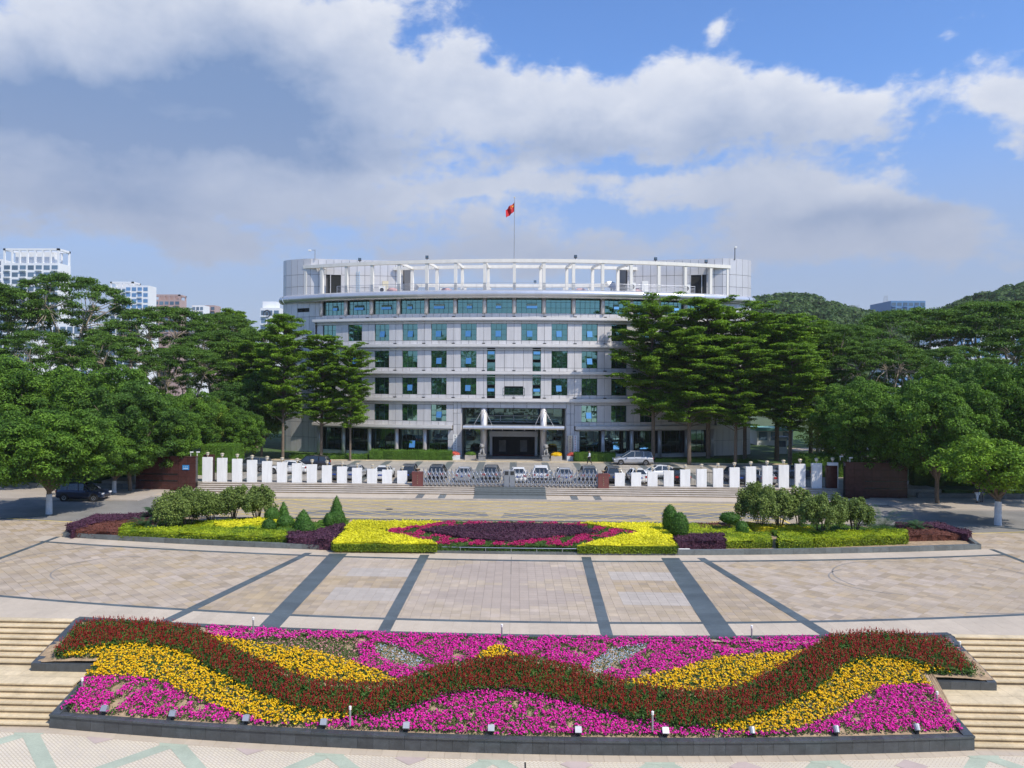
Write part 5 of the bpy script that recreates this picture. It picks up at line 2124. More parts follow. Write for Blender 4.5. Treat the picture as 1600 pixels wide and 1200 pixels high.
def person(loc, rz, lab, stride=.32, top='shirt_white', legs='trousers_dark', skirt=False, nm='person'):
    t = thing(nm, lab, 'person', loc, rz)
    s = stride
    P = [(0, 0, .96), (0, 0, 1.12), (0, .01, 1.32), (0, .01, 1.46), (0, .02, 1.56), (0, .03, 1.68),      # 0-5 spine, head
         (.11, .02, .92), (.12, s * .55, .52), (.11, s * .9, .10), (.11, s * .9 + .16, .05),                # 6-9 front leg
         (-.11, -.02, .92), (-.12, -s * .2, .50), (-.11, -s * 1.0, .16), (-.11, -s * 1.0 + .12, .05),      # 10-13 rear leg
         (.19, 0, 1.42), (.25, -.12, 1.16), (.24, -.02, .94), (.235, .04, .86),                             # 14-17 arm
         (-.19, 0, 1.42), (-.25, .08, 1.17), (-.23, .26, 1.02), (-.225, .34, .98)]
    E_ = [(0, 1), (1, 2), (2, 3), (3, 4), (4, 5), (0, 6), (6, 7), (7, 8), (8, 9), (0, 10), (10, 11), (11, 12), (12, 13), (3, 14), (14, 15), (15, 16), (16, 17), (3, 18), (18, 19), (19, 20), (20, 21)]
    R_ = [(.14, .11), (.13, .10), (.16, .11), (.09, .08), .05, (.085, .10), .09, .062, .042, .038, .09, .062, .042, .038, .065, .045, .034, .034, .065, .045, .034, .034]
    o = link('body', skin_mesh('body', P, E_, R_), 'skin', t, smooth=True)
    head = MB().ellips((0, .035, 1.67), (.082, .10, .12), 12, 10)
    head.ellips((0, .14, 1.655), (.014, .02, .022), 6, 5)
    link('head', head, 'skin', t, smooth=True)
    link('hair', MB().ellips((0, .01, 1.71), (.092, .105, .105), 12, 8), 'hair', t, smooth=True)
    for sx_ in (-1, 1):
        link('eye', MB().ellips((sx_ * .03, .127, 1.68), (.012, .008, .009), 6, 5), 'ink', t)
    link('mouth', MB().box((0, .13, 1.61), (.045, .012, .012)), 'red_light', t)
    k = 1.14
    sh = [0, 1, 2, 3, 14, 15, 16, 18, 19, 20]
    mp = {v: i for i, v in enumerate(sh)}
    pts = [Vector(P[i]) for i in sh]
    e2 = [(mp[a], mp[b]) for a, b in E_ if a in mp and b in mp]
    g_ = lambda r, a: (r[0] * a, r[1] * a) if isinstance(r, tuple) else r * a
    link('shirt', skin_mesh('shirt', [tuple(p) for p in pts], e2, [g_(R_[i], 1.22) for i in sh]), top, t, smooth=True)
    tr_ = [0, 6, 7, 8, 10, 11, 12]
    mp = {v: i for i, v in enumerate(tr_)}
    e2 = [(mp[a], mp[b]) for a, b in E_ if a in mp and b in mp]
    link('trousers', skin_mesh('trousers', [P[i] for i in tr_], e2, [g_(R_[i], 1.25) for i in tr_]), legs, t, smooth=True)
    for (fx_, fy_, fz_) in ((.11, s * .9 + .07, .04), (-.11, -s + .05, .07)):
        link('shoe', MB().ellips((fx_, fy_, fz_), (.05, .14, .05), 8, 6), 'dark_metal', t, smooth=True)
    return t


px_, py_ = G(921, 726, CZ)
person((px_, 100.6, CZ + .008), rad(95), 'man in a pale shirt and dark trousers walking beside the silver minivan')
wx, wy = G(1503, 779, .1)
person((wx, 76.5, .1), rad(20), 'person in pale trousers standing under the trees beyond the right wall', stride=.1, top='trousers_dark', legs='shirt_white')
person((wx + .6, 76.8, .1), rad(-10), 'second person in dark clothes standing under the trees beyond the right wall', stride=.08, top='car_blue', legs='car_grey')


# ------------------------------------------------------------------ planting helpers
def leafy(name, core, m, size, dens, lab=None, cat=None, parent=None, loc=None, rz=None, jitter=.5, rough=.04, group=None, kind=None, only=None):
    me = join_cards(name, surf_cards(core, size, dens, jitter=jitter, rough=rough, only=only), core)
    o = link(name, me, m, parent, loc=loc, rz=rz)
    if lab:
        tag(o, lab, cat, group)
    if kind:
        o['kind'] = kind
    return o


def poly_grid(poly, z_bot, zf, step_=.5):
    """solid hedge over a plan polygon with a gently uneven top"""
    mb = MB()
    n = len(poly)
    a = sum(poly[i][0] * poly[(i + 1) % n][1] - poly[(i + 1) % n][0] * poly[i][1] for i in range(n))
    if a < 0:
        poly = poly[::-1]
    x0, x1 = min(p[0] for p in poly), max(p[0] for p in poly)
    y0, y1 = min(p[1] for p in poly), max(p[1] for p in poly)
    nx, ny = max(1, math.ceil((x1 - x0) / step_)), max(1, math.ceil((y1 - y0) / step_))
    X = np.linspace(x0, x1, nx + 1)
    Yv = np.linspace(y0, y1, ny + 1)
    top = zf
    for i in range(n):
        p, q = poly[i], poly[(i + 1) % n]
        L = math.hypot(q[0] - p[0], q[1] - p[1])
        k = max(1, int(L / step_))
        for j in range(k):
            a_, b_ = [(p[0] + (q[0] - p[0]) * t, p[1] + (q[1] - p[1]) * t) for t in (j / k, (j + 1) / k)]
            mb.add([(a_[0], a_[1], z_bot), (b_[0], b_[1], z_bot), (b_[0], b_[1], top(*b_)), (a_[0], a_[1], top(*a_))], [(0, 1, 2, 3)])
    for i in range(nx):
        for j in range(ny):
            c = [(X[i], Yv[j]), (X[i + 1], Yv[j]), (X[i + 1], Yv[j + 1]), (X[i], Yv[j + 1])]
            # polygon may be concave: keep cells whose centre is inside, clip only convex plans
            w = c
            cx_, cy_ = (c[0][0] + c[2][0]) / 2, (c[0][1] + c[2][1]) / 2
            if not in_poly(np.array([cx_]), np.array([cy_]), poly)[0]:
                continue
            mb.add([(p[0], p[1], top(*p)) for p in w], [(0, 1, 2, 3)])
    return mb


def wob(h, amp=.05, s=1.3):
    return lambda x, y: h + amp * (math.sin(x * s + y * .7) * math.cos(y * s * 1.3 - x * .4)) + amp * .5 * math.sin(x * 3.1 * s) * math.sin(y * 2.7 * s)


def hedge(nm, px_poly, z, m, lab, size=.12, dens=130, amp=.05, zb=0.0, step_=.4, cat='hedge', group=None, rough=.045):
    poly = [G(a, b, z) for a, b in px_poly]
    core = poly_grid(poly, zb, wob(z - .04, amp), step_)
    o = leafy(nm, core, m, size, dens, lab, cat, group=group, rough=rough)
    if m in ('leaf_lime',):
        # older, greener growth low on the sides
        n = len(poly)
        a = sum(poly[i][0] * poly[(i + 1) % n][1] - poly[(i + 1) % n][0] * poly[i][1] for i in range(n))
        pp = poly if a > 0 else poly[::-1]
        sd = MB()
        for i in range(n):
            p, q = Vector(pp[i]), Vector(pp[(i + 1) % n])
            nr = Vector((q.y - p.y, -(q.x - p.x))).normalized() * .05
            sd.add([(p.x + nr.x, p.y + nr.y, zb), (q.x + nr.x, q.y + nr.y, zb), (q.x + nr.x, q.y + nr.y, z - .16), (p.x + nr.x, p.y + nr.y, z - .16)], [(0, 1, 2, 3)])
        leafy('side_growth', sd, 'leaf_yellow_side', .12, 260, parent=o, rough=.05)
    return o


# ---- curbs of the planting island
mb_all = []
isl = thing('planting_island', 'long kerbed planting island with dark granite edge between plaza and road', 'planter', (0, 52.3, 0))


def ip(name, mb, m, kind=None):
    o = link(name, mb, m, isl)
    o.location = (0, -52.3, 0)
    if kind:
        o['kind'] = kind
    return o


ftop = .34
for sg in (-1, 1):
    x = 11.3 if sg > 0 else 12.3
    while x < 33.2:
        x1 = min(x + 1.15, 33.35)
        q = [(sg * x + sg * .005, y_plant(x)), (sg * x1 - sg * .005, y_plant(x1)), (sg * x1 - sg * .005, y_plant(x1) + .32), (sg * x + sg * .005, y_plant(x) + .32)]
        ip('kerb_stone', MB().prism(q, -.02, ftop), 'granite_curb')
        x = x1
x = -12.3
while x < 11.2:
    x1 = min(x + 1.18, 11.295)
    q = [(x + .005, y_plant(x)), (x1 - .005, y_plant(x1)), (x1 - .005, y_plant(x1) + .3), (x + .005, y_plant(x) + .3)]
    ip('kerb_stone', MB().prism(q, -.02, .16), 'granite_curb')
    x = x1
for sg in (-1, 1):
    pts = [(33.35, y_plant(33.35)), (34.1, 58.5), (33.9, 61.0), (31.6, 63.0), (28, 63.7)]
    for i in range(len(pts) - 1):
        a, b = Vector(pts[i]), Vector(pts[i + 1])
        n = max(1, round((b - a).length / 1.2))
        for k in range(n):
            p, q_ = a.lerp(b, k / n), a.lerp(b, (k + 1) / n)
            d = (q_ - p).normalized()
            nr = Vector((-d.y, d.x)) * .28
            ip('kerb_stone', MB().prism([(sg * (p.x + d.x * .005), p.y + d.y * .005), (sg * (q_.x), q_.y), (sg * (q_.x + nr.x), q_.y + nr.y), (sg * (p.x + nr.x), p.y + nr.y)], -.02, ftop), 'granite_curb')
ip('back_kerb', MB().bbox(-28, 28, 63.55, 63.8, -.02, .2), 'granite_curb')
isoil = [(-33.1, y_plant(33.1) + .2), (-22, y_plant(22) + .25), (-12, y_plant(12) + .25), (0, y_plant(0) + .25), (12, y_plant(12) + .25), (22, y_plant(22) + .25), (33.1, y_plant(33.1) + .2), (33.9, 58.4),
         (33.6, 60.8), (31.4, 62.8), (28, 63.55), (-28, 63.55), (-31.4, 62.8), (-33.6, 60.8), (-33.9, 58.4)]
ip('soil_bed', MB().prism(isoil, -.01, .13), 'soil')
# low steel rail before the yellow hedge
t = thing('low_rail', 'low thin steel rail running in front of the yellow hedge block', 'railing', (0, 52.2, 0))
mb = MB().tube([(x, y_plant(x) - 52.2 + .12, .40) for x in [-12.2 + 1.74 * i for i in range(15)]], .025, 6)
link('rail', mb, 'steel', t)
for i in range(15):
    x = -12.2 + 1.74 * i
    link('rail_post', MB().tube([(0, 0, 0), (0, 0, .40)], .025, 6), 'steel', t, loc=(x, y_plant(x) - 52.2 + .12, .02))

# ---- the middle block: clipped yellow hedge with a flower lozenge
ZH = .74
blk = [G(521, 846.5, ZH), G(1057, 850.5, ZH), G(1037, 817, ZH), G(551, 812.5, ZH)]
yf, yb2 = 52.95, 60.6
TRI = {'l': [(523, 846), (683, 848), (592, 825), (690, 814), (552, 812)], 'r': [(1057, 850), (902, 850), (1000, 829), (905, 816), (1037, 817)]}
core = poly_grid([blk[0], G(683, 848, ZH), G(592, 826, ZH), G(690, 813, ZH), blk[3]], .15, wob(ZH - .05, .055), .3)
leafy('yellow_hedge', core, 'leaf_yellow', .13, 210, 'bright yellow clipped hedge, left half of the middle block, forming an arrowhead', 'hedge', only=lambda n: n[:, 2] > .5)
core2 = poly_grid([G(902, 850, ZH), blk[1], blk[2], G(905, 815, ZH), G(1000, 829, ZH)], .15, wob(ZH - .05, .055), .3)
leafy('yellow_hedge', core2, 'leaf_yellow', .13, 210, 'bright yellow clipped hedge, right half of the middle block, forming an arrowhead', 'hedge', only=lambda n: n[:, 2] > .5)
# sides of the yellow hedges show more green
sc = MB()
for (a, b) in ((blk[0], G(683, 848, ZH)), (G(902, 850, ZH), blk[1]), (blk[3], blk[0]), (blk[1], blk[2])):
    nn2 = Vector((b[1] - a[1], -(b[0] - a[0]))).normalized() * .07
    sc.add([(a[0] + nn2.x, a[1] + nn2.y, .12), (b[0] + nn2.x, b[1] + nn2.y, .12), (b[0] + nn2.x, b[1] + nn2.y, ZH - .12), (a[0] + nn2.x, a[1] + nn2.y, ZH - .12)], [(0, 1, 2, 3)])
o = leafy('hedge_side_growth', sc, 'leaf_yellow_side', .12, 480)
tag(o, 'green older growth on the sides of the yellow hedge block', 'foliage', kind='stuff')
ZL = .66
loz = [G(592, 825.5, ZL), G(683, 848.5, ZL), G(902, 850.5, ZL), G(1000, 829, ZL), G(905, 815, ZL), G(700, 813, ZL)]
core = poly_grid(loz, .15, wob(ZL - .14, .05), .4)
o = leafy('flower_carpet', core, 'leaf_bed', .12, 170)
tag(o, 'green foliage under the magenta flowers of the middle block', 'foliage', kind='stuff')


def scatter(poly, zf, n_per_m2, proj_ok=None):
    x0, x1 = min(p[0] for p in poly), max(p[0] for p in poly)
    y0, y1 = min(p[1] for p in poly), max(p[1] for p in poly)
    n = int((x1 - x0) * (y1 - y0) * n_per_m2)
    X, Yv = RNG.uniform(x0, x1, n), RNG.uniform(y0, y1, n)
    k = in_poly(X, Yv, poly)
    X, Yv = X[k], Yv[k]
    Z = zf(X, Yv)
    if proj_ok is not None:
        px, py = PROJ(X, Yv, Z)
        k = proj_ok(px, py)
        X, Yv, Z = X[k], Yv[k], Z[k]
    return X, Yv, Z


def clump(X, Yv, scale, seed, thr):
    """patchiness: keep points where a smooth pattern is high"""
    r = np.random.default_rng(seed)
    f = np.zeros(len(X))
    for _ in range(7):
        a = r.uniform(0, 2 * PI)
        s = scale * r.uniform(.5, 2.2)
        f += np.sin((X * math.cos(a) + Yv * math.sin(a)) * s + r.uniform(0, 6)) * r.uniform(.5, 1)
    return f > thr


pur = [(657, 827), (720, 819), (800, 816.5), (900, 820), (935, 829), (850, 838), (790, 844), (720, 838)]
pur_w = [G(a, b, ZL + .08) for a, b in pur]
core = poly_grid(pur_w, .2, wob(ZL + .06, .03), .35)
leafy('purple_hedge', core, 'leaf_purple', .12, 230, 'dark purple clipped lozenge in the middle of the magenta flowers', 'hedge')
X, Yv, Z = scatter(loz, lambda x, y: ZL - .1 + 0 * x, 75)
k = clump(X, Yv, 2.4, 4, -.35) & ~in_poly(X, Yv, pur_w)
P_ = np.stack([X[k], Yv[k], Z[k] + RNG.uniform(.0, .1, k.sum())], -1)
P3 = np.repeat(P_, 4, 0) + RNG.normal(size=(len(P_) * 4, 3)) * np.array([.05, .05, .025])
o = link('fuchsia_flowers', np_mesh('fuchsia_flowers', cards(P3, RNG.normal(size=P3.shape) * .5 + np.array([0, -.3, 1]), .11, aspect=.8), 4), 'bloom_fuchsia')
tag(o, 'fuchsia flowers filling the lozenge between the two yellow arrowheads', 'flowers', kind='stuff')

# ---- left and right wings of the island
hedge('low_red_hedge', [(112, 827), (186, 830), (195, 820), (235, 816), (232, 806), (152, 812), (112, 820)], .62, 'leaf_redbrown', 'low red brown hedge at the outer left end of the island', dens=110)
hedge('low_purple_hedge', [(104, 819), (150, 803), (240, 800), (240, 807), (160, 813), (112, 826)], .75, 'leaf_purple', 'low purple hedge along the road at the outer left end of the island', dens=120)
hedge('lime_hedge', [(187, 828), (312, 833), (312, 824), (192, 820)], .75, 'leaf_lime', 'clipped lime hedge at the left of the front kerb of the left wing', dens=170, cat='hedge')
hedge('lime_hedge', [(313, 833.5), (448, 838.5), (448, 828), (313, 824)], .72, 'leaf_lime', 'looser lime and green hedge left of the dark purple hedge in the left wing', dens=150, amp=.1)
hedge('green_groundcover', [(250, 812), (460, 810), (470, 826), (330, 829), (250, 824)], .50, 'leaf_lime', 'yellow green ground cover behind the front hedge of the left wing', dens=110, amp=.12, cat='ground cover')['kind'] = 'stuff'
hedge('green_groundcover', [(340, 822), (440, 826), (535, 806), (545, 812), (450, 838), (340, 830)], .55, 'leaf_hedge', 'green and yellow ground cover round the cone bushes of the left wing', dens=110, amp=.12, cat='ground cover')['kind'] = 'stuff'
hedge('lime_strip', [(335, 815), (434, 806), (440, 810), (345, 822)], .75, 'leaf_yellow', 'bright yellow low strip beside the olive bushes of the left wing', dens=120)
hedge('dark_purple_hedge', [(450, 838.5), (520, 842), (539, 818), (524, 819), (492, 829), (452, 829)], .80, 'leaf_purple', 'dark purple hedge beside the left end of the yellow block', dens=200)
hedge('dark_purple_hedge', [(1056, 843.5), (1133, 843.5), (1130, 832), (1056, 833)], .78, 'leaf_purple', 'dark purple hedge beside the right end of the yellow block', dens=200)
hedge('green_groundcover', [(1060, 836), (1160, 842), (1175, 828), (1150, 817), (1062, 820)], .50, 'leaf_lime', 'green and yellow ground cover round the ball bush of the right wing', dens=120, amp=.12, cat='ground cover')['kind'] = 'stuff'
hedge('red_groundcover', [(1090, 817), (1160, 815), (1170, 822), (1095, 824)], .5, 'leaf_redbrown', 'reddish low shrubs behind the ball bush', dens=90, amp=.1)['kind'] = 'stuff'
hedge('lime_hedge', [(1134, 843.5), (1204, 843), (1200, 830), (1134, 831)], .72, 'leaf_lime', 'rounded lime hedge just right of the right dark purple hedge', dens=150, amp=.12)
hedge('lime_hedge', [(1216, 842.5), (1270, 841.5), (1268, 830), (1218, 830)], .80, 'leaf_lime', 'short rounded lime hedge in the middle of the right wing', dens=150, amp=.12)
hedge('lime_hedge', [(1274, 841), (1416, 836), (1416, 826), (1274, 829)], .78, 'leaf_lime', 'long clipped lime hedge before the olive bushes of the right wing', dens=160)
hedge('lime_strip', [(1165, 815), (1270, 824), (1275, 829), (1180, 821)], .6, 'leaf_yellow', 'bright yellow low strip under the olive bushes of the right wing', dens=120)
hedge('green_groundcover', [(1200, 818), (1420, 822), (1416, 830), (1210, 832)], .42, 'leaf_hedge', 'green ground cover under the olive bushes of the right wing', dens=100, amp=.12, cat='ground cover')['kind'] = 'stuff'
hedge('low_red_hedge', [(1417, 836), (1512, 834), (1510, 826), (1418, 825)], .60, 'leaf_redbrown', 'low red brown hedge at the outer right end of the island', dens=110)
hedge('low_purple_hedge', [(1400, 815), (1468, 816), (1518, 829), (1512, 833), (1460, 823), (1400, 819)], .75, 'leaf_purple', 'low purple hedge along the road at the outer right end of the island', dens=120)


def topiary(px, py_top, py_bot, hw_px, y, shape, lab):
    x, z1 = AT(px, py_top, y)
    z0 = .2
    r = hw_px * y / 1200
    t = thing('topiary_bush', lab, 'topiary', (x, y, z0))
    h = z1 - z0
    mb = MB()
    if shape == 'cone':
        prof = [(.6 * r, .02), (.96 * r, .08 * h), (1.0 * r, .20 * h), (.86 * r, .42 * h), (.62 * r, .64 * h), (.34 * r, .84 * h), (.05 * r, h)]
        mb.lathe(prof, n=14)
    elif shape == 'ball':
        zb3 = AT(px, py_bot, y)[1] - z0
        mb.ellips((0, 0, (h + zb3) / 2), (r, r * .8, (h - zb3) / 2), 14, 9)
        link('stem', MB().tube([(0, 0, 0), (0, 0, zb3 + .1)], .06, 6), 'bark', t)
    elif shape == 'egg':
        mb.ellips((0, 0, h * .52), (r, r, h * .52), 14, 10)
    link('foliage', join_cards('foliage', surf_cards(mb, .11, 260, rough=.035), mb), 'leaf_topiary', t)
    return t


topiary(526, 775, 811, 12, 60.2, 'cone', 'tall pointed cone bush nearest the yellow block on the left')
topiary(474, 796, 826, 15, 57.8, 'cone', 'broad cone bush between the tall cone and the olive bushes')
topiary(443, 784, 806, 9, 61.4, 'cone', 'small cone bush next to the rightmost olive bush of the left wing')
topiary(425, 794, 812, 11, 60.5, 'egg', 'round clipped bush at the foot of the olive bushes of the left wing')
topiary(420, 812, 826, 11, 56.6, 'egg', 'low round bush below the olive bushes of the left wing')
topiary(446, 806, 822, 13, 58.6, 'egg', 'low round bush below the small cone bush')
topiary(479, 815, 832, 13, 55.8, 'egg', 'low round bush in front of the broad cone bush')
topiary(526, 799, 813, 13, 59.2, 'egg', 'low round bush at the foot of the tall cone bush')
topiary(515, 803, 815, 9, 58.8, 'egg', 'small round bush to the left of the tall cone bush')
topiary(1047, 791, 833, 11, 58.0, 'egg', 'tall egg shaped bush at the right end of the yellow block')
topiary(1062, 803, 842, 13, 56.2, 'egg', 'second egg shaped bush, in front of the taller one at the right')
topiary(1140, 801, 818, 15, 60.0, 'ball', 'ball bush on a bare stem in the right wing')
topiary(1159, 815, 832, 9, 57.5, 'egg', 'small round bush beside the ball bush')


def loose_bush(px, py_top, hw_px, y, lab, seed, m='leaf_oleander', group='olive green loose bushes of the planting island'):
    r_ = np.random.default_rng(seed)
    x, z1 = AT(px, py_top, y)
    R = hw_px * 1.22 * y / 1200
    H_ = (z1 - .15) * 1.06
    t = thing('loose_bush', lab, 'bush', (x, y, .15), 0, group)
    st = MB()
    pads = []
    for k in range(9):
        a = 2 * PI * k / 9 + r_.uniform(-.3, .3)
        rr = R * r_.uniform(.25, .75)
        tip = (rr * math.cos(a), rr * math.sin(a), H_ * r_.uniform(.55, .85))
        st.tube([(rr * .12 * math.cos(a), rr * .12 * math.sin(a), 0), (tip[0] * .5, tip[1] * .5, tip[2] * .55), tip], [.04, .03, .012], 5)
    for k in range(120):
        d = r_.normal(size=3)
        d /= np.linalg.norm(d)
        if d[2] < -.3:
            d[2] *= -.6
        q = r_.uniform(.40, 1.03)
        s = r_.uniform(.14, .28) * R
        pads.append((d[0] * R * q * .85, d[1] * R * q * .85, H_ * .52 + d[2] * H_ * .46 * q, s * .8, s * .8, s * 1.25))
    link('stems', st, 'bark', t)
    V = pads_cards(pads, .15, 110, r_, jitter=.9, upb=.3, lower=.6, smin=.4)
    link('foliage', np_mesh('foliage', V, 4), m, t)


for i, (px, top, hw, y, lab) in enumerate(((292, 770, 42, 59.0, 'widest olive bush, at the left of the left wing'), (262, 784, 20, 58.0, 'small olive bush at the outer left of the bush row'),
                                          (330, 772, 30, 61.0, 'olive bush behind the widest one in the left wing'), (365, 763, 24, 61.6, 'tallest olive bush in the middle of the left wing row'),
                                          (403, 765, 27, 61.4, 'rightmost olive bush of the left wing, beside the small cone'))):
    loose_bush(px, top, hw, y, lab, 40 + i)
for i, (px, top, hw, y, lab) in enumerate(((1190, 764, 34, 61.2, 'leftmost olive bush of the right wing'), (1218, 770, 22, 60.8, 'olive bush second from the left in the right wing'),
                                          (1249, 766, 20, 61.6, 'narrow upright olive bush in the right wing'), (1285, 777, 34, 58.2, 'large olive bush in the middle of the right wing'),
                                          (1335, 783, 28, 59.4, 'olive bush to the left of the cycad palm'))):
    loose_bush(px, top, hw, y, lab, 60 + i)
hedge('lime_hedge', [(193, 816), (212, 816), (216, 824), (196, 825)], .8, 'leaf_lime', 'small round yellow green bush at the left end near the cycad', dens=150, amp=.1, cat='bush')


def cycad(px, y, R, H_, lab, seed):
    r_ = random.Random(seed)
    x, _ = AT(px, 820, y)
    t = thing('cycad_palm', lab, 'palm', (x, y, .15))
    link('trunk', MB().lathe([(.22, 0), (.2, .35), (.12, .5)], n=10), 'bark', t)
    P_, N_, S_ = [], [], []
    for k in range(34):
        a = 2 * PI * k / 34 + r_.uniform(-.1, .1)
        lift = r_.uniform(.15, 1.0)
        mb = MB()
        pts = []
        for j in range(9):
            s = j / 8
            rr = R * s * (.55 + .45 * (1 - lift * .5))
            z = .45 + H_ * lift * math.sin(s * 1.9) * .9 - .35 * s * s * (1.2 - lift)
            pts.append(Vector((rr * math.cos(a), rr * math.sin(a), max(z, .05))))
        side = Vector((-math.sin(a), math.cos(a), 0))
        wv, wf = [], []
        for j, p in enumerate(pts):
            s = j / 8
            w_ = .16 * math.sin(PI * (s * .85 + .12))
            for dx, dz in ((-w_, -.05), (0, .0), (w_, -.05)):
                wv.append(p + side * dx + Vector((0, 0, dz)))
        for j in range(8):
            wf += [(j * 3, j * 3 + 1, j * 3 + 4, j * 3 + 3), (j * 3 + 1, j * 3 + 2, j * 3 + 5, j * 3 + 4)]
        # leaflets: saw cut the blade
        lv, lf = [], []
        for j in range(26):
            s = .12 + .86 * j / 26
            i0 = min(int(s * 8), 7)
            p = pts[i0].lerp(pts[i0 + 1], s * 8 - i0)
            d = (pts[i0 + 1] - pts[i0]).normalized()
            for sg in (-1, 1):
                L = .26 * math.sin(PI * (s * .8 + .15))
                tip = p + side * sg * L + d * .09 + Vector((0, 0, -.03))
                o = len(lv)
                lv += [p - d * .018, p + d * .018, tip]
                lf.append((o, o + 1, o + 2))
        link('frond', MB().add(lv, lf), 'leaf_cycad', t)
    return t


cycad(1378, 59.0, 2.7, 2.1, 'large dark cycad palm at the right end of the olive bushes', 1)
cycad(226, 57.0, 1.6, .8, 'dark cycad palm near the left end of the island', 2)
cycad(240, 61.0, 1.3, 1.0, 'cycad palm behind the left one, against the road', 3)
cycad(1434, 60.8, 1.3, .6, 'low cycad palm in the outer right end of the island', 4)

# ------------------------------------------------------------------ the front flower bed
def y_back(x):
    return y_bed(x) + .25


def y_front(x):
    return 29.25 + 1.15 * (x / 18.0) ** 2


def bed_z(X, Yv):
    X, Yv = np.asarray(X, float), np.asarray(Yv, float)
    yb_ = 35.7 + 1.4 * (X / 21.0) ** 2
    yf_ = 29.25 + 1.15 * (X / 18.0) ** 2
    s = np.clip((Yv - yf_) / (yb_ - yf_), 0, 1)
    return -1.80 + 1.80 * s + .22 * np.sin(PI * s) - .04


bed = thing('flower_bed', 'large sloping flower bed between the stairs with a dark granite kerb', 'flower bed', (0, 33, 0))


def bpart(name, mb, m, kind=None):
    o = link(name, mb, m, bed)
    o.location = (0, -33, 0)
    if kind:
        o['kind'] = kind
    return o


# soil surface
vs, fs = [], []
NX, NY = 86, 24
for j in range(NY + 1):
    for i in range(NX + 1):
        x = -21.3 + 42.0 * i / NX
        yf_ = y_front(x) if -18.35 < x < 17.8 else 33.62
        yb_ = y_bed(x)
        y = yf_ + (yb_ - yf_) * j / NY
        vs.append((x, y, float(bed_z(x, y)) + random.uniform(-.02, .02)))
for j in range(NY):
    for i in range(NX):
        a = j * (NX + 1) + i
        fs.append((a, a + 1, a + NX + 2, a + NX + 1))
bpart('soil', MB().add(vs, fs), 'soil')


def curb_run(p0, p1, zt0, zt1, zb0, zb1, n, th, m='granite_dark', cap=True):
    """blocks along a line; inner side to the left of the direction"""
    a, b = Vector(p0), Vector(p1)
    d = (b - a).normalized()
    nr = Vector((-d.y, d.x)) * th
    for k in range(n):
        t0, t1 = k / n, (k + 1) / n
        p, q_ = a.lerp(b, t0) + d * .004, a.lerp(b, t1) - d * .004
        z = lambda t, u, v: u + (v - u) * t
        bpart('kerb_stone', MB().prism([tuple(p), tuple(q_), tuple(q_ + nr), tuple(p + nr)], [z(t0, zb0, zb1), z(t1, zb0, zb1), z(t1, zb0, zb1), z(t0, zb0, zb1)],
                                       [z(t0, zt0, zt1), z(t1, zt0, zt1), z(t1, zt0, zt1), z(t0, zt0, zt1)]), m)


XF = [-18.6 + 36.6 * i / 60 for i in range(61)]
for i in range(60):
    x0, x1 = XF[i] + .004, XF[i + 1] - .004
    bpart('kerb_stone', MB().prism([(x0, y_front(x0) - .04), (x1, y_front(x1) - .04), (x1, y_front(x1) + .12), (x0, y_front(x0) + .12)], -2.32, -1.80), 'granite_dark')
for i in range(30):
    x0, x1 = XF[i * 2] + .004, XF[i * 2 + 2] - .004
    bpart('kerb_cap', MB().prism([(x0, y_front(x0) - .09), (x1, y_front(x1) - .09), (x1, y_front(x1) + .24), (x0, y_front(x0) + .24)], -1.798, -1.72), 'granite_dark')
for sg in (-1, 1):
    X_ = sg * 18.55
    if sg > 0:
        curb_run((17.95, y_front(18.0) - .05), (17.95, 33.55), -1.70, -1.02, -2.35, -1.6, 5, .38)
        curb_run((17.6, 33.5), (20.7, 33.5), -.86, -.86, -1.6, -1.6, 5, .34)
        curb_run((20.75, 33.5), (20.75, 37.0), -.85, .07, -1.6, -.8, 5, .38)
    else:
        curb_run((-18.55, 33.55), (-18.55, y_front(18.6) - .05), -1.02, -1.70, -1.6, -2.35, 5, .38)
        curb_run((-21.3, 33.5), (-18.2, 33.5), -.86, -.86, -1.6, -1.6, 5, .34)
        curb_run((-21.35, 37.0), (-21.35, 33.5), .07, -.85, -.8, -1.6, 5, .38)
for i in range(42):
    x0, x1 = -21.3 + 42.0 * i / 42 + .004, -21.3 + 42.0 * (i + 1) / 42 - .004
    bpart('kerb_stone', MB().prism([(x0, y_bed(x0) - .22), (x1, y_bed(x1) - .22), (x1, y_bed(x1) + .12), (x0, y_bed(x0) + .12)], -.4, .07), 'granite_dark')

SAL_T = [(121, 972), (165, 966), (250, 969), (310, 978), (330, 992), (370, 1013), (420, 1036), (480, 1058), (540, 1065), (600, 1066), (640, 1055), (690, 1038), (740, 1028), (800, 1022), (850, 1028), (900, 1040),
         (950, 1056), (1000, 1068), (1060, 1076), (1120, 1078), (1170, 1064), (1220, 1038), (1262, 1012), (1300, 989), (1370, 984), (1440, 990), (1480, 1000), (1512, 1028), (1548, 1066)]
SAL_B = [(66, 1035), (100, 1018), (150, 1006), (200, 1002), (255, 1006), (300, 1021), (330, 1041), (370, 1063), (420, 1086), (470, 1104), (540, 1114), (590, 1113), (640, 1101), (690, 1082), (740, 1073), (800, 1072),
         (850, 1081), (900, 1096), (950, 1109), (1000, 1119), (1060, 1129), (1110, 1132), (1170, 1120), (1230, 1097), (1280, 1071), (1312, 1042), (1342, 1027), (1380, 1023), (1430, 1031), (1480, 1046), (1548, 1068)]
P_SAL = SAL_T + SAL_B[::-1]
YL1 = [(66, 1035)] + SAL_B[1:11] + [(545, 1121), (500, 1127), (440, 1129), (400, 1122), (350, 1106), (300, 1086), (255, 1064), (205, 1055), (150, 1054), (60, 1048)]
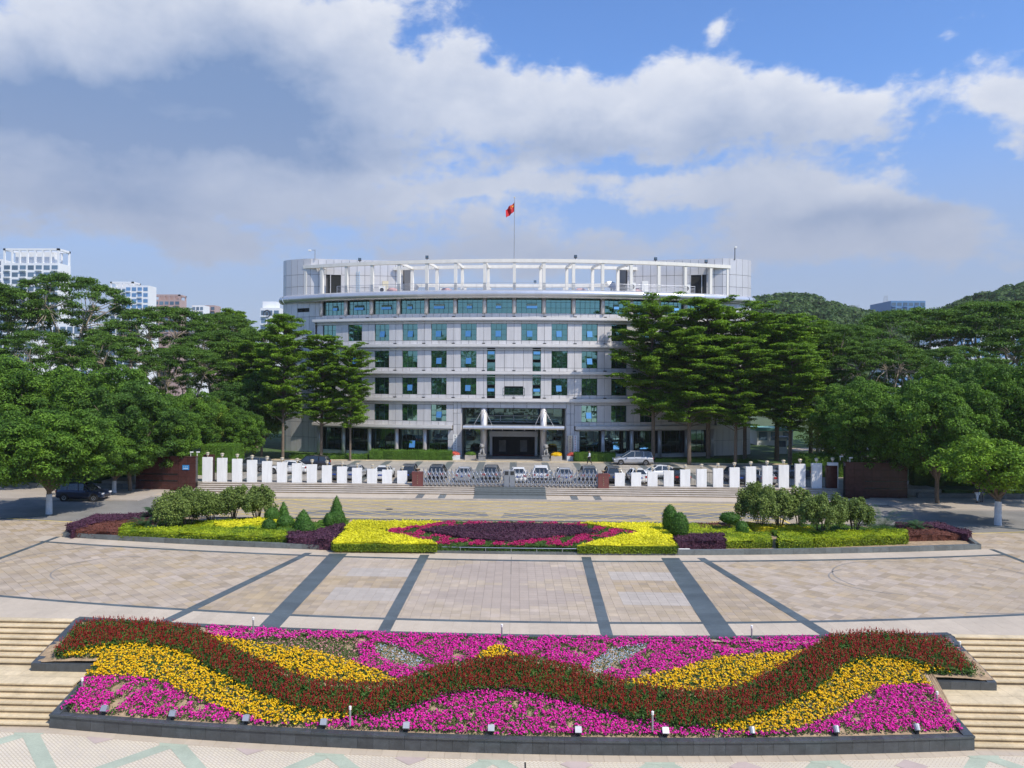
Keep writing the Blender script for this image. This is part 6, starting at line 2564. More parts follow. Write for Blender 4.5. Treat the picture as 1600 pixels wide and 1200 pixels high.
YL2 = [(1095, 1134)] + SAL_B[21:] + [(1546, 1078), (1430, 1068), (1380, 1071), (1340, 1091), (1300, 1119), (1230, 1141), (1170, 1144)]
YU1 = [(325, 994), (345, 993), (400, 1004), (470, 1012), (540, 1029), (600, 1049), (622, 1061)] + [(600, 1066), (540, 1065), (480, 1058), (420, 1036), (370, 1013)]
YU2 = [(1262, 1014), (1195, 1020), (1127, 1025), (1080, 1037), (1045, 1047), (992, 1059), (966, 1066), (1000, 1070), (1060, 1078), (1120, 1080), (1170, 1066), (1220, 1040)]
YC1 = [(740, 1030), (756, 1016), (776, 1006), (795, 1014), (812, 1026)]
BL1 = [(584, 1009), (600, 1004), (622, 1007), (645, 1020), (664, 1032), (650, 1043), (625, 1036), (600, 1030)]
BL2 = [(919, 1048), (922, 1034), (957, 1013), (1010, 1005), (1012, 1012), (985, 1026), (954, 1044), (935, 1052)]
BEDP = [(-18.3, y_front(18.3) + .2), (-9, y_front(9) + .2), (0, y_front(0) + .2), (9, y_front(9) + .2), (17.7, y_front(18.3) + .2), (17.7, 33.72), (20.45, 33.72), (20.45, y_bed(21) - .22), (10, y_bed(10) - .22), (0, y_bed(0) - .22),
        (-10, y_bed(10) - .22), (-21.0, y_bed(21) - .22), (-21.0, 33.72), (-18.3, 33.72)]
inp = lambda poly: (lambda px, py: in_poly(px, py, poly))


def plant(nm, lab, ok, h, leafm, bloomm, n_leaf, n_bloom, bl_size, leaf_size, head=5, patch=None, spike=0.0, cat='flowers', hfun=None):
    """bedding plants: foliage and bloom heads"""
    zf = lambda X, Yv: bed_z(X, Yv) + h * .8
    X, Yv, Z = scatter(BEDP, zf, n_leaf, ok)
    if patch is not None:
        k = clump(X, Yv, patch[0], patch[1], patch[2] - (.9 if not spike else 99))
        X, Yv, Z = X[k], Yv[k], Z[k]
    Z = Z - h * .8 + h * RNG.uniform(.1, .85, len(X))
    P_ = np.stack([X, Yv, Z], -1)
    V = cards(P_, RNG.normal(size=P_.shape) * .7 + np.array([0, -.2, .9]), RNG.uniform(.7, 1.3, len(P_)) * leaf_size, aspect=.5)
    o = link(nm + '_foliage', np_mesh(nm + '_foliage', V, 4), leafm)
    tag(o, 'green leaves of the ' + lab, cat, kind='stuff')
    X, Yv, Z = scatter(BEDP, zf, n_bloom, ok)
    if patch is not None:
        k = clump(X, Yv, patch[0], patch[1], patch[2])
        X, Yv, Z = X[k], Yv[k], Z[k]
    base = np.stack([X, Yv, Z + RNG.uniform(-.25, .3, len(X)) * h], -1)
    m_ = len(base)
    if spike:
        off = np.zeros((m_, head, 3))
        off[:, :, 2] = np.linspace(0, spike, head)[None, :] * RNG.uniform(.6, 1.2, (m_, 1))
        off[:, :, :2] += RNG.normal(size=(m_, head, 2)) * bl_size * .12
        Nn = RNG.normal(size=(m_, head, 3)) * .5 + np.array([0, -.8, .3])
        sz = np.linspace(1.1, .6, head)[None, :] * np.ones((m_, 1)) * bl_size
    else:
        off = RNG.normal(size=(m_, head, 3)) * bl_size * np.array([.28, .28, .16])
        Nn = off / bl_size * 1.2 + RNG.normal(size=(m_, head, 3)) * .35 + np.array([0, -.15, .7])
        sz = RNG.uniform(.6, 1.0, (m_, head)) * bl_size
    P3_ = (base[:, None, :] + off).reshape(-1, 3)
    V = cards(P3_, Nn.reshape(-1, 3), sz.reshape(-1), aspect=.85)
    o = link(nm, np_mesh(nm, V, 4), bloomm)
    tag(o, lab, cat, kind='stuff')


plant('red_salvia', 'wavy band of dark red salvia running across the whole flower bed', inp(P_SAL), .46, 'leaf_salvia', 'bloom_red', 950, 190, .05, .12, head=4, spike=.10, patch=(6.0, 21, -1.5))
plant('marigolds', 'yellow marigolds below the red band at the left of the bed', inp(YL1), .26, 'leaf_bed', 'bloom_yellow', 480, 135, .078, .10, head=6)
plant('marigolds', 'yellow marigolds below the red band at the right of the bed', inp(YL2), .26, 'leaf_bed', 'bloom_yellow', 480, 135, .078, .10, head=6)
plant('marigolds', 'yellow marigolds above the red band at the left of the bed', inp(YU1), .26, 'leaf_bed', 'bloom_yellow', 480, 135, .078, .10, head=6)
plant('marigolds', 'yellow marigolds above the red band at the right of the bed', inp(YU2), .26, 'leaf_bed', 'bloom_yellow', 480, 135, .078, .10, head=6)
plant('marigolds', 'small peak of yellow marigolds on top of the middle of the red band', inp(YC1), .28, 'leaf_bed', 'bloom_yellow', 420, 110, .085, .10, head=6)
plant('blue_flowers', 'small patch of pale blue flowers left of the middle peak', inp(BL1), .22, 'leaf_bed', 'bloom_blue', 230, 90, .055, .09, head=3)
plant('blue_flowers', 'small patch of pale blue flowers right of the middle peak', inp(BL2), .22, 'leaf_bed', 'bloom_blue', 200, 130, .055, .09, head=3)
ALLP = [P_SAL, YL1, YL2, YU1, YU2, YC1, BL1, BL2]


def rest_ok(px, py):
    k = np.ones(len(px), bool)
    for q in ALLP:
        k &= ~in_poly(px, py, q)
    return k


def above(px, py):
    return py < np.interp(px, [p[0] for p in SAL_T], [p[1] for p in SAL_T])


core_ok = lambda px, py: (px > 322) & (px < 1320)


up_d = lambda px, py: rest_ok(px, py) & core_ok(px, py) & above(px, py) & ~((px > 385) & (px < 560) & (py > 996) & (py < 1030))
up_s = lambda px, py: rest_ok(px, py) & above(px, py) & ((px > 330) & (px < 560))
lo_l = lambda px, py: rest_ok(px, py) & ~((px < 152) & (py < 1056)) & ~above(px, py) & (px < 560)
lo_m = lambda px, py: rest_ok(px, py) & ~above(px, py) & (px >= 560) & (px < 1290)
lo_r = lambda px, py: rest_ok(px, py) & ~above(px, py) & (px >= 1290)
plant('petunias', 'magenta petunias along the back kerb above the red band', up_d, .22, 'leaf_bed', 'bloom_magenta', 440, 165, .085, .09, head=4, patch=(4.5, 11, -1.6))
plant('faded_petunias', 'few faded pink petunias in the upper right corner of the bed', lambda px, py: rest_ok(px, py) & above(px, py) & (px > 1425), .2, 'leaf_bed', 'bloom_pink_faded', 300, 60, .07, .09, head=3, patch=(4.0, 32, -1.0))
plant('faded_petunias', 'sparse faded pink petunias over green leaves at the back left of the bed', up_s, .2, 'leaf_bed', 'bloom_pink_faded', 520, 60, .07, .09, head=3, patch=(4.0, 12, -1.6))
plant('petunias', 'patchy magenta petunias with bare soil in the lower left corner of the bed', lo_l, .2, 'leaf_bed', 'bloom_magenta', 400, 150, .088, .09, head=4, patch=(3.6, 13, -.9))
plant('petunias', 'magenta petunias in the lower middle of the bed under the red band', lo_m, .2, 'leaf_bed', 'bloom_magenta', 560, 175, .085, .09, head=4, patch=(5.6, 14, -1.9))
plant('petunias', 'dense magenta petunias in the lower right corner of the bed', lo_r, .22, 'leaf_bed', 'bloom_magenta', 440, 190, .088, .09, head=4, patch=(4.0, 15, -2.2))


# spotlights along the front kerb and thin garden lamps
def spotlight(x, lab, cubic):
    y = y_front(x) + .30
    t = thing('spotlight', lab, 'spotlight', (x, y, -1.72), 0, 'small spotlights along the front kerb of the bed')
    link('bracket', MB().box((0, .0, .05), (.12, .12, .1)), 'dark_metal', t)
    h = link('housing', MB().lathe([(.11, -.11), (.13, .09), (.13, .12)], n=12) if not cubic else MB().box((0, 0, 0), (.25, .22, .23)), 'steel_dull', t, loc=(0, 0, .22))
    h.rotation_euler = (rad(-40), 0, 0)
    link('lens', MB().lathe([(.11, .131), (.11, .138)], n=12), 'clear_light', h)


for i, px in enumerate((148, 266, 388, 513, 643, 774, 907, 1040, 1173, 1304, 1432)):
    x = (px - 800) / 1200 * 30.1
    lab = f'spotlight on the front kerb, {ORD[i]} from the left end' if i < 6 else f'spotlight on the front kerb, {ORD[10 - i]} from the right end'
    spotlight(x, lab, i not in (8, 9, 10))


def garden_lamp(px, py_b, py_t, z, lab):
    # stands where the photograph shows its foot
    x, y = G(px, py_b, z)
    h = AT(px, py_t, y)[1] - z
    t = thing('garden_lamp', lab, 'garden lamp', (x, y, z))
    link('post', MB().tube([(0, 0, 0), (0, 0, h - .14)], .038, 8), 'steel_dull', t)
    link('lamp_head', MB().lathe([(.05, h - .14), (.055, h - .02), (.03, h)], n=8), 'sign_white', t)


for a in ((395.5, 994, 964, -.10, 'thin garden lamp at the back kerb, left'), (784, 998, 975, -.10, 'thin garden lamp at the back kerb, in the middle'), (1174.5, 1000, 977, -.10, 'thin garden lamp at the back kerb, right'),
          (547, 1134, 1103, -1.55, 'thin garden lamp near the front kerb, left of the middle'), (1019.5, 1143, 1111, -1.55, 'thin garden lamp near the front kerb, right of the middle'),
          (128.5, 1080, 1059, -1.35, 'thin garden lamp at the sloping left kerb'), (1464, 1104, 1080, -1.3, 'thin garden lamp at the lower sloping right kerb'), (1499.5, 1021, 1002, -.5, 'thin garden lamp at the upper sloping right kerb')):
    garden_lamp(*a)
# ------------------------------------------------------------------ trees
def limb(mb, p0, p1, r0, r1, bend=.1, rr=random):
    a, b = Vector(p0), Vector(p1)
    L = (b - a).length
    pts = [a]
    for t in (.33, .66):
        q = a.lerp(b, t) + Vector((rr.uniform(-1, 1), rr.uniform(-1, 1), rr.uniform(-.3, .8))) * L * bend
        pts.append(q)
    pts.append(b)
    mb.tube(pts, [r0, r0 + (r1 - r0) * .4, r0 + (r1 - r0) * .7, r1], 7, caps=False)
    return pts


def tree_ficus(seed, H_=9.5, R=4.6, trunk=1.9, m='leaf_ficus', size=.175, dens=78, white=False, squash=.9, barkm='bark'):
    """dense rounded crown in heaps of leaves"""
    rr = random.Random(seed)
    rn = np.random.default_rng(seed)
    t = thing('tree', 'tree', 'tree', (0, -500, 0))
    tm = MB()
    limb(tm, (0, 0, -.2), (rr.uniform(-.2, .2) * (0 if white else 1), 0, trunk), .2, .16, 0 if white else .03, rr)
    cz_ = trunk + (H_ - trunk) * .5
    rz_ = (H_ - trunk) * .52
    pads = []
    for k in range(15):
        a = rr.uniform(0, 2 * PI)
        q = rr.uniform(.4, .8)
        tip = (R * q * math.cos(a), R * q * math.sin(a), cz_ + rz_ * rr.uniform(-.35, .6))
        limb(tm, (0, 0, trunk * rr.uniform(.75, 1.0)), tip, .12, .03, .12, rr)
    N_ = 175
    for k in range(N_):
        u = 1 - 2 * (k + .5) / N_
        th = k * 2.39996 + rr.uniform(-.25, .25)
        if u < -.93:
            continue
        rad_ = math.sqrt(max(0, 1 - u * u))
        q = rr.uniform(.60, 1.05)
        bump = 1 + .13 * math.sin(th * 2 + seed) + .08 * math.sin(th * 5 + u * 6)
        s = rr.uniform(.095, .175) * R
        pads.append((R * rad_ * q * math.cos(th) * bump, R * rad_ * q * math.sin(th) * bump, cz_ + rz_ * u * q * squash, s, s, s * .72))
    for k in range(30):
        d = rn.normal(size=3) * .33
        s = rr.uniform(.2, .3) * R
        pads.append((d[0] * R, d[1] * R, cz_ + d[2] * rz_, s, s, s * .7))
    V = pads_cards(pads, size, dens, rn, jitter=.6, upb=.45, lower=.35, smin=.72)
    link('trunk', tm, barkm, t)
    if white:
        link('whitewashed_foot', MB().tube([(0, 0, -.1), (0, 0, trunk * .45), (.01, 0, trunk * .72)], [.225, .205, .195], 10), 'whitewash', t)
    link('crown', np_mesh('crown', V, 4), m, t)
    return t


def tree_tier(seed, H_=14.0, R=4.6, trunk=4.3, m='leaf_tier', size=.21, tiers=10, dens=50):
    """upright tree with flat, spreading tiers of small leaves"""
    rr = random.Random(seed)
    rn = np.random.default_rng(seed)
    t = thing('tree', 'tree', 'tree', (0, -500, 0))
    tm = MB()
    lean = rr.uniform(-.25, .25)
    tm.tube([(0, 0, -.2), (lean * .3, 0, H_ * .35), (lean, .1, H_ * .7), (lean * .8, 0, H_ * .97)], [.24, .18, .11, .03], 8, caps=False)
    pads = []
    nbr = tiers * 9
    for j in range(nbr):
        f = (j + rr.uniform(-.5, .5)) / nbr
        f = min(1, max(0, f))
        z = trunk + (H_ - trunk) * f
        Rt = R * (.30 + .70 * math.sin(PI * min(1, .20 + f * .72)) ** .75)
        a = j * 2.39996 + rr.uniform(-.5, .5)
        Rb = Rt * rr.uniform(.45, 1.12)
        up_ = rr.uniform(-.02, .30) * Rb
        c0 = lean * f
        tip = (c0 + Rb * math.cos(a), Rb * math.sin(a), z + up_)
        limb(tm, (c0, 0, z - .45), tip, .055, .012, .04, rr)
        n_ = max(2, int(Rb / .55))
        for q in range(n_):
            s_ = .28 + .74 * (q + .6) / n_
            w = rr.uniform(.42, .78) * (.8 + .35 * math.sin(PI * s_))
            lat = rr.uniform(-.5, .5) * (.4 + s_)
            pads.append((c0 + Rb * s_ * math.cos(a) - lat * math.sin(a), Rb * s_ * math.sin(a) + lat * math.cos(a), z + up_ * s_ + rr.uniform(-.12, .2), w * 1.2, w * 1.2, w * .30))
    V = pads_cards(pads, size, dens, rn, jitter=.38, upb=.9, lower=.3, smin=.2)
    link('trunk', tm, 'bark', t)
    link('crown', np_mesh('crown', V, 4), m, t)
    return t


def tree_umbrella(seed, H_=15.0, R=8.5, m='leaf_umbrella', size=.23, n=165, depth=.38, dens=36, low=.40):
    """wide flat-topped crown on forking limbs, sky showing between the pads"""
    rr = random.Random(seed)
    rn = np.random.default_rng(seed)
    t = thing('tree', 'tree', 'tree', (0, -500, 0))
    tm = MB()
    fork = H_ * low
    limb(tm, (0, 0, -.2), (rr.uniform(-.5, .5), 0, fork), .34, .26, .04, rr)
    pads = []
    mains = []
    for k in range(7):
        a = 2 * PI * k / 7 + rr.uniform(-.3, .3)
        q = rr.uniform(.35, .6)
        e = (R * q * math.cos(a), R * q * math.sin(a), H_ * rr.uniform(.66, .80))
        limb(tm, (0, 0, fork - rr.uniform(0, .8)), e, .17, .08, .10, rr)
        mains.append(e)
    for k in range(n):
        q = math.sqrt((k + .5) / n)
        a = k * 2.39996 + rr.uniform(-.3, .3)
        x, y = R * q * math.cos(a), R * q * math.sin(a)
        lay = rr.random()
        z = H_ * (1 - depth * .55 * q ** 2.2) - (H_ * depth * (.15 + .85 * rr.random()) if lay > .55 else rr.uniform(0, .5))
        s = rr.uniform(.75, 1.35)
        pads.append((x, y, z, s, s, s * .30))
        if rr.random() < .5:
            e = min(mains, key=lambda m_: (m_[0] - x) ** 2 + (m_[1] - y) ** 2)
            limb(tm, e, (x, y, z - .1), .05, .012, .08, rr)
    V = pads_cards(pads, size, dens, rn, jitter=.42, upb=.8, lower=.35, smin=.25)
    link('trunk', tm, 'bark_pale', t)
    link('crown', np_mesh('crown', V, 4), m, t)
    return t


FIC = [tree_ficus(101), tree_ficus(102, m='leaf_ficus', R=4.9, H_=9.0), tree_ficus(103, m='leaf_ficus_dark', R=4.2, H_=9.5)]
FIC_W = tree_ficus(104, H_=7.6, R=4.4, trunk=2.0, white=True, m='leaf_ficus')
TIE = [tree_tier(201), tree_tier(202, R=4.2, tiers=11), tree_tier(203, R=5.0, tiers=9)]
UMB = [tree_umbrella(301), tree_umbrella(302, n=150, R=8.0), tree_umbrella(303, n=190, R=9.0, depth=.42)]
YEL = tree_ficus(105, H_=8.5, R=3.6, m='leaf_yellowish', dens=34)
SMALL = tree_ficus(106, H_=5.6, R=3.3, trunk=2.2, m='leaf_tier', size=.19, dens=38, white=True)
BASE_H = {FIC[0]: (9.5, 4.9), FIC[1]: (9.0, 5.2), FIC[2]: (9.5, 4.5), FIC_W: (7.6, 4.7), TIE[0]: (14.3, 5.0), TIE[1]: (14.3, 4.7), TIE[2]: (14.3, 5.4),
          UMB[0]: (15.2, 9.2), UMB[1]: (15.2, 8.8), UMB[2]: (15.2, 9.8), YEL: (8.5, 3.9), SMALL: (5.6, 3.5)}
USED = set()


def tree(src, px, py_top, hw_px, y, z0, name, lab, group=None, rz=None, xy=None):
    x, zt = AT(px, py_top, y)
    if xy:
        x, y = xy
    H0, R0 = BASE_H[src]
    sz_ = (zt - z0) / H0
    sx_ = hw_px * y / 1200 / R0 * (1.18 if name == 'tiered_tree' and px > 800 else 1.0)
    rz = random.uniform(0, 6.28) if rz is None else rz
    if src in USED:
        o = dup(src, (x, y, z0), rz, lab, group, (sx_, sx_, sz_))
    else:
        USED.add(src)
        o = src
        o.location = (x, y, z0)
        o.rotation_euler = (0, 0, rz)
        o.scale = (sx_, sx_, sz_)
        o['label'] = lab
        if group:
            o['group'] = group
    o.name = name
    return o


GF, GT, GU = 'dense round trees along the street', 'tiered trees in front of the building', 'wide flat-topped trees of the park'
# left side
tree(FIC_W, 88, 640, 108, 66.0, 0, 'street_tree', 'front left street tree with whitewashed trunk overhanging the road', GF, xy=(-40.2, 65.2))
tree(FIC[0], 30, 560, 100, 80, 0, 'ficus_tree', 'dense round tree at the left picture edge behind the whitewashed street tree', GF)
tree(FIC[1], 150, 565, 95, 82, 0, 'ficus_tree', 'dense round tree above the parked blue car', GF)
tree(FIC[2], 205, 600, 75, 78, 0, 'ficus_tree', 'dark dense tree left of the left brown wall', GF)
tree(FIC[0], 252, 622, 70, 81.6, .1, 'ficus_tree', 'dense round tree right behind the left brown wall', GF)
tree(FIC_W, 195, 672, 72, 77.0, .1, 'street_tree', 'low tree with whitewashed trunk beside the left brown wall', GF, xy=(-40.6, 76.8))
tree(FIC[1], 295, 610, 60, 92, .7, 'ficus_tree', 'dense round tree above the clipped block hedge', GF)
tree(YEL, 322, 622, 42, 94, .7, 'yellow_green_tree', 'yellowish green tree behind the left end of the fence', None)
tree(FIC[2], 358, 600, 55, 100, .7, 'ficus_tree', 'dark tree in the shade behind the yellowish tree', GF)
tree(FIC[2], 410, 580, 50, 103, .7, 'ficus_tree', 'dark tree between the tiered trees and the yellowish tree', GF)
tree(TIE[0], 443, 490, 52, 100, .7, 'tiered_tree', 'tall tiered tree hiding the left end cylinder of the building', GT)
tree(TIE[1], 503, 524, 50, 103, .7, 'tiered_tree', 'tiered tree in front of the left bays of the building', GT)
tree(TIE[2], 548, 540, 43, 102.5, .7, 'tiered_tree', 'tiered tree furthest right of the left group, against the facade', GT)
tree(TIE[1], 398, 535, 55, 108, .7, 'tiered_tree', 'tiered tree standing left of the building beyond the end cylinder', GT)
tree(UMB[0], 105, 425, 112, 128, .5, 'flat_topped_tree', 'tallest flat-topped tree at the left before the white tower block', GU)
tree(UMB[1], -10, 438, 100, 122, .5, 'flat_topped_tree', 'flat-topped tree cut by the left picture edge', GU)
tree(UMB[2], 255, 476, 112, 124, .5, 'flat_topped_tree', 'wide flat-topped tree below the small red tower block', GU)
tree(UMB[1], 345, 486, 72, 132, .5, 'flat_topped_tree', 'flat-topped tree between the left tower blocks and the building', GU)
tree(UMB[0], 340, 515, 90, 112, .5, 'flat_topped_tree', 'lower flat-topped tree in front of the others at the left', GU)
tree(UMB[2], 180, 520, 95, 108, .5, 'flat_topped_tree', 'lower flat-topped tree above the dense street trees at the left', GU)
tree(UMB[0], 60, 515, 90, 104, .5, 'flat_topped_tree', 'lower flat-topped tree near the left picture edge', GU)
tree(FIC[1], 75, 585, 75, 92, 0, 'ficus_tree', 'dense tree filling behind the left street trees', GF)
tree(FIC[0], 380, 640, 40, 96, .7, 'ficus_tree', 'small round tree behind the left fence pillars', GF)
tree(TIE[0], 365, 484, 45, 140, .5, 'tiered_tree', 'pointed tree top left of the building on the skyline', GT)
tree(UMB[2], 402, 512, 70, 117, .5, 'flat_topped_tree', 'flat-topped tree just left of the building behind the tiered trees', GU)
tree(UMB[1], 290, 540, 80, 103, .5, 'flat_topped_tree', 'lower flat-topped tree above the yellowish green tree', GU)
# right side
tree(UMB[2], 1278, 500, 80, 120, .5, 'flat_topped_tree', 'flat-topped tree right of the building behind the tiered trees', GU)
tree(TIE[2], 1022, 468, 62, 103.5, .7, 'tiered_tree', 'first tiered tree right of the facade bays, nearest the entrance side', GT)
tree(TIE[0], 1078, 510, 62, 101.5, .7, 'tiered_tree', 'lower tiered tree whose tiers spread over the right facade', GT)
tree(TIE[1], 1108, 466, 66, 105, .7, 'tiered_tree', 'tall tiered tree reaching the roof tube at the right', GT)
tree(TIE[2], 1165, 480, 62, 107, .7, 'tiered_tree', 'tiered tree hiding the right end cylinder of the building', GT)
tree(TIE[0], 1150, 525, 52, 101, .7, 'tiered_tree', 'lower tiered tree in front of the right end of the building', GT)
tree(TIE[1], 1215, 492, 62, 108, .7, 'tiered_tree', 'tiered tree just right of the building', GT)
tree(TIE[2], 1268, 500, 62, 112, .7, 'tiered_tree', 'tiered tree above the park path at the right', GT)
tree(TIE[0], 1235, 535, 55, 100, .7, 'tiered_tree', 'lower tiered tree beside the park lawn', GT)
tree(UMB[0], 1325, 505, 92, 112, .5, 'flat_topped_tree', 'flat-topped tree right of the tiered trees', GU)
tree(UMB[1], 1430, 478, 115, 126, .5, 'flat_topped_tree', 'high flat-topped tree before the blue glass building', GU)
tree(UMB[2], 1555, 466, 118, 122, .5, 'flat_topped_tree', 'highest flat-topped tree at the right before the hill', GU)
tree(UMB[1], 1640, 500, 110, 112, .5, 'flat_topped_tree', 'flat-topped tree cut by the right picture edge', GU)
tree(UMB[0], 1480, 540, 100, 108, .5, 'flat_topped_tree', 'lower flat-topped tree above the dense right street trees', GU)
tree(UMB[2], 1375, 530, 90, 104, .5, 'flat_topped_tree', 'lower flat-topped tree above the right brown wall', GU)
tree(FIC[1], 1338, 592, 62, 92, .7, 'ficus_tree', 'pale green round tree behind the right end pillar', GF)
tree(FIC[0], 1380, 600, 80, 81.5, .1, 'ficus_tree', 'dense round tree rising behind the right brown wall', GF)
tree(FIC[1], 1465, 590, 92, 77, .1, 'street_tree', 'street tree with a forking trunk beyond the right brown wall', GF, xy=(41.2, 76.2))
tree(FIC[2], 1545, 575, 88, 82, .1, 'ficus_tree', 'dark dense tree behind the small front right tree', GF)
tree(FIC[0], 1610, 560, 80, 76, .1, 'ficus_tree', 'dense round tree at the right picture edge', GF)
tree(FIC[1], 1500, 560, 75, 94, .3, 'ficus_tree', 'dense tree filling behind the right street trees', GF)
tree(SMALL, 1562, 690, 82, 65.5, 0, 'small_street_tree', 'small light green tree with a thin whitewashed trunk at the right on the road', None, xy=(40.4, 65.5))
tree(YEL, 1300, 640, 45, 96, .7, 'olive_green_tree', 'olive green round tree behind the right fence pillars', None)

# ------------------------------------------------------------------ hedges near the building
def box_hedge(x0, x1, y0, y1, h, lab, m='leaf_hedge', z=CZ, rot=None, size=.17, dens=70):
    core = poly_grid([(x0, y0), (x1, y0), (x1, y1), (x0, y1)], z, wob(z + h - .05, .05), .6)
    return leafy('clipped_hedge', core, m, size, dens, lab, 'hedge', rough=.06)


x_ = lambda px, y: AT(px, 700, y)[0]
box_hedge(x_(580, 104.4), x_(706, 104.4), 103.2, 105.0, 1.35, 'green hedge before the ground floor windows left of the entrance')
box_hedge(x_(897, 104.4), x_(960, 104.4), 103.2, 105.0, 1.25, 'green hedge before the ground floor windows right of the entrance')
box_hedge(x_(455, 104), x_(575, 104), 103.0, 104.6, .75, 'long low hedge at the left of the building front')
box_hedge(x_(1022, 104), x_(1180, 104), 103.0, 104.2, .6, 'long low hedge at the right of the building front')
box_hedge(x_(322, 90), x_(372, 90), 88.5, 92, 3.2, 'tall clipped block hedge at the left behind the fence pillars')
box_hedge(x_(292, 87), x_(322, 87), 86, 88, 2.4, 'clipped hedge between the left brown wall and the tall block hedge')
box_hedge(x_(1248, 92), x_(1312, 92), 90, 94, 2.4, 'tall clipped hedge behind the fence pillars at the right')
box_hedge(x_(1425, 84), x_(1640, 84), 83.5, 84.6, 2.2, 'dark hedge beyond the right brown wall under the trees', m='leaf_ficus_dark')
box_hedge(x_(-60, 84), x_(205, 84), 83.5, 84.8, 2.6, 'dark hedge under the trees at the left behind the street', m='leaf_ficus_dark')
lwl = thing('low_wall', 'low grey green stone wall beyond the right brown wall', 'wall', (47, 79.3, .1))
for i in range(14):
    link('stone_block', MB().bbox(-.72, .72, -.2, .2, 0, .5), 'granite_curb', lwl, loc=(-5.4 + 1.46 * i, 0, 0))
lwl = thing('low_wall', 'low grey stone wall at the left along the street', 'wall', (-48, 79.6, .1))
for i in range(12):
    link('stone_block', MB().bbox(-.72, .72, -.2, .2, 0, .5), 'granite_curb', lwl, loc=(-8.4 + 1.46 * i, 0, 0))
# lamp post / small white booth in the park at the right
bx = AT(1220, 690, 118)[0]
t = thing('park_booth', 'small white booth beside the park path at the right', 'booth', (bx, 118, CZ))
link('wall', MB().bbox(-.7, .7, -.7, .7, 0, 2.4), 'sign_white', t)
link('roof', MB().prism([(-.95, -.95), (.95, -.95), (.95, .95), (-.95, .95)], 2.4, 2.6), 'far_grey', t)
link('window', MB().bbox(-.5, .5, -.73, -.69, 1.1, 2.0), 'far_glass', t)
t = thing('garden_pavilion', 'low pavilion with a green copper roof between the right trees', 'pavilion', (AT(1205, 655, 134)[0], 134, .7))
link('wall', MB().bbox(-3, 3, -2, 2, 0, 2.6), 'far_white', t)
link('roof', MB().prism([(-3.4, -2.6), (3.4, -2.6), (3.4, 2.6), (-3.4, 2.6)], 2.6, 3.1), 'copper_roof', t)
for i in range(3):
    link('window', MB().bbox(-.7, .7, -.03, .03, 0, 1.4), 'far_glass', t, loc=(-2 + 2 * i, -2.03, 1.0))


# ------------------------------------------------------------------ far buildings
def tower(px0, px1, py_top, y, lab, wall, floors=8, bays=6, fh=3.1, crown=None, glass='far_glass', depth=9, side=0, z0=0, skew=0.0):
    xa, zt = AT(px0, py_top, y)
    xb_ = AT(px1, py_top, y)[0]
    w = xb_ - xa
    t = thing('tower_block' if zt > 30 else 'far_building', lab, 'building', ((xa + xb_) / 2, y, z0), skew)
    top = zt - z0 - (crown or 0)
    link('wall', MB().bbox(-w / 2, w / 2, 0, depth, -1, top), wall, t)
    bw = w / bays
    wm = MB().box((0, -.06, 0), (bw * .74, .10, fh * .6)).mesh('window')
    sl = MB().box((0, -.35, 0), (bw * .78, .7, fh * .16)).mesh('balcony')
    for f in range(floors):
        z = top - fh * (f + .62)
        if z < 1:
            break
        for b in range(bays):
            x = -w / 2 + bw * (b + .5)
            link('window', wm, glass, t, loc=(x, 0, z))
            if b % 2 == 0:
                link('balcony', sl, wall, t, loc=(x, 0, z - fh * .42))
    if crown:
        n = bays + 1
        cmh = MB().bbox(-.35, .35, 0, .7, 0, crown - .9).mesh('roof_column')
        for b in range(n):
            link('roof_column', cmh, wall, t, loc=(-w / 2 + .4 + (w - .8) * b / (n - 1), 0, top))
            link('roof_column', cmh, wall, t, loc=(-w / 2 + .4 + (w - .8) * b / (n - 1), depth - .8, top))
        link('roof_frame', MB().bbox(-w / 2, w / 2, 0, 1.0, top + crown - .9, top + crown).bbox(-w / 2, w / 2, depth - 1.0, depth, top + crown - .9, top + crown)
             .bbox(-w / 2, -w / 2 + 1, 0, depth, top + crown - .9, top + crown - .01).bbox(w / 2 - 1, w / 2, 0, depth, top + crown - .9, top + crown - .01), wall, t)
        link('plant_room', MB().bbox(-w * .35, w * .35, depth * .3, depth * .7, top, top + crown * .8), wall, t)
    return t


tower(5, 92, 388, 330, 'tall white tower block with an open frame on its roof at the left', 'far_white', floors=13, bays=7, crown=6.5, depth=9)
tower(-60, 3, 405, 350, 'white tower block cut by the left picture edge', 'far_white', floors=13, bays=5, depth=10)
tower(172, 208, 440, 420, 'white apartment tower seen right of the tallest left tree', 'far_white', floors=7, bays=4, crown=3.0)
tower(196, 232, 446, 400, 'white and blue apartment tower stepped in front of its neighbour', 'far_white', floors=7, bays=4, glass='far_blue')
tower(240, 281, 460, 430, 'white and red brown tower block in the distance', 'far_red', floors=6, bays=5, crown=3.0)
tower(300, 318, 477, 440, 'small white distant building above the left trees', 'far_white', floors=5, bays=3)
tower(314, 336, 477, 455, 'small red brown distant building above the left trees', 'far_red', floors=5, bays=3)
lt = tower(407, 437, 481, 300, 'white building with a round emblem at the left of the office building', 'far_white', floors=6, bays=3, fh=3.2)
lt_x, lt_z = AT(417, 490, 299.8)
ring = MB()
pts = [(1.35 * math.cos(a * PI / 12), 0, 1.35 * math.sin(a * PI / 12)) for a in range(25)]
ring.tube(pts, .16, 5, caps=False)
ring.box((0, 0, 0), (.9, .1, .18)).box((0, 0, .4), (.7, .1, .16)).box((0, 0, -.4), (.6, .1, .16)).box((0, 0, 0), (.18, .1, 1.4))
link('emblem', ring, 'ink', lt, loc=(lt_x - lt.location.x, -.2, lt_z))
for dx in (-2.6, 1.5):
    pass
xx_, zz2 = AT(422, 474, 303)
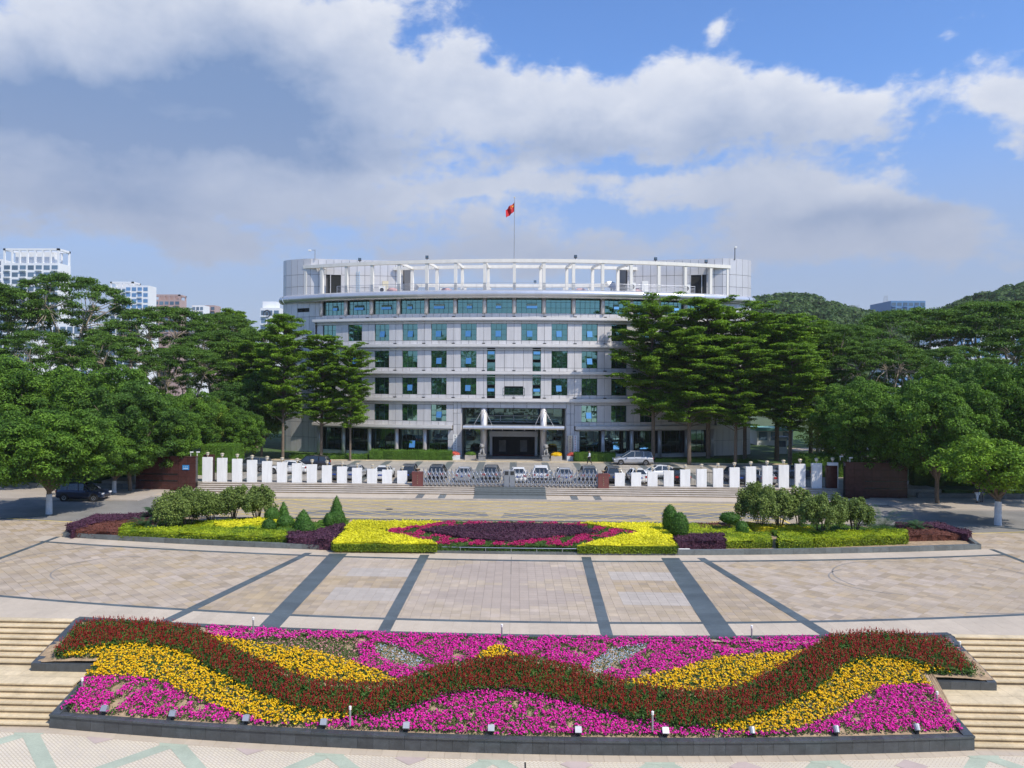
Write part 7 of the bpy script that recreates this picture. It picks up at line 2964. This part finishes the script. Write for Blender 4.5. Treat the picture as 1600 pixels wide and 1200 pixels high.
link('plant_room', MB().bbox(-4.0, 1.5, 3, 8, 0, 2.8), 'far_white', lt, loc=(0, 0, AT(422, 481, 300)[1]))
tower(60, 215, 505, 200, 'long white apartment slab glimpsed between the left trees', 'far_white', floors=7, bays=14, fh=2.9, depth=12)
tower(-40, 50, 530, 190, 'white low block glimpsed at the far left between the trees', 'far_white', floors=5, bays=8, fh=2.9, depth=12)
tower(1392, 1446, 470, 520, 'blue glass office block on the right skyline', 'far_blue', floors=5, bays=6, fh=3.6, depth=30)
tower(1480, 1640, 520, 210, 'white and blue building seen between the right flat-topped trees', 'far_white', floors=6, bays=12, fh=3.4, glass='far_blue', depth=14)
tower(1400, 1470, 540, 200, 'pale building glimpsed between the right trees', 'far_white', floors=4, bays=6, fh=3.4, glass='far_blue', depth=14)
# electricity pylons on the skyline
for px, pt, y, lab in ((1384, 462, 900, 'lattice pylon beside the blue glass block'), (1341, 476, 1500, 'tiny pylon on the far blue hill')):
    x, zt = AT(px, pt, y)
    t = thing('pylon', lab, 'pylon', (x, y, 0))
    h = zt
    mb = MB()
    w = h * .07
    for sx_, sy_ in ((-1, -1), (1, -1), (1, 1), (-1, 1)):
        mb.tube([(sx_ * w, sy_ * w, 0), (sx_ * w * .15, sy_ * w * .15, h)], .22, 4)
    for f in (.6, .75, .9):
        mb.box((0, 0, h * f), (w * 2.6, .3, .4))
    link('lattice', mb, 'far_grey', t)


# ------------------------------------------------------------------ wooded hills
def hill(nm, lab, px_profile, y, depth, m, tree_r, n, tint=None, base_py=600):
    """ridge whose skyline follows measured points; crowns spread all over it"""
    pr = [(AT(a, b, y)) for a, b in px_profile]
    xs = [p[0] for p in pr]
    zs = [p[1] for p in pr]

    def hz(X, Yv):
        s = (Yv - (y - depth)) / depth
        return np.interp(X, xs, zs) * np.clip(np.sin(np.clip(s, 0, 1.3) * PI / 2), 0, 1) - tree_r * 1.5
    X = np.linspace(min(xs), max(xs), 50)
    Yv = np.linspace(y - depth, y + depth * .3, 16)
    vs = [(float(a), float(b), float(hz(np.array([a]), np.array([b]))[0])) for b in Yv for a in X]
    fs = [(j * 50 + i, j * 50 + i + 1, (j + 1) * 50 + i + 1, (j + 1) * 50 + i) for j in range(15) for i in range(49)]
    struct(nm, MB().add(vs, fs), m)
    r_ = np.random.default_rng(int(y))
    Xp = r_.uniform(min(xs), max(xs), n)
    Yp = y - depth * r_.uniform(-.1, .95, n) ** 1.3
    Zp = hz(Xp, Yp)
    pads = []
    for a, b, c in zip(Xp, Yp, Zp):
        s = tree_r * r_.uniform(.7, 1.25)
        pads.append((a, b, c + s * .6, s, s, s * .85))
    out = []
    V = []
    for (cx_, cy_, cz_, rx, ry, rz_) in pads:
        k = 110
        D = r_.normal(size=(k, 3))
        D /= np.linalg.norm(D, axis=1, keepdims=True)
        D[:, 2] = np.abs(D[:, 2])
        P_ = np.array([cx_, cy_, cz_]) + D * np.array([rx, ry, rz_]) * r_.uniform(.8, 1.1, (k, 1))
        V.append(cards(P_, D + r_.normal(size=(k, 3)) * .4, rx * .42, r_, aspect=.8))
    o = link(nm + '_forest', np_mesh(nm + '_forest', np.concatenate(V), 4), m)
    tag(o, lab, 'forest', kind='stuff')


hill('hill_right', 'wooded hill rising at the right edge of the picture', [(1440, 520), (1480, 478), (1520, 462), (1560, 452), (1600, 442), (1650, 430), (1720, 420), (1820, 430)], 420, 160, 'leaf_hill', 3.6, 1500)
hill('hill_middle', 'wooded hill beyond the right end of the building', [(1080, 520), (1130, 478), (1165, 467), (1200, 464), (1235, 463), (1262, 474), (1290, 485), (1330, 490), (1400, 492), (1480, 498), (1560, 520)], 520, 190, 'leaf_hill', 4.2, 1500)
hill('hill_far', 'distant hazy ridge between the two wooded hills', [(1200, 520), (1270, 486), (1300, 479), (1322, 478), (1350, 487), (1390, 492), (1500, 500), (1700, 520)], 2600, 500, 'leaf_hill', 22, 250)
# woods on the city side of the square, behind the camera: what the windows mirror
r_ = np.random.default_rng(77)
pads = []
for k in range(560):
    a = r_.uniform(-2.2, 2.2)
    R_ = r_.uniform(62, 84)
    s = r_.uniform(4, 7)
    hh = 14 + 12 * abs(math.sin(a * 3.1 + .6)) * r_.uniform(.5, 1.1)
    pads.append((R_ * 1.5 * math.sin(a), 10 - R_ * math.cos(a) * 1.0, -2.3 + hh * r_.uniform(.25, 1.0), s, s, s * .8))
V = pads_cards(pads, 1.3, .75, r_, jitter=.6, upb=.4, lower=.8)
o = link('woods', np_mesh('woods', V, 4), 'leaf_ficus')
tag(o, 'belt of trees on the near side of the square', 'woods', kind='stuff')

# ------------------------------------------------------------------ air
hm = bpy.data.materials.new('haze')
hm.use_nodes = True
ht = hm.node_tree
ht.nodes.remove(ht.nodes['Principled BSDF'])
pv_ = ht.nodes.new('ShaderNodeVolumePrincipled')
pv_.inputs['Color'].default_value = (.92, .94, 1.0, 1)
pv_.inputs['Density'].default_value = 0.00011
ht.links.new(pv_.outputs[0], ht.nodes['Material Output'].inputs['Volume'])
M['haze'] = hm
o = link('haze', MB().bbox(-4000, 4000, -450, 4000, -3.4, 330), 'haze')
tag(o, 'thin pale haze in the air over the whole square', 'haze', kind='stuff')
